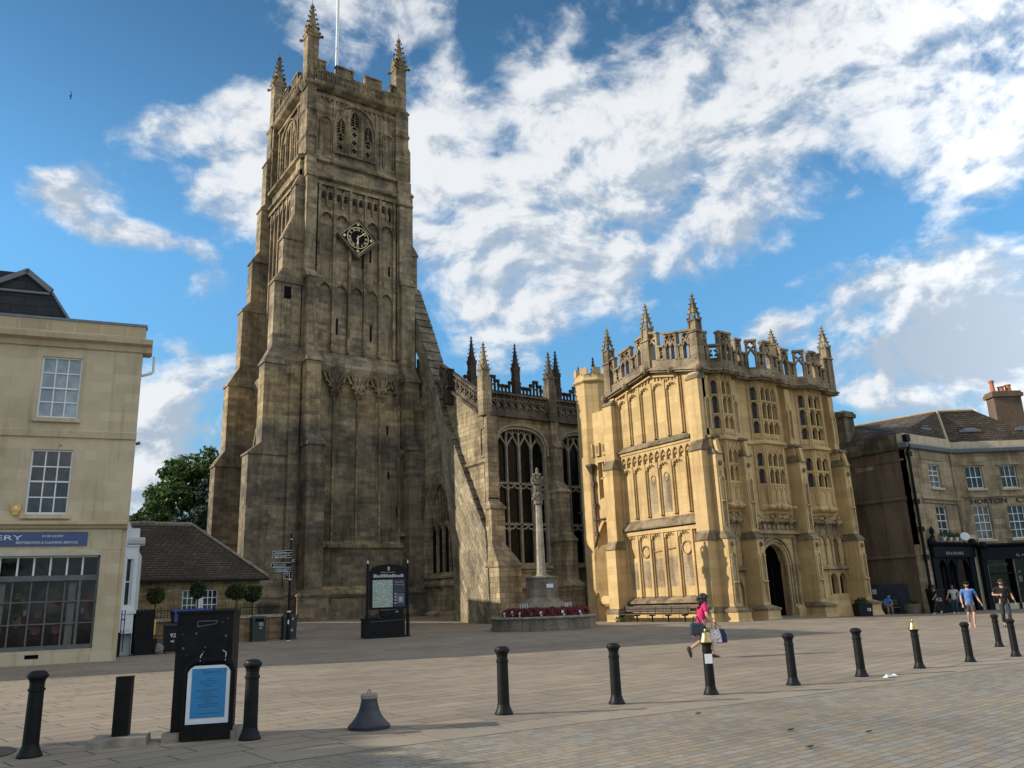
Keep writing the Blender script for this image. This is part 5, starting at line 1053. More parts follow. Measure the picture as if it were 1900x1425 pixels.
# chimneys
def chimney(fr,u0,u1,n0,n1,z0,z1,pots,mat):
    mb=MB(); fbox(mb,fr,u0,u1,z0,z1-.55,n0,n1); fbox(mb,fr,u0-.14,u1+.14,z1-.55,z1-.25,n0-.14,n1+.14); fbox(mb,fr,u0-.05,u1+.05,z1-.25,z1-.1,n0-.05,n1+.05); c=done('chimney',mb,mat,HB)
    for (u,n,h,r) in pots:
        p=fr.p(u,0,n); q=MB(); q.lathe([(r,z1-.15),(r*.82,z1+h*.7),(r*.82,z1+h*.8),(r*1.05,z1+h*.82),(r*1.05,z1+h)],p.x,p.y,10); done('chimney_pot',q,M['terracotta'],c)
chimney(f2,5.75,7.85,-4.1,-3.1,10.5,15.75,[(6.1,-3.6,.85,.19),(6.75,-3.6,.35,.25),(7.3,-3.6,.48,.23)],M['render'])
chimney(Fr((51.85,33.0,0),90),0.1,1.3,-1.6,-.1,10,14.0,[],M['ledge'])
mb=MB(); fbox(mb,f2,7.0,22,11.3,12.4,-6,-.9); done('neighbour_roof',mb,M['stoneslate2'],HB)
# letters on the wall
mb=MB(); add_text(mb,f2,'HORTON',.84,6.88,.50,.04,width=2.5,extr=.03); add_text(mb,f2,'CHIEF',4.01,6.88,.50,.04,width=2.0,extr=.03); done('wall_lettering',mb,M['blackletters'],HB)
mb=MB(); fbox(mb,f2,.2,.62,4.45,4.72,0,.12); done('alarm_box',mb,M['cream'],HB)
mb=MB(); p0=f1.p(5.2,4.6,.35); mb.lathe([(.05,0),(.2,.03),(.3,.1)],0,0,12); 
rot=Matrix.Translation(p0)@Matrix.Rotation(R(70),4,Vector((.6,-.8,0))); mb.v=[tuple(rot@Vector(v)) for v in mb.v]; mb.tube([p0,f1.p(5.0,4.35,0)],.03,5); done('satellite_dish',mb,M['white'],HB)
# shopfronts
mb=MB()
fbox(mb,f1,.95,6.3,3.25,3.95,-.3,.32); fsolid(mb,f1,[(-.1,3.95),(.45,4.0),(.55,4.15),(-.1,4.3)],.85,6.5)
fbox(mb,f1,.95,1.6,zb,3.25,-.3,.2); fbox(mb,f1,5.6,6.25,zb,3.25,-.3,.2); fbox(mb,f1,1.6,3.9,zb,.35,-.3,.12)
for a,b in ((1.6,2.75),(2.75,3.9),(3.9,5.6)): archfield(mb,f1,a+.05,b-.05,2.4,3.1,3.26,-.1,.12)
for u in (1.65,2.75,3.85): fbox(mb,f1,u-.05,u+.05,.35,2.6,-.12,.1)
for u in (.95,6.1):
    q=f1.p(u+.1,4.2,.25); mb.ell(q,(.32,.3,.34),8,6)
sf1=done('left_shopfront',mb,M['darkshop'],HB)
mb=MB(); fbox(mb,f1,1.5,3.9,.3,3.2,-.25,-.2); fbox(mb,f1,3.9,5.7,zb,3.2,-1.0,-.9); done('pane',mb,M['shopglass'],sf1)
mb=MB(); fbox(mb,f1,1.6,3.95,.35,.62,.12,.4); done('window_ledge',mb,plain('dark_red_ledge',(.06,.022,.018),.6),sf1)
mb=MB(); add_text(mb,f1,'BLUSHES',2.5,3.42,.26,.325,width=2.2,extr=.005); done('sign_lettering',mb,M['silver'],sf1)
mb=MB(); fbox(mb,f1,6.25,6.75,zb,3.9,-.3,.22); done('cream_pier',mb,M['cream'],HB)
mb=MB(); fbox(mb,f2,.75,22,3.05,3.85,-.3,.3); fsolid(mb,f2,[(-.1,3.85),(.4,3.9),(.5,4.02),(-.1,4.15)],.5,22); fbox(mb,f2,.75,1.1,zb,3.05,-.3,.2); fbox(mb,f2,2.8,2.95,zb,3.05,-.2,.15); fbox(mb,f2,1.1,2.8,2.05,2.15,-.2,.05); fbox(mb,f2,5,22,zb,3.05,-.3,.1)
mb.ell(f2.p(1.0,4.0,.25),(.28,.26,.3),8,6)
sf2=done('right_shopfront',mb,M['darkshop'],HB)
mb=MB(); fbox(mb,f2,1.1,5,.1,3.05,-.3,-.22); done('pane',mb,M['shopglass'],sf2)
mb=MB(); fbox(mb,f2,1.0,2.85,zb,.12,-.2,.1); fbox(mb,f2,2.9,5,zb,.12,-.2,.1); done('cream_stallriser',mb,M['cream'],sf2)
mb=MB(); fbox(mb,f2,2.86,2.94,.1,3.0,.15,.18); fbox(mb,f2,1.05,1.08,.2,2.7,.2,.22); done('light_mullion',mb,M['greyedpane'],sf2)
mb=MB(); add_text(mb,f2,'G. HORTON',3.08,3.2,.24,.305,width=1.9,extr=.005); done('sign_lettering',mb,M['silver'],sf2); mb=MB(); add_text(mb,f2,'JEWELLERY',1.1,2.62,.2,.06,width=1.45,extr=.004); done('sign_lettering',mb,M['greyframe'],sf2)
mb=MB(); rg=random.Random(9)
for i in range(6): mb=MB(); u=1.2+rg.random()*1.3; v=.4+rg.random()*.5; fbox(mb,f2,u,u+.1+rg.random()*.15,v,v+.2+rg.random()*.6,-.225,-.21); done('display_item',mb,M['blind'],sf2)
for q in ((3.25,3.5,1.5,1.9),(3.3,3.5,2.1,2.25)): mb=MB(); fbox(mb,f2,*q,-.225,-.20); done('window_notice',mb,M['greyedpane'],sf2)
# the row continues out of frame (it also closes the view down the side street)
mb=MB(); mb.box(52.4,70,33,50,zb,11.4); 
done('rear_block',mb,M['render'],HB)
# plants on the shopfront cornice
def leafball(mb,c,r,n,s,rg,m=0,mm=1,shell=.55):
    c=Vector(c)
    for i in range(n):
        d=Vector((rg.gauss(0,1),rg.gauss(0,1),rg.gauss(0,1))).normalized(); k=shell+(1-shell)*rg.random()**.6
        p=c+Vector((d.x*r[0],d.y*r[1],d.z*r[2]))*k; nn=(d+Vector((rg.gauss(0,.7),rg.gauss(0,.7),rg.gauss(0,.7)+.3))).normalized(); a=nn.orthogonal().normalized(); a=Matrix.Rotation(rg.random()*6.28,3,nn)@a; b=nn.cross(a); q=s*rg.uniform(.6,1.3)
        mb.add([p-a*q*.5,p+b*q*.35,p+a*q*.6,p-b*q*.35],[[0,1,2,3]],rg.randrange(mm))
def leafmat(name,c,var=.35):
    t=NT(name); o=t.n('ShaderNodeTexCoord').outputs['Object']; a=t.noise(o,1.1,3); col=t.mix(t.ramp(a,.3,.7),tuple(x*(1-var) for x in c),tuple(x*(1+var) for x in c)); col=t.mix(1.0,col,t.mix(t.noise(o,14,2),(.6,.6,.6),(1.4,1.4,1.3)),'MULTIPLY')
    t.l(col,t.b.inputs['Base Color']); t.set(t.b,'Roughness',.6); t.set(t.b,'Specular IOR Level',.25)
    tr=t.n('ShaderNodeBsdfTranslucent'); t.l(col,tr.inputs[0]); ms=t.n('ShaderNodeMixShader'); ms.inputs[0].default_value=.25; t.l(t.b.outputs[0],ms.inputs[1]); t.l(tr.outputs[0],ms.inputs[2]); t.l(ms.outputs[0],t.t.nodes['Material Output'].inputs[0]); return t.m
M['leafA']=leafmat('broad_leaf',(.045,.085,.022)); M['leafB']=leafmat('light_leaf',(.06,.105,.026)); M['leafC']=leafmat('yew_needle',(.022,.042,.034)); M['leafD']=leafmat('bay_leaf',(.030,.052,.016)); M['leafE']=leafmat('olive_bay_leaf',(.045,.06,.018)); M['bark']=plain('bark',(.06,.045,.032),.9,var=.4,scale=5,bump=.4)
rg=random.Random(21)
for (u,lab) in ((2.6,'white plant pot with green trailing plant on the dark shopfront ledge, nearest the drainpipe'),(3.4,'second white plant pot on the dark shopfront ledge, in the middle of the three'),(4.2,'white plant pot on the dark shopfront ledge, nearest the satellite dish')):
    c=f1.p(u,4.32,.28); t=thing('plant_pot',lab,'plant pot',tuple(c),0,'pots on the shopfront ledge'); mb=MB(); mb.lathe([(.08,0),(.13,.2),(.14,.24),(.1,.24)],c.x,c.y,10); mb.v=[(x,y,z+c.z) for x,y,z in mb.v]; done('pot',mb,M['white'],t)
    mb=MB(); leafball(mb,c+Vector((0,0,.4)),(.28,.2,.22),120,.12,rg); done('plant',mb,M['leafB'],t)
c=f1.p(1.15,4.75,.3); t=thing('ornament','small dark finial ornament on the shopfront ledge by the drainpipe','ornament',tuple(c)); mb=MB(); mb.lathe([(.1,-.35),(.16,-.2),(.09,-.02),(.17,.15),(.12,.38),(.02,.5)],c.x,c.y,8); mb.v=[(x,y,z+c.z) for x,y,z in mb.v]; done('finial',mb,M['ironmat'],t)
# ------------------------------------------------------------------ bollards
def bollard_mesh(flat=False):
    mb=MB(); pr=[(.135,0),(.135,.02),(.118,.05),(.098,.10),(.088,.14),(.082,.70),(.082,.715),(.094,.722),(.094,.745),(.08,.752),(.08,.80),(.088,.835),(.106,.865)]
    pr+= [(.10,.872)] if flat else [(.116,.872),(.116,.893),(.104,.905),(.094,.925),(.07,.94),(.03,.947)]
    mb.lathe(pr,0,0,20); return mb
BL=[((54,1405),1.03,11.83,0,'black bollard nearest the left edge, left of the square steel post'),((463,1372),3.41,11.09,0,'black bollard just right of the tall black cabinet'),
 ((935,1325),7.10,10.77,0,'black bollard right of the bell shaped base, below the memorial cross'),((1145,1305),9.18,10.59,0,'black bollard between the memorial side and the first bollard with a brass bell'),
 ((1320,1287),11.27,10.48,1,'black bollard topped by a brass bell with a paper sticker on its shaft'),((1473,1270),13.45,10.41,0,'black bollard in front of the porch doorway'),
 ((1599,1255),15.53,10.33,0,'black bollard below the right corner of the golden porch'),((1707,1240),17.66,10.32,1,'black bollard topped by a shiny brass bell, without a sticker, near the seated person'),
 ((1801,1228),19.62,10.22,0,'black bollard in front of the man in the blue shirt'),((1855,1200),24.41,11.84,0,'black bollard set back farthest from the kerb, by the right shopfront'),((1886,1218),21.45,10.06,0,'black bollard nearest the right edge, in front of the man in black')]
def mk_boll(bell):
    t=thing('bollard','black cast iron bollard','bollard',(0,0,0),0,'bollards along the kerb'); ORG[t]=Matrix.Identity(4)
    done('post',bollard_mesh(bell),M['iron'],t,local=True,smooth=False)
    if bell:
        mb=MB(); mb.lathe([(.118,.868),(.122,.88),(.112,.90),(.09,.955),(.078,1.0),(.07,1.035),(.045,1.05),(.02,1.055)],0,0,20); mb.lathe([(.022,1.05),(.03,1.075),(.02,1.1),(.004,1.11)],0,0,8); done('brass_bell',mb,M['brass'],t,local=True,smooth=True)
    return t
pr0=mk_boll(False); pr1=mk_boll(True); used=set()
for px,x,y,b,lab in BL:
    src=pr1 if b else pr0; loc=(x,y,gz(x,y))
    if b not in used: src.location=loc; src['label']=lab; used.add(b); o=src
    else: o=dup(src,loc,random.Random(int(x*9)).uniform(0,1) if not b else 0,lab)
    sc=1.03 if x<8 else 1.0 if x<16 else .93; o.scale=(sc,sc,sc)
st=[o for o in COL.objects if o.get('label','').startswith('black bollard topped by a brass bell with')][0]
mb=MB(); fr=Fr((0,0,0),125); 
fbox(mb,fr,-.07,.06,.52,.68,.078,.088); done('paper_sticker',mb,M['litter'],st,local=True)
# square steel post on a concrete slab
t=thing('square_post','short square black steel post standing on a worn concrete slab','post',(2.01,12.09,0))
mb=MB(); F=Fr((2.05,12.05,0),112); fbox(mb,F,-.095,.095,.1,.80,-.08,.08); fbox(mb,F,-.1,.1,.80,.815,-.085,.085); done('steel_post',mb,M['ironmat'],t)
mb=MB(); F=Fr((2.05,12.05,0),106); mb.loops([[F.p(-.3,.0,-.24),F.p(.34,.0,-.24),F.p(.34,.0,.36),F.p(-.36,.0,.36)],[F.p(-.3,.1,-.22),F.p(.33,.1,-.22),F.p(.33,.09,.34),F.p(-.34,.09,.34)]]); done('slab',mb,M['concrete'],t)
# tall black cabinet and its footing
cx,cy=2.99,11.76; F=Fr((cx,cy,0),116)
t=thing('cabinet','tall black scuffed metal cabinet behind the blue poster board','cabinet',(cx,cy,0))
mb=MB(); fbox(mb,F,-.36,.36,.1,1.575,-.26,.20); fbox(mb,F,-.375,.375,1.575,1.61,-.28,.22); fbox(mb,F,-.3,.3,.95,1.5,.20,.206); 
rg=random.Random(4)
for i in range(16): u,v=rg.uniform(-.32,.32),rg.uniform(.8,1.6); fbox(mb,F,u,u+rg.uniform(.006,.03),v,v+rg.uniform(.004,.03),.206,.2075,1)
ribbon(mb,F,[(-.10,1.46),(-.10,1.40),(.13,1.43),(.16,1.47),(-.10,1.47)],.010,.206,.208,1)
done('body',mb,[M['ironmat'],M['greyframe']],t)
mb=MB(); fbox(mb,F,-.44,.46,-.03,.1,-.34,.3); done('footing',mb,M['concrete'],t)
# poster board leaning in front of the cabinet
F=Fr((cx-.03,cy-.30,0),112); lean=.06
t=thing('poster_board','black framed pavement board with a blue poster on a white panel','poster board',(cx-.03,cy-.30,0))
mb=MB(); pts=[(-.30,.02),(-.30,.83),(-.265,.93),(-.185,.985),(.185,.985),(.265,.93),(.30,.83),(.30,.02)]
ribbon(mb,F,pts,.045,-.02,.03); fbox(mb,F,-.30,.30,-.0,.2,-.05,.05); done('frame',mb,M['ironmat'],t)
mb=MB(); P=[(-.262,.2),(.262,.2),(.262,.83),(.23,.88),(.18,.91),(-.18,.91),(-.23,.88),(-.262,.83)]; fprism(mb,F,P,.0,.028); bd=done('white_panel',mb,M['white'],t)
mb=MB(); fbox(mb,F,-.21,.215,.27,.875,.028,.033); ps=done('poster',mb,M['poster'],t)
mb=MB(); add_text(mb,F,'Signature',-.08,.815,.055,.034,width=.22,extr=.001); rg=random.Random(2)
for z in [.77-.028*i for i in range(17)]:
    w=rg.uniform(.04,.16); 
    if rg.random()<.75: fbox(mb,F,-w+.005,w*rg.uniform(.6,1)+.005,z,z+.008,.033,.0345)
add_text(mb,F,'Ki',.19,.83,.045,.034,extr=.001); done('poster_text',mb,M['posterink'],ps)
mb=MB(); mb.tube([F.p(-.12,.96,.03),F.p(-.12,1.03,.02),F.p(-.1,1.06,.0)],.006,4); mb.tube([F.p(.19,.96,.03),F.p(.2,1.06,.02),F.p(.15,1.09,.0)],.006,4); done('hook',mb,M['silver'],t)
# bell shaped bollard base
x,y=4.95,10.85; z=gz(x,y); t=thing('bell_bollard_base','low dark bell shaped bollard base with a pale stone cap and lifting ring','bollard base',(x,y,z))
mb=MB(); mb.lathe([(.285,0),(.285,.045),(.262,.062),(.225,.10),(.175,.16),(.138,.235),(.115,.325),(.108,.37),(.108,.385)],x,y,28); mb.v=[(a,b,c+z) for a,b,c in mb.v]; done('bell',mb,plain('dark_blue_black_iron',(.016,.017,.022),.42,var=.3,scale=5),t,smooth=False)
mb=MB(); mb.lathe([(.116,.385),(.116,.43),(.1,.445),(.02,.448)],x,y,16); mb.v=[(a,b,c+z) for a,b,c in mb.v]; done('cap',mb,M['concrete'],t)
mb=MB(); mb.tube([(x+.022*math.cos(a),y,z+.468+.026*math.sin(a)) for a in [i*math.pi/5-.5 for i in range(11)]],.007,5); done('lifting_ring',mb,M['greyframe'],t)
# map board
def mapmat():
    m=NT('town_map_print'); p=m.n('ShaderNodeTexCoord').outputs['Object']
    v=m.n('ShaderNodeTexVoronoi',feature='DISTANCE_TO_EDGE'); m.set(v,'Scale',9.0); m.l(p,v.inputs['Vector']); a=m.noise(p,2.0,3); c=m.mix(m.ramp(a,.42,.6),(.20,.24,.22),(.13,.24,.13)); c=m.mix(m.ramp(m.noise(p,5,2),.55,.6),c,(.26,.23,.25)); c=m.mix(m.ramp(v.outputs['Distance'],.03,.06,1,0),c,(.55,.55,.5))
    v2=m.n('ShaderNodeTexVoronoi',feature='DISTANCE_TO_EDGE'); m.set(v2,'Scale',24.0); m.l(p,v2.inputs['Vector']); c=m.mix(m.ramp(v2.outputs['Distance'],.02,.05,.5,0),c,(.45,.45,.42)); m.l(c,m.b.inputs['Base Color']); m.set(m.b,'Roughness',.35); return m.m
M['map']=mapmat()
Y=38.0; gx_,gy_=18.3,38.0; g0=gz(18.3,38); F=Fr((18.33,38,g0),98)
t=thing('map_board','black framed town map board on two posts with pointed white tipped finials','map board',(18.3,38,g0))
mb=MB(); fbox(mb,F,-.98,.92,1.35,3.15,-.06,.06); P=arch(-.98,.92,3.15,3.5,10); fprism(mb,F,P,-.05,.055); ribbon(mb,F,P,.08,-.07,.08); pn=done('panel',mb,M['ironmat'],t)
for u in (-1.08,1.02):
    mb=MB(); c=F.p(u,0,0); mb.lathe([(.13,0),(.13,.05),(.09,.12),(.085,1.0),(.10,1.02),(.10,1.07),(.065,1.1),(.062,3.3),(.08,3.32),(.08,3.36),(.055,3.4),(.075,3.5),(.05,3.58),(.02,3.62)],c.x,c.y,12); mb.v=[(a,b,q+c.z) for a,b,q in mb.v]; p=done('post',mb,M['iron'],t)
    mb=MB(); mb.lathe([(.045,3.6),(.03,3.7),(.004,3.78)],c.x,c.y,8); mb.v=[(a,b,q+c.z) for a,b,q in mb.v]; done('finial_tip',mb,M['white'],p)
mb=MB(); fbox(mb,F,-.84,.2,1.45,2.78,.06,.075); done('map',mb,M['map'],pn)
mb=MB(); fbox(mb,F,.24,.84,1.45,2.8,.06,.072); done('text_panel',mb,M['board'],pn)
mb=MB(); add_text(mb,F,'Welcome to Cirencester',-.42,3.12,.11,.062,width=.75,extr=.003)
rg=random.Random(6); u=-.8
while u<.75: w=rg.uniform(.05,.2); fbox(mb,F,u,u+w,2.9,2.98+rg.uniform(0,.1),.061,.066); u+=w+.02
add_text(mb,F,'Town Map',.3,2.62,.13,.075,width=.46,extr=.002); add_text(mb,F,'of Cirencester',.3,2.5,.1,.075,width=.5,extr=.002)
for z in (2.05,1.9,1.75,1.6): fbox(mb,F,.3,.4,z,z+.07,.073,.077)
ribbon(mb,F,[(.47,1.65),(.47,2.05),(.78,2.05),(.78,1.65),(.47,1.65)],.02,.073,.077); fbox(mb,F,.53,.72,1.7,1.95,.073,.077)
fprism(mb,F,[(-.05,3.24),(.03,3.24),(.05,3.4),(-.01,3.46),(-.07,3.4)],.056,.062); done('board_lettering',mb,M['silver'],pn)
t=thing('planter_box','long low black planter box standing under the map board','planter',(18.2,37.75,g0)); F=Fr((18.15,37.75,g0),98)
mb=MB(); fbox(mb,F,-1.2,.85,.04,.92,-.45,.2); fbox(mb,F,-1.23,.88,.88,.95,-.48,.23); ribbon(mb,F,[(-.9,.78),(.85,.84)],.02,.2,.21,1); fbox(mb,F,-.95,.9,.0,.08,.2,.25); done('box',mb,[M['ironmat'],M['greyframe']],t)
mb=MB(); fbox(mb,F,-.3,.86,.95,1.3,-.4,-.1); fbox(mb,F,.45,.6,1.18,1.26,-.1,-.09,1); done('back_box',mb,[M['ironmat'],M['concrete']],t)
mb=MB(); rg=random.Random(8); leafball(mb,F.p(-.3,.98,-.1),(.85,.2,.14),160,.12,rg); done('plants',mb,M['leafC'],t)
# fingerpost
fx,fy=14.15,40.6; g0=gz(fx,fy); F=Fr((fx,fy,g0),96)
t=thing('fingerpost','tall black fingerpost with five pointing sign arms and a small square sign','signpost',(fx,fy,g0))
mb=MB(); mb.lathe([(.11,0),(.11,.04),(.10,.06),(.085,1.35),(.095,1.37),(.095,1.42),(.06,1.46),(.055,2.9),(.065,2.92),(.065,2.98),(.05,3.0),(.048,4.9),(.06,4.92),(.06,5.0),(.045,5.02),(.045,5.15),(.055,5.17),(.03,5.26)],fx,fy,12); mb.v=[(a,b,c+g0) for a,b,c in mb.v]; done('post',mb,M['iron'],t)
mb=MB(); mb.lathe([(.112,0.001),(.112,.035)],fx,fy,12,0); mb.lathe([(.1,1.36),(.1,1.43)],fx,fy,12); mb.lathe([(.068,2.925),(.068,2.975)],fx,fy,10); mb.lathe([(.063,4.92),(.063,4.96)],fx,fy,10); mb.v=[(a,b,c+g0) for a,b,c in mb.v]; fbox(mb,F,-.06,.0,.8,1.0,.085,.1); done('white_bands',mb,M['signwhite'],t)
arms=[(4.33,-.95,.14,4,'Corinium Museum & Town'),(4.08,-.95,.13,0,'Abbey Grounds'),(3.87,.2,.10,0,''),(3.66,-.98,.24,0,'Brewery Arts Centre'),(3.4,-.78,.13,-2,'Market Place')]
for z,u,h,tilt,tx in arms:
    a,b=min(u,.02),max(u,.02); dz=.06*(tilt>0); mb=MB(); e=.06
    fprism(mb,F,[(a+e,z-h/2-dz),(b,z-h/2),(b,z+h/2),(a+e,z+h/2-dz),(a,z+h*.2-dz),(a,z-h*.2-dz)],.05,.075); ar=done('sign_arm',mb,M['ironmat'],t)
    mb=MB(); ribbon(mb,F,[(b,z-h/2+.012),(a+e,z-h/2+.012-dz),(a+.015,z-h*.18-dz),(a+.015,z+h*.18-dz),(a+e,z+h/2-.012-dz),(b,z+h/2-.012)],.016,.075,.078)
    if tx:
        add_text(mb,F,tx,a+.12,z-.035-dz*.6+(.03 if h>.2 else 0),.085,.077,width=(b-a)*.62,extr=.002)
        if h>.2: add_text(mb,F,'Library & Car Park',a+.12,z-.085,.08,.077,width=(b-a)*.6,extr=.002)
    done('arm_lettering',mb,M['signwhite'],ar)
mb=MB(); fbox(mb,F,-.34,-.05,2.98,3.27,.05,.08); ar=done('square_sign',mb,M['ironmat'],t)
mb=MB(); ribbon(mb,F,[(-.33,2.99),(-.33,3.26),(-.06,3.26),(-.06,2.99),(-.33,2.99)],.016,.08,.083); add_text(mb,F,'WC',-.26,3.14,.08,.082,extr=.002); add_text(mb,F,'P',-.26,3.04,.08,.082,extr=.002); done('sign_symbols',mb,M['signwhite'],ar)
# bins
def wheelie(name,lab,cat,x,y,az,w,d,h,mat,lidmat,marks=None,grp=None):
    g=gz(x,y); F=Fr((x,y,g),az); t=thing(name,lab,cat,(x,y,g),0,grp); mb=MB()
    f=lambda k,z:[F.p(-w/2*k,z,-d/2*k),F.p(w/2*k,z,-d/2*k),F.p(w/2*k,z,d/2*k),F.p(-w/2*k,z,d/2*k)]
    mb.loops([f(.82,.06),f(.86,.12),f(1,h*.9),f(1.05,h*.91),f(1.05,h*.95)]); done('body',mb,mat,t)
    mb=MB(); mb.loops([[F.p(-w*.54,h*.95,-d*.56),F.p(w*.54,h*.95,-d*.56),F.p(w*.54,h*.95,d*.56),F.p(-w*.54,h*.95,d*.56)],[F.p(-w*.5,h*1.02,-d*.5),F.p(w*.5,h*1.02,-d*.5),F.p(w*.5,h*.98,d*.54),F.p(-w*.5,h*.98,d*.54)]]); done('lid',mb,lidmat,t)
    for s in (-1,1):
        mb=MB(); c=F.p(s*w*.36,.1,-d*.4); mb.tube([c-F.U*.03,c+F.U*.03],.1,10); done('wheel',mb,M['binblack'],t)
    if marks: mb=MB(); [add_text(mb,F,tx,u,v,s,d/2*.97+.02,extr=.003) for tx,u,v,s in marks]; done('painted_number',mb,M['signwhite'],t)
    return t
wheelie('wheelie_bin','black wheelie bin with painted white house number, left of the tall cabinet','wheelie bin',7.75,36.2,100,.62,.7,1.12,M['binblack'],M['binblack'],[('92',-.05,.62,.22),('40',-.03,.42,.14)])
t=wheelie('commercial_bin','large blue lidded bin standing behind the black wheelie bin','bin',9.6,41.0,93,1.65,1.0,1.66,M['binblack'],M['binblue'],[])
mb=MB(); F=Fr((9.6,41,gz(9.6,41)),93); fbox(mb,F,-.82,.82,1.12,1.58,.48,.56); fbox(mb,F,-.45,-.2,1.2,1.32,.56,.565,1); done('blue_front',mb,[M['binblue'],M['signwhite']],t)
t=thing('tall_bin_store','dark tall bin enclosure with a yellow edge strip beside the white house','bin store',(6.75,36.3,0)); mb=MB(); F=Fr((6.75,36.3,0),95); fbox(mb,F,-.4,.32,.05,1.68,-.8,.0); 
for i in range(5): fbox(mb,F,-.38+.14*i,-.27+.14*i,.08,1.74,0,.02)
fbox(mb,F,-.35,.45,-.05,.6,.0,.25); done('panels',mb,M['ironmat'],t); mb=MB(); fbox(mb,F,.33,.39,.75,1.35,-.1,.02); done('yellow_strip',mb,M['yellow'],t)
t=thing('bin_bag','crumpled pale grey rubbish bag by the black wheelie bin','bin bag',(7.2,35.9,0)); mb=MB(); rg=random.Random(3); mb.ell((7.25,35.95,.2),(.18,.15,.22),9,7); mb.v=[(a+rg.uniform(-.03,.03),b+rg.uniform(-.03,.03),c+rg.uniform(-.03,.03)) for a,b,c in mb.v]; done('bag',mb,plain('grey_plastic_bag',(.16,.15,.13),.5),t)
for x,y,lab,w,mk in ((13.0,41.75,'dark green litter bin with white symbols against the low cottage wall','.',[('05',-.02,.75,.22),('c2',-.0,.6,.14)]),(14.62,41.9,'dark green litter bin behind the fingerpost, right end of the low wall','.',[('o',.05,.95,.25),('o',.02,.4,.25)])):
    g=gz(x,y); t=thing('litter_bin',lab,'litter bin',(x,y,g),0,'litter bins by the low wall'); F=Fr((x,y,g),95); mb=MB(); f=lambda k,z:[F.p(-.33*k,z,-.3*k),F.p(.33*k,z,-.3*k),F.p(.33*k,z,.3*k),F.p(-.33*k,z,.3*k)]
    mb.loops([f(1.12,0),f(1.1,.05),f(.95,.08),f(1.03,.95),f(1.06,1.05),f(1.02,1.17),f(.8,1.2)]); done('body',mb,M['bingreen'],t)
    mb=MB(); fbox(mb,F,-.2,.2,.96,1.1,.2,.335); done('opening',mb,M['void'],t); mb=MB(); [add_text(mb,F,tx,u,v,s,.345,extr=.003) for tx,u,v,s in mk]; done('symbols',mb,M['signwhite'],t)
# clipped bay trees
for i,(x,y,z,rx,rz_,lab,mm) in enumerate(((8.35,42.9,2.42,.42,.42,'loose clipped standard bush at the left, above the tall bin store','leafE'),(10.3,42.9,2.62,.38,.45,'dark clipped standard bush in front of the cottage window','leafD'),(12.2,42.9,2.5,.56,.44,'broad olive green clipped standard bush right of the cottage window','leafE'),(13.1,43.2,2.38,.48,.44,'dark clipped standard bush nearest the church tower','leafD'))):
    t=thing('standard_bush',lab,'bush',(x,y,gz(x,y)),0,'clipped bushes before the cottage'); mb=MB(); mb.tube([(x,y,0),(x+.02,y,1.2),(x,y,z)],[.05,.04,.03],6); done('stem',mb,M['bark'],t)
    rg=random.Random(30+i); mb=MB(); leafball(mb,(x,y,z),(rx,rx,rz_),1100,.10,rg,shell=.62); leafball(mb,(x,y,z),(rx*.7,rx*.7,rz_*.7),300,.12,rg,shell=.2)
    for k in range(5): a=rg.random()*6.28; leafball(mb,(x+rx*.8*math.cos(a),y+rx*.8*math.sin(a),z+rg.uniform(-.2,.3)),(.16,.16,.16),70,.09,rg)
    done('crown',mb,M[mm],t)
# ------------------------------------------------------------------ war memorial
mx_,my_=26.51,36.08; g0=.0; KM=.911; MZ=.12
def ks(mb): mb.v=[(mx_+(x-mx_)*KM,my_+(y-my_)*KM,(z*KM+MZ) if z>-.1 else -.3) for x,y,z in mb.v]; return mb
t=thing('memorial_cross','tall pale stone memorial cross with a slender shaft and carved lantern head','memorial',(mx_,my_,g0))
mb=MB(); ph=R(22.5)
mb.lathe([(1.72,.0),(1.72,.95),(1.60,1.02),(1.60,1.12),(1.28,1.42),(1.02,1.62),(.98,1.66),(.98,2.72),(1.04,2.76),(1.04,2.84),(.5,2.9)],mx_,my_,8,0,ph); bs=done('plinth',ks(mb),M['memorial'],t)
F=Fr((mx_,my_,0),124.8-2); mb=MB(); fbox(mb,F,.2,.6,2.2,2.42,.9,.95); done('name_plate',ks(mb),M['signwhite'],bs)
mb=MB(); mb.lathe([(.40,2.84),(.33,2.95),(.29,3.1),(.26,3.6),(.19,7.05),(.18,7.15)],mx_,my_,8,0,ph); done('shaft',ks(mb),plain('pale_shaft_stone',(.26,.225,.17),.9,var=.3,scale=3,bump=.2),t)
mb=MB(); mb.lathe([(.22,7.1),(.29,7.18),(.26,7.28),(.34,7.62),(.36,7.75),(.28,7.8),(.24,7.9),(.26,8.3),(.34,8.38),(.34,8.46),(.22,8.6),(.16,8.9),(.08,9.2),(.1,9.28),(.03,9.4)],mx_,my_,8,0,ph)
rg=random.Random(12)
for k in range(26):
    a=rg.random()*6.28; z=rg.choice((7.5,7.7,8.4,8.55,8.75,8.95)); r=.32 if z<8.6 else .24; mb.ell((mx_+r*math.cos(a),my_+r*math.sin(a),z),(.085,.085,.10),5,4)
for k in range(4):
    a=k*math.pi/2+.3; mb.ell((mx_+.2*math.cos(a),my_+.2*math.sin(a),8.0),(.10,.10,.26),6,5); mb.ell((mx_+.2*math.cos(a),my_+.2*math.sin(a),8.3),(.06,.06,.08),6,4); mb.tube([(mx_+.28*math.cos(a),my_+.28*math.sin(a),8.5),(mx_+.42*math.cos(a),my_+.42*math.sin(a),8.62)],[.06,.05],4); mb.ell((mx_+.42*math.cos(a),my_+.42*math.sin(a),8.72),(.07,.07,.13),5,4)
done('lantern_head',ks(mb),M['memorial'],t)
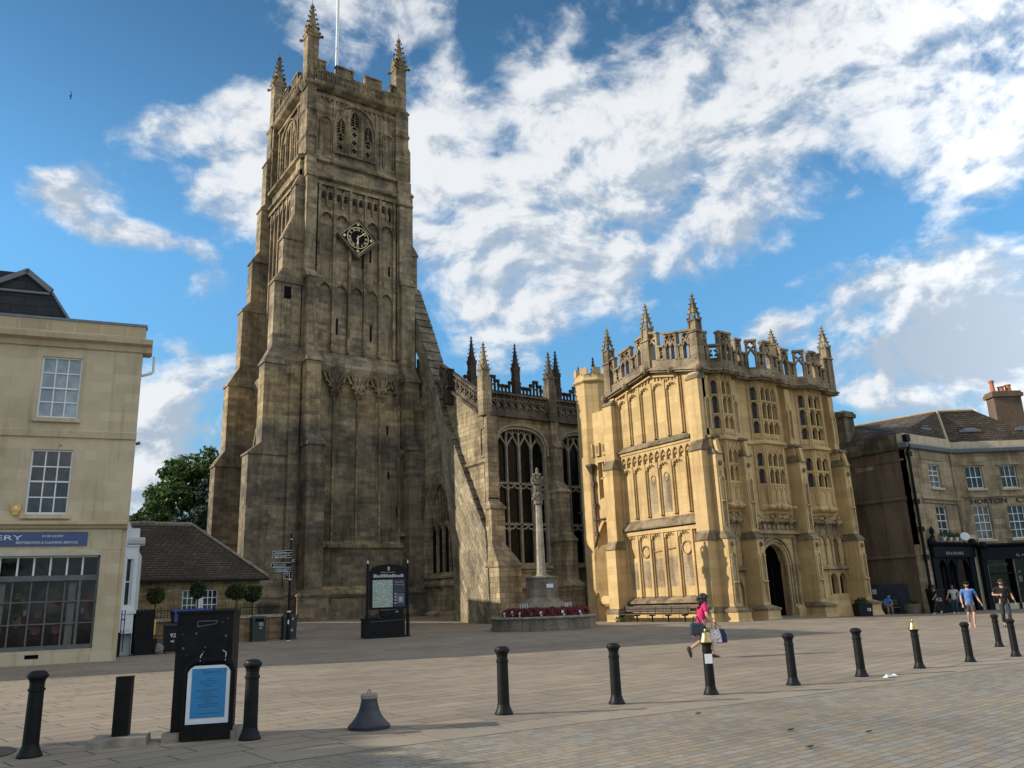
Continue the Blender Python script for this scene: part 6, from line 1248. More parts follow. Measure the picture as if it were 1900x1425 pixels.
t=thing('memorial_wall','low curved stone retaining wall with a moulded coping around the memorial','wall',(mx_,my_,0)); mb=MB(); R0=3.05
mb.lathe([(R0+.06,-.2),(R0+.06,.06),(R0,.1),(R0,.5),(R0,.5)],mx_,my_,40); done('wall_face',ks(mb),M['memorial'],t)
mb=MB(); mb.lathe([(R0+.02,.5),(R0+.1,.53),(R0+.1,.6),(R0+.03,.64),(R0-.35,.64),(R0-.36,.3)],mx_,my_,40); done('coping',ks(mb),M['concrete'],t)
mb=MB(); mb.lathe([(R0-.36,.45),(1.6,.55)],mx_,my_,40); done('soil_bed',ks(mb),plain('bed_soil',(.05,.04,.03),.95,var=.4,scale=6,bump=.5),t)
# poppy wreaths
M['poppy']=plain('poppy_red',(.20,.008,.014),.7,var=.4,scale=7); M['poppydark']=plain('dark_poppy_red',(.085,.006,.010),.8,var=.4,scale=7); M['card']=plain('white_card',(.5,.5,.5),.8,var=.1)
def wreath(seed,kind):
    rg=random.Random(seed); w=thing('poppy_wreath','round red poppy wreath standing in the row around the memorial','wreath',(0,0,0),0,'poppy wreaths around the memorial'); ORG[w]=Matrix.Identity(4)
    mb=MB()
    for i in range(34):
        a=rg.random()*6.28; r=.17+rg.uniform(-.05,.05); p=Vector((r*math.cos(a),rg.uniform(-.03,.04),.22+r*math.sin(a))); n=Vector((rg.uniform(-.5,.5),-1,rg.uniform(-.5,.5))).normalized(); b=n.orthogonal().normalized(); c=n.cross(b); q=rg.uniform(.035,.055)
        mb.add([p+(b*math.cos(k*1.047)+c*math.sin(k*1.047))*q for k in range(6)]+[p-n*.02],[[k,(k+1)%6,6] for k in range(6)],rg.choice((0,0,1)))
    done('poppies',mb,[M['poppy'],M['poppydark']],w,local=True)
    if kind: mb=MB(); mb.box(-.06,.06,-.07,-.06,.15,.28); mb.box(.02,.10,-.075,-.065,.05,.12); done('card',mb,M['card'],w,local=True)
    mb=MB(); mb.tube([(.17*math.cos(k*.5236),.02,.22+.17*math.sin(k*.5236)) for k in range(13)],.05,6); done('backing_ring',mb,M['poppydark'],w,local=True); return w
pa,pb=wreath(1,True),wreath(2,False); firsts={0:pa,1:pb}; rg=random.Random(77)
gl_='round red poppy wreath lying on the bed behind the curved wall, one of the row'
for i in range(34):
    a=R(180+6+i*168/33)+R(-34.8)*0; a=R(196)+i*R(150)/33-R(20); r=R0-.42-.12*(i%2); k=1 if i%3 else 0; x,y=mx_+r*KM*math.cos(a),my_+r*KM*math.sin(a); src=firsts[k]; rz=a+math.pi/2+rg.uniform(-.5,.5); loc=(x,y,(.58+.05*(i%2))*KM+MZ)
    card='white card' if k==0 else ''
    lab='red poppy wreath with a white card, in the row behind the curved memorial wall' if k==0 else 'plain red poppy wreath without a card, in the row behind the curved memorial wall'
    if src.get('placed'): o=dup(src,loc,rz,lab)
    else: src['placed']=1; src.location=loc; src.rotation_euler=(0,0,rz); src['label']=lab; o=src
    o.scale=(1.08,1.08,1.1*rg.uniform(.9,1.1)); o.rotation_euler=(rg.uniform(-.35,-.1),0,rz)
for o in list(COL.objects):
    if o.get('placed'): del o['placed']
t=thing('memorial_railing','low black iron rail with slim posts behind the poppy wreaths','railing',(mx_,my_,.5))
an=[R(185)+i*R(170)/6-R(20) for i in range(7)]
mb=MB(); mb.tube([(mx_+2.15*math.cos(R(165)+i*R(170)/24),my_+2.15*math.sin(R(165)+i*R(170)/24),1.0) for i in range(25)],.018,4); done('rail',ks(mb),M['iron'],t)
for a in an: mb=MB(); x,y=mx_+2.15*math.cos(a),my_+2.15*math.sin(a); mb.tube([(x,y,.5),(x,y,1.1),(x,y,1.2)],[.02,.02,.004],5); done('rail_post',ks(mb),M['iron'],t)
# floral cross stands either side of the plinth
for (a,lab) in ((R(200),'grey wreath stand with upright poppy crosses at the left of the memorial plinth'),(R(282),'grey wreath stand with upright poppy crosses at the right front of the memorial plinth')):
    x,y=mx_+1.95*math.cos(a),my_+1.95*math.sin(a); t=thing('wreath_stand',lab,'wreath stand',(x,y,.5)); F=Fr((x,y,.5),math.degrees(-a)+180); mb=MB()
    fbox(mb,F,-.4,.4,.55,.6,-.15,.15); fbox(mb,F,-.4,-.36,0,.55,-.1,.1); fbox(mb,F,.36,.4,0,.55,-.1,.1); fbox(mb,F,-.35,.35,.25,.5,-.1,.0); done('stand',ks(mb),M['greyframe'],t)
    for k in range(4): mb=MB(); u=-.24+.16*k; fbox(mb,F,u-.015,u+.015,.6,.86,-.01,.01); fbox(mb,F,u-.05,u+.05,.74,.77,-.01,.011); done('small_cross',ks(mb),M['white'],t)
# ------------------------------------------------------------------ benches
def bench(name,lab,F,L,slats,back,mat,nl):
    t=thing(name,lab,'bench',tuple(F.p(0,0,0))); mb=MB()
    for k in range(slats): fbox(mb,F,-L/2,L/2,.42,.46,-.22+.15*k,-.09+.15*k)
    done('seat',mb,mat,t)
    mb=MB(); fbox(mb,F,-L/2,L/2,.6,.72,-.34,-.30); fbox(mb,F,-L/2,L/2,.76,.9,-.36,-.32); done('backrest',mb,mat,t)
    for i in range(nl):
        u=-L/2+.15+(L-.3)*i/(nl-1); mb=MB(); fbox(mb,F,u-.03,u+.03,.0,.42,-.05,.03); fbox(mb,F,u-.03,u+.03,.34,.42,-.25,.22); mb.tube([F.p(u,.35,-.25),F.p(u,.9,-.34)],.025,4); done('leg',mb,M['iron'],t)
    return t
bench('long_bench','very long weathered wooden bench on iron legs against the lit porch wall','',5,3,1,M['wood'],5) if 0 else None
Fb=Fr((34.75,36.4,gz(34.8,36.4)),180); bench('long_bench','long weathered wooden bench on iron legs along the sunlit porch wall',Fb,5.6,3,1,M['wood'],5)
b2=(49.9,31.0); Fb2=Fr((b2[0],b2[1],gz(*b2)-.05),124.8); bench('park_bench','dark slatted bench with a seated person, between the porch corner and the board fence',Fb2,2.2,3,1,M['wood'],2)
# things by the fence on the right
ft=thing('board_fence','dark vertical board fence with a white notice, between the porch and the shop row','fence',(51.5,33,-.3)); A_,B_=Vector((50.3,34.6,-.4)),Vector((51.95,30.3,-.4)); az_=math.degrees(math.atan2((B_-A_).x,(B_-A_).y)); F=Fr(A_,az_); L=(B_-A_).length
mb=MB(); u=0
rg=random.Random(2)
while u<L-.05: w=.16; fbox(mb,F,u+.008,u+w-.008,0,2.05+rg.uniform(-.03,.05),-.02,.02); u+=w
fbox(mb,F,0,L,.5,.62,-.06,-.02); fbox(mb,F,0,L,1.6,1.72,-.06,-.02); done('boards',mb,M['fence'],ft)
mb=MB(); fbox(mb,F,L*.52,L*.52+.26,1.45,1.75,.02,.03); done('notice',mb,M['card'],ft)
mb=MB(); add_text(mb,F,'NO',L*.52+.05,1.63,.09,.031,extr=.001); add_text(mb,F,'ENTRY',L*.52+.03,1.52,.08,.031,width=.2,extr=.001); done('notice_text',mb,M['ironmat'],ft)
t=thing('lamp_post','slim dark post beside the porch corner, against the brown side wall','post',(51.2,33.3,-.4)); mb=MB(); mb.lathe([(.1,-.4),(.1,0),(.06,.1),(.05,3.6),(.09,3.65),(.05,3.9),(.01,4.1)],51.0,33.6,8); done('post',mb,M['iron'],t)
t=thing('green_notice_panel','small green and dark notice panel behind the porch corner','notice panel',(51.1,34.2,2)); F=Fr((50.6,34.9,0),124); mb=MB(); fbox(mb,F,-.35,.35,1.6,3.3,-.03,.03); fbox(mb,F,.4,.9,1.7,3.2,-.03,.03,1); fbox(mb,F,.5,.75,1.9,2.3,.03,.04,2); done('panel',mb,[plain('green_panel',(.02,.085,.06),.6),M['ironmat'],M['card']],t)
x,y=51.0,29.65; g=gz(x,y); t=thing('barrel_planter','round brown planter tub beside the bench','planter',(x,y,g)); mb=MB(); mb.lathe([(.42,g),(.5,g+.45),(.52,g+.62),(.44,g+.62),(.4,g+.5)],x,y,14); done('tub',mb,plain('brown_tub',(.14,.105,.07),.85,var=.3,scale=5),t); mb=MB(); leafball(mb,(x,y,g+.68),(.38,.38,.16),160,.12,random.Random(5)); done('plants',mb,M['leafD'],t)
wheelie('wheelie_bin','tall black wheelie bin with white numbers between the planter tub and the drainpipe','wheelie bin',52.0,28.6,124,.72,.8,1.5,M['binblack'],M['binblack'],[('52',-.1,.75,.28)])
x,y=44.6,29.0; g=gz(x,y); t=thing('black_planter','black planter with a small white label at the right foot of the porch','planter',(x,y,g)); F=Fr((x,y,g),112); mb=MB(); mb.loops([[F.p(-.42,0,-.3),F.p(.42,0,-.3),F.p(.42,0,.3),F.p(-.42,0,.3)],[F.p(-.46,.72,-.34),F.p(.46,.72,-.34),F.p(.46,.72,.34),F.p(-.46,.72,.34)]]); done('tub',mb,M['binblack'],t)
mb=MB(); fbox(mb,F,.08,.3,.3,.46,.33,.345); fbox(mb,F,.12,.22,.34,.42,.345,.348,1); done('label',mb,[M['card'],M['ironmat']],t); mb=MB(); leafball(mb,F.p(-.05,.82,0),(.4,.36,.24),260,.13,random.Random(6)); done('plants',mb,M['leafD'],t)
t=thing('weed_clump','small green weed clump at the foot of the porch wall by the bench end','plant',(34.6,39.2,0)); mb=MB(); leafball(mb,(34.6,39.1,.12),(.3,.4,.2),120,.13,random.Random(7)); done('leaves',mb,M['leafB'],t)
# litter and ground fittings
def lit(x,y,lab,w,mat,name='paper_scrap'):
    g=gz(x,y); t=thing(name,lab,'litter',(x,y,g)); mb=MB(); F=Fr((x,y,g),100); mb.loops([[F.p(-w,.012,-w*.4),F.p(w,.012,-w*.3),F.p(w,.03,w*.4),F.p(-w,.02,w*.4)],[F.p(-w,.016,-w*.4),F.p(w,.012+w*.4,-w*.2),F.p(w,.036,w*.4),F.p(-w,.012+w*.5,w*.3)]]); done('scrap',mb,mat,t)
lit(15.6,9.75,'crumpled white paper lying on the kerb between two right-hand bollards',.14,M['litter'])
dl=plain('dry_leaf_brown',(.05,.035,.025),.9)
for i,(x,y,lab) in enumerate(((8.75,6.9,'dark dry leaf on the setts, right of centre, the larger and nearer of the leaves'),(9.1,8.75,'dark dry leaf on the setts close to the kerb, below the brass bell bollard'),(7.9,6.0,'small dark dry leaf on the setts, nearest the bottom edge'),(9.3,6.2,'small dark dry leaf on the setts, farthest right'))): lit(x,y,lab,.045,dl,'dry_leaf')
t=thing('drain_cover','round brown iron drain cover in the paving at the left edge','drain cover',(.35,12.1,0)); mb=MB(); mb.lathe([(.75,.0),(.75,.013),(.7,.015),(.01,.015)],.2,12.6,24); done('cover',mb,plain('brown_iron_cover',(.075,.055,.042),.8,var=.3,scale=12,bump=.4),t)
# birds
x,y,z=3.28,61.1,39.1; t=thing('flying_bird','small dark swift gliding in the blue sky left of the tower','bird',(x,y,z)); mb=MB()
mb.ell((x,y,z),(.07,.2,.06),7,6); mb.tube([(x,y,z+.02),(x+.07,y-.02,z+.2),(x-.04,y-.1,z+.38)],[.035,.035,.01],4); mb.tube([(x,y,z-.02),(x+.07,y-.02,z-.2),(x-.04,y-.1,z-.38)],[.035,.035,.01],4); done('body',mb,M['ironmat'],t)
x,y,z=27.55,56.75,45.45; t=thing('perched_bird','small dark bird perched on the tower parapet beside the right corner pinnacle','bird',(x,y,z)); mb=MB(); mb.ell((x,y,z+.28),(.13,.16,.24),7,6); mb.ell((x,y-.05,z+.58),(.08,.1,.09),6,5); mb.tube([(x,y+.1,z+.2),(x,y+.3,z+.0)],[.07,.03],4); done('body',mb,M['ironmat'],t)
# ------------------------------------------------------------------ trees
def tree(name,lab,x,y,h,blobs,mats,n,s,seed,group=None,tr=.35):
    g=gz(x,y); t=thing(name,lab,'tree',(x,y,g),0,group); rg=random.Random(seed); mb=MB(); top=h*.62
    mb.tube([(x,y,g-.2),(x+.1,y,g+h*.25),(x-.1,y+.1,g+top)],[tr,tr*.8,tr*.35],8)
    for (bx,by,bz,br,bh) in blobs: mb.tube([(x,y,g+h*rg.uniform(.2,.4)),((x+bx)/2,(y+by)/2,bz*.7+g),(bx,by,bz)],[tr*.4,tr*.25,tr*.08],5)
    done('trunk',mb,M['bark'],t); mb=MB()
    for (bx,by,bz,br,bh) in blobs:
        leafball(mb,(bx,by,bz),(br*.7,br*.7,bh*.7),n//3,s*1.15,rg,0,len(mats),.15)
        for k in range(11):
            d=Vector((rg.gauss(0,1),rg.gauss(0,1),rg.gauss(0,.9)+.15)).normalized(); c=(bx+d.x*br*.78,by+d.y*br*.78,bz+d.z*bh*.78); q=rg.uniform(.26,.44); leafball(mb,c,(br*q,br*q,bh*q*.8),n//12,s,rg,0,len(mats),.45)
    done('crown',mb,mats,t); return t
tree('broadleaf_tree','large broad leaved green tree rising behind the cottage roof',16.6,73,16.5,[(16.9,73,13.6,2.9,2.2),(15.2,72.5,12.2,2.3,2.0),(18.6,73,12.5,2.6,2.6),(14.4,72.3,10.6,2.2,1.9),(16.6,71.6,10.5,2.8,2.2),(13.4,72,9.0,1.9,1.5)],[M['leafA'],M['leafA'],M['leafB']],1500,.34,41)
tree('conifer_tree','dark blue green drooping conifer between the leafy tree and the tower',17.4,69.0,12.5,[(17.6,69,10.8,1.6,1.9),(17.2,68.6,9.2,2.0,1.7),(16.0,68.4,8.2,2.0,1.5),(17.0,68.4,7.4,2.4,1.8)],[M['leafC']],1500,.28,42)
tree('shrub_tree','darker low tree at the left of the gap above the cottage ridge',12.4,73,9,[(12.2,73,8.6,1.3,.9),(13.4,73,9.0,1.5,1.2),(11.4,73,8.4,1.2,.7)],[M['leafA'],M['leafC']],700,.30,43)
# street trees up the road (outside the picture); they throw the broken shade on the near paving
for i,(x,y,h) in enumerate(((-13.5,17.8,9.5),(-21,14.5,11),(-9.5,13.6,7.0))):
    tree('street_tree',['tall street tree on the left pavement','broad street tree farther up the road','small young street tree near the road'][i],x,y,h,[(x,y,h*.72,2.4,2.1),(x+1.6,y-.8,h*.62,1.9,1.7),(x-1.5,y+.9,h*.64,2.0,1.7),(x+.4,y+1.3,h*.86,1.5,1.4)],[M['leafA'],M['leafB']],700,.30,50+i,'street trees')
# ------------------------------------------------------------------ people
M['skin']=plain('skin',(.36,.20,.13),.55,var=.06,scale=8); M['skinw']=plain('fair_skin',(.45,.265,.19),.55,var=.06,scale=8)
M['hairblack']=plain('black_hair',(.010,.008,.008),.6,var=.4,scale=20,bump=.5); M['hairgrey']=plain('grey_hair',(.20,.18,.16),.7,var=.3,scale=20); M['hairbrown']=plain('brown_hair',(.06,.035,.02),.6,var=.3,scale=20)
def cloth(name,c,var=.2): return plain(name,c,.85,var=var,scale=9,bump=.25,spec=.2)
def skinmesh(nodes,edges,levels=1,root=0):
    me=bpy.data.meshes.new('s'); me.from_pydata([n[:3] for n in nodes],edges,[]); o=bpy.data.objects.new('s',me); COL.objects.link(o)
    o.modifiers.new('sk','SKIN'); me.update()
    for i,n in enumerate(nodes):
        r=n[3]; me.skin_vertices[0].data[i].radius=r if isinstance(r,tuple) else (r,r); me.skin_vertices[0].data[i].use_root=(i==root)
    sb=o.modifiers.new('sb','SUBSURF'); sb.levels=levels; sb.render_levels=levels
    dg=bpy.context.evaluated_depsgraph_get(); dg.update(); m2=bpy.data.meshes.new_from_object(o.evaluated_get(dg)); bpy.data.objects.remove(o); bpy.data.meshes.remove(me); return m2
def attach(name,me,mat,parent,extra=None):
    mb=MB(); mb.add([tuple(v.co) for v in me.vertices],[list(p.vertices) for p in me.polygons]); bpy.data.meshes.remove(me)
    if extra: mb.add(extra.v,extra.f)
    return done(name,mb,mat,parent,local=True,smooth=True)
def hand(mb,wr,dirv,side,curl=.5):
    # palm plus five separate tapering fingers, bent at the knuckles
    d=Vector(dirv).normalized(); s=Vector(side).normalized(); s=(s-d*s.dot(d)).normalized(); n=d.cross(s); w=Vector(wr)
    mb.loops([[w+s*a*.022+n*b*.013 for a,b in ((-1,-1),(1,-1),(1,1),(-1,1))],[w+d*.05+s*a*.04+n*b*.015 for a,b in ((-1,-1),(1,-1),(1,1),(-1,1))],[w+d*.095+s*a*.039+n*b*.011 for a,b in ((-1,-1),(1,-1),(1,1),(-1,1))]])
    for k,ln in enumerate((.068,.078,.073,.058)):
        b0=w+d*.09+s*(-.031+.0205*k); p1=b0+(d*(1-.3*curl)+n*curl*.5)*ln*.5; p2=p1+(d*(1-.9*curl)+n*curl)*ln*.5; mb.tube([b0,p1,p2],[.0098,.0088,.006],5)
    t0=w+d*.03-s*.035; mb.tube([t0,t0+(d*.7-s*.6+n*.3)*.035,t0+(d*.95-s*.5+n*.5)*.065],[.0125,.0105,.007],5)
def person(label,loc,rz,J,top,bottom,shoe,hair,skin,sleeve=.5,leg='long',hairlong=False,cap=None,glasses=False,curls=(.5,.5),scale=1.0,trim=None,beard=False):
    """J: joints in local metres, +y is where the person faces, x to the person's right."""
    t=thing('person',label,'person',loc,rz); ORG[t]=Matrix.Identity(4); t.scale=(scale,)*3
    V=lambda k:Vector(J[k]); hips,chest,neck,head=V('hip'),V('chest'),V('neck'),V('head')
    fwd=Vector(J.get('face',(0,1,0))).normalized(); hd=(head-neck).normalized(); hr=hd.cross(fwd)*-1; hr=fwd.cross(hd).normalized()
    nodes=[(*hips,(.145,.105)),(*((hips+chest)/2),(.125,.10)),(*chest,(.15,.105)),(*neck,.058),(*(neck+(head-neck)*.45),.052)]
    nodes+= [(*(head-hd*.05+fwd*.02),(.062,.07)),(*(head+hd*.02),(.074,.088)),(*(head+hd*.085-fwd*.005),(.06,.07))]; ed=[(0,1),(1,2),(2,3),(3,4),(4,5),(5,6),(6,7)]
    def chain(par,pts,rad):
        p=par
        for q,r in zip(pts,rad): nodes.append((*q,r)); ed.append((p,len(nodes)-1)); p=len(nodes)-1
    for s in 'LR':
        sh,el,wr=V('sh'+s),V('el'+s),V('wr'+s); chain(2,[sh,(sh+el)/2,el,(el*.6+wr*.4),wr],[.058,.050,.041,.042,.028])
        hp,kn,an=V('hp'+s),V('kn'+s),V('an'+s); chain(0,[hp,(hp+kn)/2,kn,kn*.65+an*.35,an],[.088,.078,.058,.060,.038])
        ft=Vector(J['to'+s]); chain(len(nodes)-1,[an*.5+ft*.5-Vector((0,0,.01)),ft],[.034,.024])
    ex=MB()
    for s,c in zip('LR',curls):
        el,wr=V('el'+s),V('wr'+s); d=wr-el; hand(ex,wr,d,J.get('side'+s,fwd),c)
    # face: nose, ears, brow, lips
    ex.loops([[head+fwd*.078+hd*.025+hr*.010,head+fwd*.078+hd*.025-hr*.010,head+fwd*.085-hd*.03-hr*.017,head+fwd*.085-hd*.03+hr*.017],[head+fwd*.082+hd*.02]*4][:1]+[[head+fwd*.086+hd*.02+hr*.006,head+fwd*.086+hd*.02-hr*.006,head+fwd*.112-hd*.026-hr*.012,head+fwd*.112-hd*.026+hr*.012]])
    for s in (-1,1): ex.ell(head+hr*.078*s-fwd*.005,(.014,.022,.032),6,5)
    body=attach('body',skinmesh(nodes,ed),skin,t,ex)
    mb=MB()
    for s in (-1,1): mb.ell(head+fwd*.083+hd*.022+hr*.031*s,(.013,.01,.007),6,4)
    if glasses:
        for s in (-1,1): mb.ell(head+fwd*.09+hd*.02+hr*.034*s,(.03,.014,.021),7,5)
        mb.tube([head+fwd*.092+hd*.026-hr*.03,head+fwd*.092+hd*.026+hr*.03],.006,4)
        for s in (-1,1): mb.tube([head+fwd*.09+hd*.026+hr*.062*s,head+hr*.08*s+hd*.026],.004,4)
    done('sunglasses' if glasses else 'eyes',mb,M['ironmat'],t,local=True,smooth=True)
    mb=MB(); mb.ell(head+fwd*.085-hd*.055,(.024,.01,.008),6,4); done('mouth',mb,M['lips'],t,local=True,smooth=True)
    # clothing grown round the same joints
    k=1.12; n2=[(*(hips-Vector((0,0,.13))),(.172,.135)),(*hips,(.168,.128)),(*((hips+chest)/2),(.15,.118)),(*chest,(.172,.122)),(*(neck-(neck-chest)*.12),.075)]; e2=[(0,1),(1,2),(2,3),(3,4)]
    for s in 'LR':
        sh,el,wr=V('sh'+s),V('el'+s),V('wr'+s); end=el if sleeve==1 else sh+(el-sh)*(sleeve*2 if sleeve<.5 else .78); b=len(n2); n2+=[(*sh,.074),(*((sh+end)/2),.070),(*end,.066)]; e2+=[(3,b),(b,b+1),(b+1,b+2)]
        if sleeve>=1: n2.append((*wr,.045)); e2.append((b+2,b+3))
    sh_=attach('shirt',skinmesh(n2,e2),top,t)
    n3=[(*(hips+Vector((0,0,.04))),(.155,.115)),(*(hips-Vector((0,0,.06))),(.16,.12))]; e3=[(0,1)]
    for s in 'LR':
        hp,kn,an=V('hp'+s),V('kn'+s),V('an'+s); b=len(n3)
        if leg=='long': n3+=[(*hp,.102),(*((hp+kn)/2),.092),(*kn,.074),(*(kn*.5+an*.5),.070),(*(an+(kn-an)*.06),.062)]
        elif leg=='short': n3+=[(*hp,.108),(*((hp+kn)/2),.105),(*(kn+(hp-kn)*.08),.10)]
        else: n3+=[(*hp,.10),(*((hp+kn)/2),.086),(*kn,.066),(*(kn*.7+an*.3),.063)]
        e3+=[(1,b)]+[(b+i,b+i+1) for i in range(len(n3)-b-1)]
    attach('shorts' if leg=='short' else 'trousers',skinmesh(n3,e3),bottom,t)
    for s in 'LR':
        an,to=V('an'+s),V('to'+s); d=(to-an); mb=MB(); d0=Vector((d.x,d.y,d.z)); he=an-d0.normalized()*.055-Vector((0,0,.035)); L=[]
        ax=d0.normalized(); sd=Vector((0,0,1)).cross(ax).normalized(); upv=ax.cross(sd)
        for (f,w,h) in ((-.07,.028,.05),(-.03,.04,.075),(.04,.042,.075),(.11,.046,.055),(.18,.04,.04),(.21,.018,.025)):
            c=an+ax*f-upv*.055; L.append([c+sd*w*a+upv*h*b for a,b in ((-1,-.35),(1,-.35),(.8,.6),(0,.85),(-.8,.6))])
        mb.loops(L); done('shoe',mb,shoe,t,local=True,smooth=True)
    mb=MB()
    if hair is not None:
        rg=random.Random(len(label)); c=head+hd*.035-fwd*.022; mb.ell(c,(.088,.098,.098),10,8)
        if hairlong:
            for i in range(46):
                a=rg.uniform(-2.3,2.3); q=c+(-fwd*math.cos(a)+hr*math.sin(a))*rg.uniform(.05,.115)-hd*rg.uniform(-.05,.34); r=rg.uniform(.035,.062); mb.ell(q,(r,r,r*1.15),6,5)
        done('hair',mb,hair,t,local=True,smooth=True)
    if beard: mb=MB(); mb.ell(head+fwd*.055-hd*.085,(.055,.04,.04),8,6); done('beard',mb,M['hairblack'],t,local=True,smooth=True)
    if cap is not None:
        mb=MB(); mb.ell(head+hd*.06-fwd*.005,(.092,.102,.07),10,7); b=[head+hd*.055+fwd*.08+hr*a+fwd*f for a,f in ((-.08,0),(-.06,.06),(0,.085),(.06,.06),(.08,0))]; mb.loops([b,[p+hd*.012 for p in b]]); done('cap',mb,cap,t,local=True,smooth=True)
    return t
M['lips']=plain('lips',(.30,.10,.09),.5)
def stand(**k):
    J=dict(hip=(0,0,.93),chest=(0,.01,1.28),neck=(0,0,1.48),head=(0,.02,1.62),shL=(-.19,0,1.42),shR=(.19,0,1.42),elL=(-.25,-.03,1.13),elR=(.25,-.03,1.13),wrL=(-.27,.06,.88),wrR=(.27,.06,.88),hpL=(-.095,0,.88),hpR=(.095,0,.88),knL=(-.1,.03,.48),knR=(.1,.03,.48),anL=(-.1,0,.085),anR=(.1,0,.085),toL=(-.11,.16,.04),toR=(.11,.16,.04))
    J.update(k); return J
yaw=lambda az:-R(az)          # +y of the figure points to this bearing
wz=lambda x,y:(x,y,gz(x,y))
# man in blue (walking towards the camera, slightly to its left)
pm=person('man in a blue t-shirt, grey shorts and black cap holding a can',wz(34.58,17.65),yaw(238),stand(hip=(0,0,.94),knL=(-.09,.14,.5),anL=(-.05,.10,.09),toL=(-.05,.26,.045),knR=(.10,.10,.50),anR=(.09,-.22,.17),toR=(.09,-.12,.05),elL=(-.30,-.06,1.13),wrL=(-.40,.0,.9),elR=(.27,-.02,1.13),wrR=(.26,.10,.90),shL=(-.2,0,1.43),shR=(.2,0,1.43)),cloth('blue_tshirt',(.075,.17,.40)),cloth('brown_grey_shorts',(.075,.06,.058)),plain('red_grey_trainers',(.42,.20,.18),.7,var=.3),M['hairbrown'],M['skinw'],sleeve=.5,leg='short',cap=M['ironmat'],glasses=True,scale=1.03,beard=True)
c=thing('drink_can','small pale drink can held by the man in the blue t-shirt','can',(0,0,0)); ORG[c]=Matrix.Identity(4); c.location=Vector((34.58,17.65,gz(34.58,17.65)))+Matrix.Rotation(yaw(238),3,'Z')@Vector((.26,.17,.83)); mb=MB(); mb.lathe([(.03,-.06),(.033,-.05),(.033,.05),(.026,.06)],0,0,10); done('can_body',mb,M['silver'],c,local=True)
# man in black
person('man in a black t-shirt and sunglasses with one arm bent across his chest',wz(34.57,16.29),yaw(240),stand(knL=(-.09,.16,.5),anL=(-.08,.16,.09),toL=(-.08,.32,.05),knR=(.1,.02,.49),anR=(.1,-.24,.16),toR=(.1,-.14,.05),elR=(.33,.02,1.17),wrR=(.12,.24,1.17),sideR=(0,0,1),elL=(-.29,-.05,1.13),wrL=(-.36,.02,.88),shL=(-.21,0,1.43),shR=(.21,0,1.43)),cloth('black_tshirt',(.014,.015,.013)),cloth('charcoal_trousers',(.035,.035,.04)),plain('black_trainers',(.02,.02,.02),.6),M['hairblack'],M['skin'],sleeve=.5,glasses=True,beard=True,scale=1.06,curls=(.5,.9))
# man in white and black jumper near the shop
person('man in a white jumper with a black chest band and blue jeans',(51.0,26.9,gz(51,26.9)-.02),yaw(252),stand(hip=(0,0,.92),knL=(-.09,.10,.5),anL=(-.1,-.02,.09),toL=(-.11,.14,.045),knR=(.12,.05,.48),anR=(.16,-.16,.12),toR=(.17,-.0,.05),elR=(.30,.05,1.13),wrR=(.36,.22,.93),elL=(-.28,-.03,1.15),wrL=(-.22,.14,.98),neck=(0,.05,1.47),head=(0,.1,1.6)),cloth('white_jumper',(.48,.45,.46)),cloth('blue_jeans',(.025,.06,.10)),plain('white_trainers',(.6,.62,.64),.6),M['hairbrown'],M['skin'],sleeve=.5,scale=.99)
pw_=[o for o in COL.objects if o.get('label','').startswith('man in a white jumper')][0]
n2=[(0,.01,1.16,(.182,.134)),(0,.01,1.28,(.184,.134))]; attach('black_chest_band',skinmesh(n2,[(0,1)]),M['ironmat'],pw_)
# dark haired walker leaving to the left
person('person in dark clothes striding past the drainpipe corner, one arm swung back',(50.05,27.55,gz(50,27.5)-.04),yaw(290),stand(hip=(0,0,.9),knL=(-.09,.2,.5),anL=(-.08,.3,.10),toL=(-.08,.44,.08),knR=(.1,-.06,.47),anR=(.1,-.36,.17),toR=(.1,-.27,.06),elR=(.24,-.22,1.18),wrR=(.26,-.42,.98),elL=(-.22,.14,1.15),wrL=(-.2,.3,1.0)),cloth('dark_top',(.02,.018,.02)),cloth('dark_jeans',(.025,.027,.035)),plain('pale_trainers',(.4,.4,.42),.6),M['hairblack'],M['skin'],sleeve=.5,scale=.96)
# seated person on the park bench
bz=gz(*b2)-.05; bp=Fb2.p(.25,0,-.02)
person('seated grey haired person in a bright blue shirt bent forward on the bench',(bp.x,bp.y,bz),yaw(214),dict(hip=(0,0,.56),chest=(0,.22,.84),neck=(0,.36,.98),head=(0,.47,1.07),face=(0,.6,-.8),shL=(-.19,.26,.93),shR=(.19,.26,.93),elL=(-.22,.38,.68),elR=(.22,.38,.68),wrL=(-.1,.58,.62),wrR=(.1,.58,.62),hpL=(-.1,.06,.52),hpR=(.1,.06,.52),knL=(-.13,.48,.52),knR=(.13,.48,.52),anL=(-.13,.46,.10),anR=(.14,.50,.10),toL=(-.14,.62,.045),toR=(.16,.66,.045)),cloth('bright_blue_shirt',(.035,.20,.62)),cloth('khaki_trousers',(.25,.205,.13)),plain('brown_shoes',(.05,.03,.02),.6),M['hairgrey'],M['skin'],sleeve=.5)
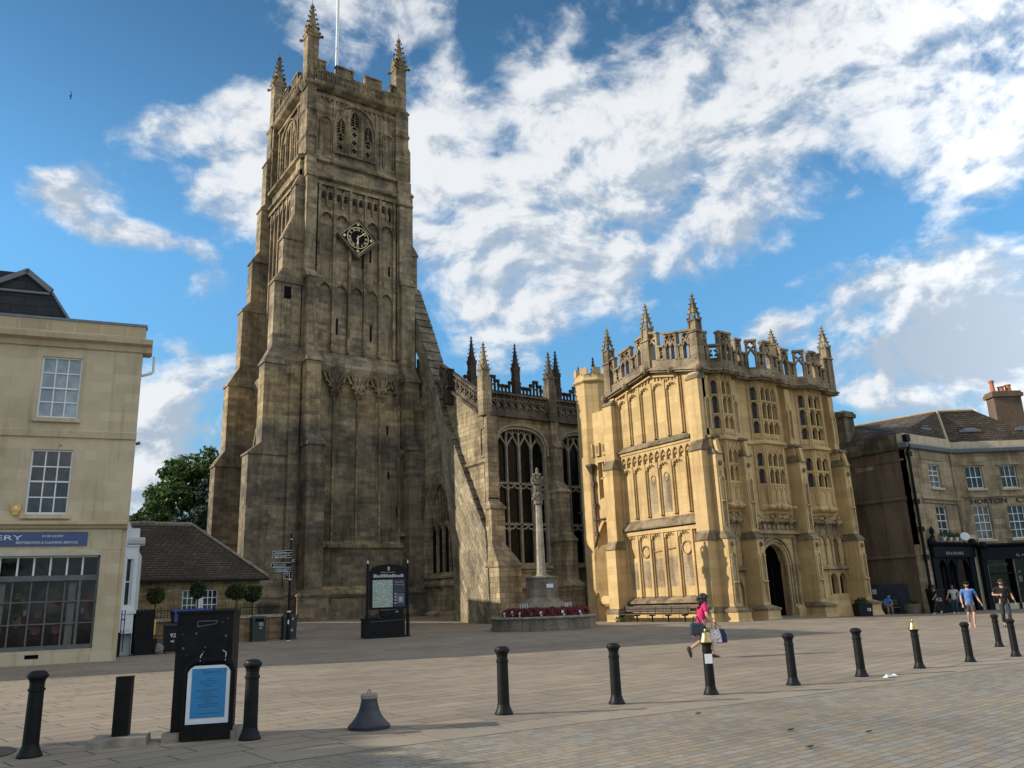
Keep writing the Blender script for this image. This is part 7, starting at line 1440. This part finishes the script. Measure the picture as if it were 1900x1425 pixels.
# woman in pink walking away to the right, seen from behind
WL=(17.52,16.42); wl_=wz(*WL); WA=112
pw=person('woman with long curly black hair and a pink top carrying bags',wl_,yaw(WA),stand(hip=(0,0,.90),chest=(0,.07,1.22),neck=(0,.10,1.40),head=(0,.13,1.52),face=(-.55,.8,-.1),shL=(-.165,.08,1.34),shR=(.165,.08,1.34),elR=(.25,.06,1.08),wrR=(.24,.22,.90),elL=(-.20,.10,1.08),wrL=(-.14,.30,1.0),knL=(-.08,.24,.50),anL=(-.07,.30,.09),toL=(-.07,.46,.05),knR=(.09,-.05,.46),anR=(.08,-.40,.26),toR=(.08,-.36,.10)),cloth('hot_pink_top',(.50,.022,.12)),cloth('black_leggings',(.012,.011,.013)),plain('black_pumps',(.02,.012,.012),.5),M['hairblack'],M['skinw'],sleeve=.5,leg='crop',hairlong=True,curls=(.7,.9),scale=1.06)
mb=MB(); mb.loops([[(-.13,-.24,.58),(.05,-.27,.54),(.08,-.18,.56),(-.1,-.15,.62)],[(-.15,-.13,.80),(.13,-.14,.80),(.14,-.05,.80),(-.14,-.04,.80)]]); done('pink_tail',mb,cloth('hot_pink_hem',(.50,.022,.12)),pw,local=True)
def held(name,label,cat,off):
    t=thing(name,label,cat,(0,0,0)); ORG[t]=Matrix.Identity(4); t.location=Vector(wl_)+Matrix.Rotation(yaw(WA),3,'Z')@Vector(off); t.rotation_euler=(0,0,yaw(WA)); return t
t=held('handbag','large dark slate blue handbag hanging at the elbow of the woman in pink','handbag',(.24,-.24,.66)); mb=MB(); f=lambda k,l,z:[(-.07*k,-l,z),(.07*k,-l,z),(.07*k,l,z),(-.07*k,l,z)]; mb.loops([f(1,.20,-.03),f(1.15,.21,.02),f(.9,.17,.26),f(.4,.15,.30)]); done('bag_body',mb,plain('slate_leather',(.022,.032,.042),.45),t,local=True)
mb=MB(); [mb.tube([(s*.03,-.11,.29),(s*.02-.06,-.06,.46),(s*.02-.06,.06,.46),(s*.03,.11,.29)],.010,5) for s in (-1,1)]; mb.ell((.06,.02,.2),(.015,.015,.015),5,4); done('handles',mb,M['ironmat'],t,local=True)
def spots():
    m=NT('spotted_print'); p=m.n('ShaderNodeTexCoord').outputs['Object']; v=m.n('ShaderNodeTexVoronoi'); m.set(v,'Scale',26.0); m.l(p,v.inputs['Vector']); c=m.mix(m.ramp(v.outputs['Distance'],.34,.42),(.05,.02,.03),(.75,.62,.62)); m.l(c,m.b.inputs['Base Color']); m.set(m.b,'Roughness',.8); return m.m
for nm,lab,off,mt in (('shopping_bag','white shopping bag with dark spots carried by the woman in pink',(.26,.25,.42),spots()),('tote_bag','navy blue tote bag carried beside the spotted bag by the woman in pink',(.22,.43,.40),cloth('navy_canvas',(.030,.034,.075)))):
    t=held(nm,lab,'bag',off); mb=MB(); f=lambda k,l,z:[(-.06*k,-l,z),(.06*k,-l,z),(.06*k,l,z),(-.06*k,l,z)]; mb.loops([f(1.2,.17,0),f(1.1,.16,.2),f(.6,.11,.36)]); done('bag_body',mb,mt,t,local=True); mb=MB(); mb.tube([(0,-.07,.35),(0,-.05,.5),(.0,.0,.54),(0,.05,.5),(0,.07,.35)] if nm=='shopping_bag' else [(0,-.07,.35),(.0,-.17,.5),(0,-.12,.55),(0,.05,.38)],.008,4); done('handles',mb,M['ironmat'],t,local=True)
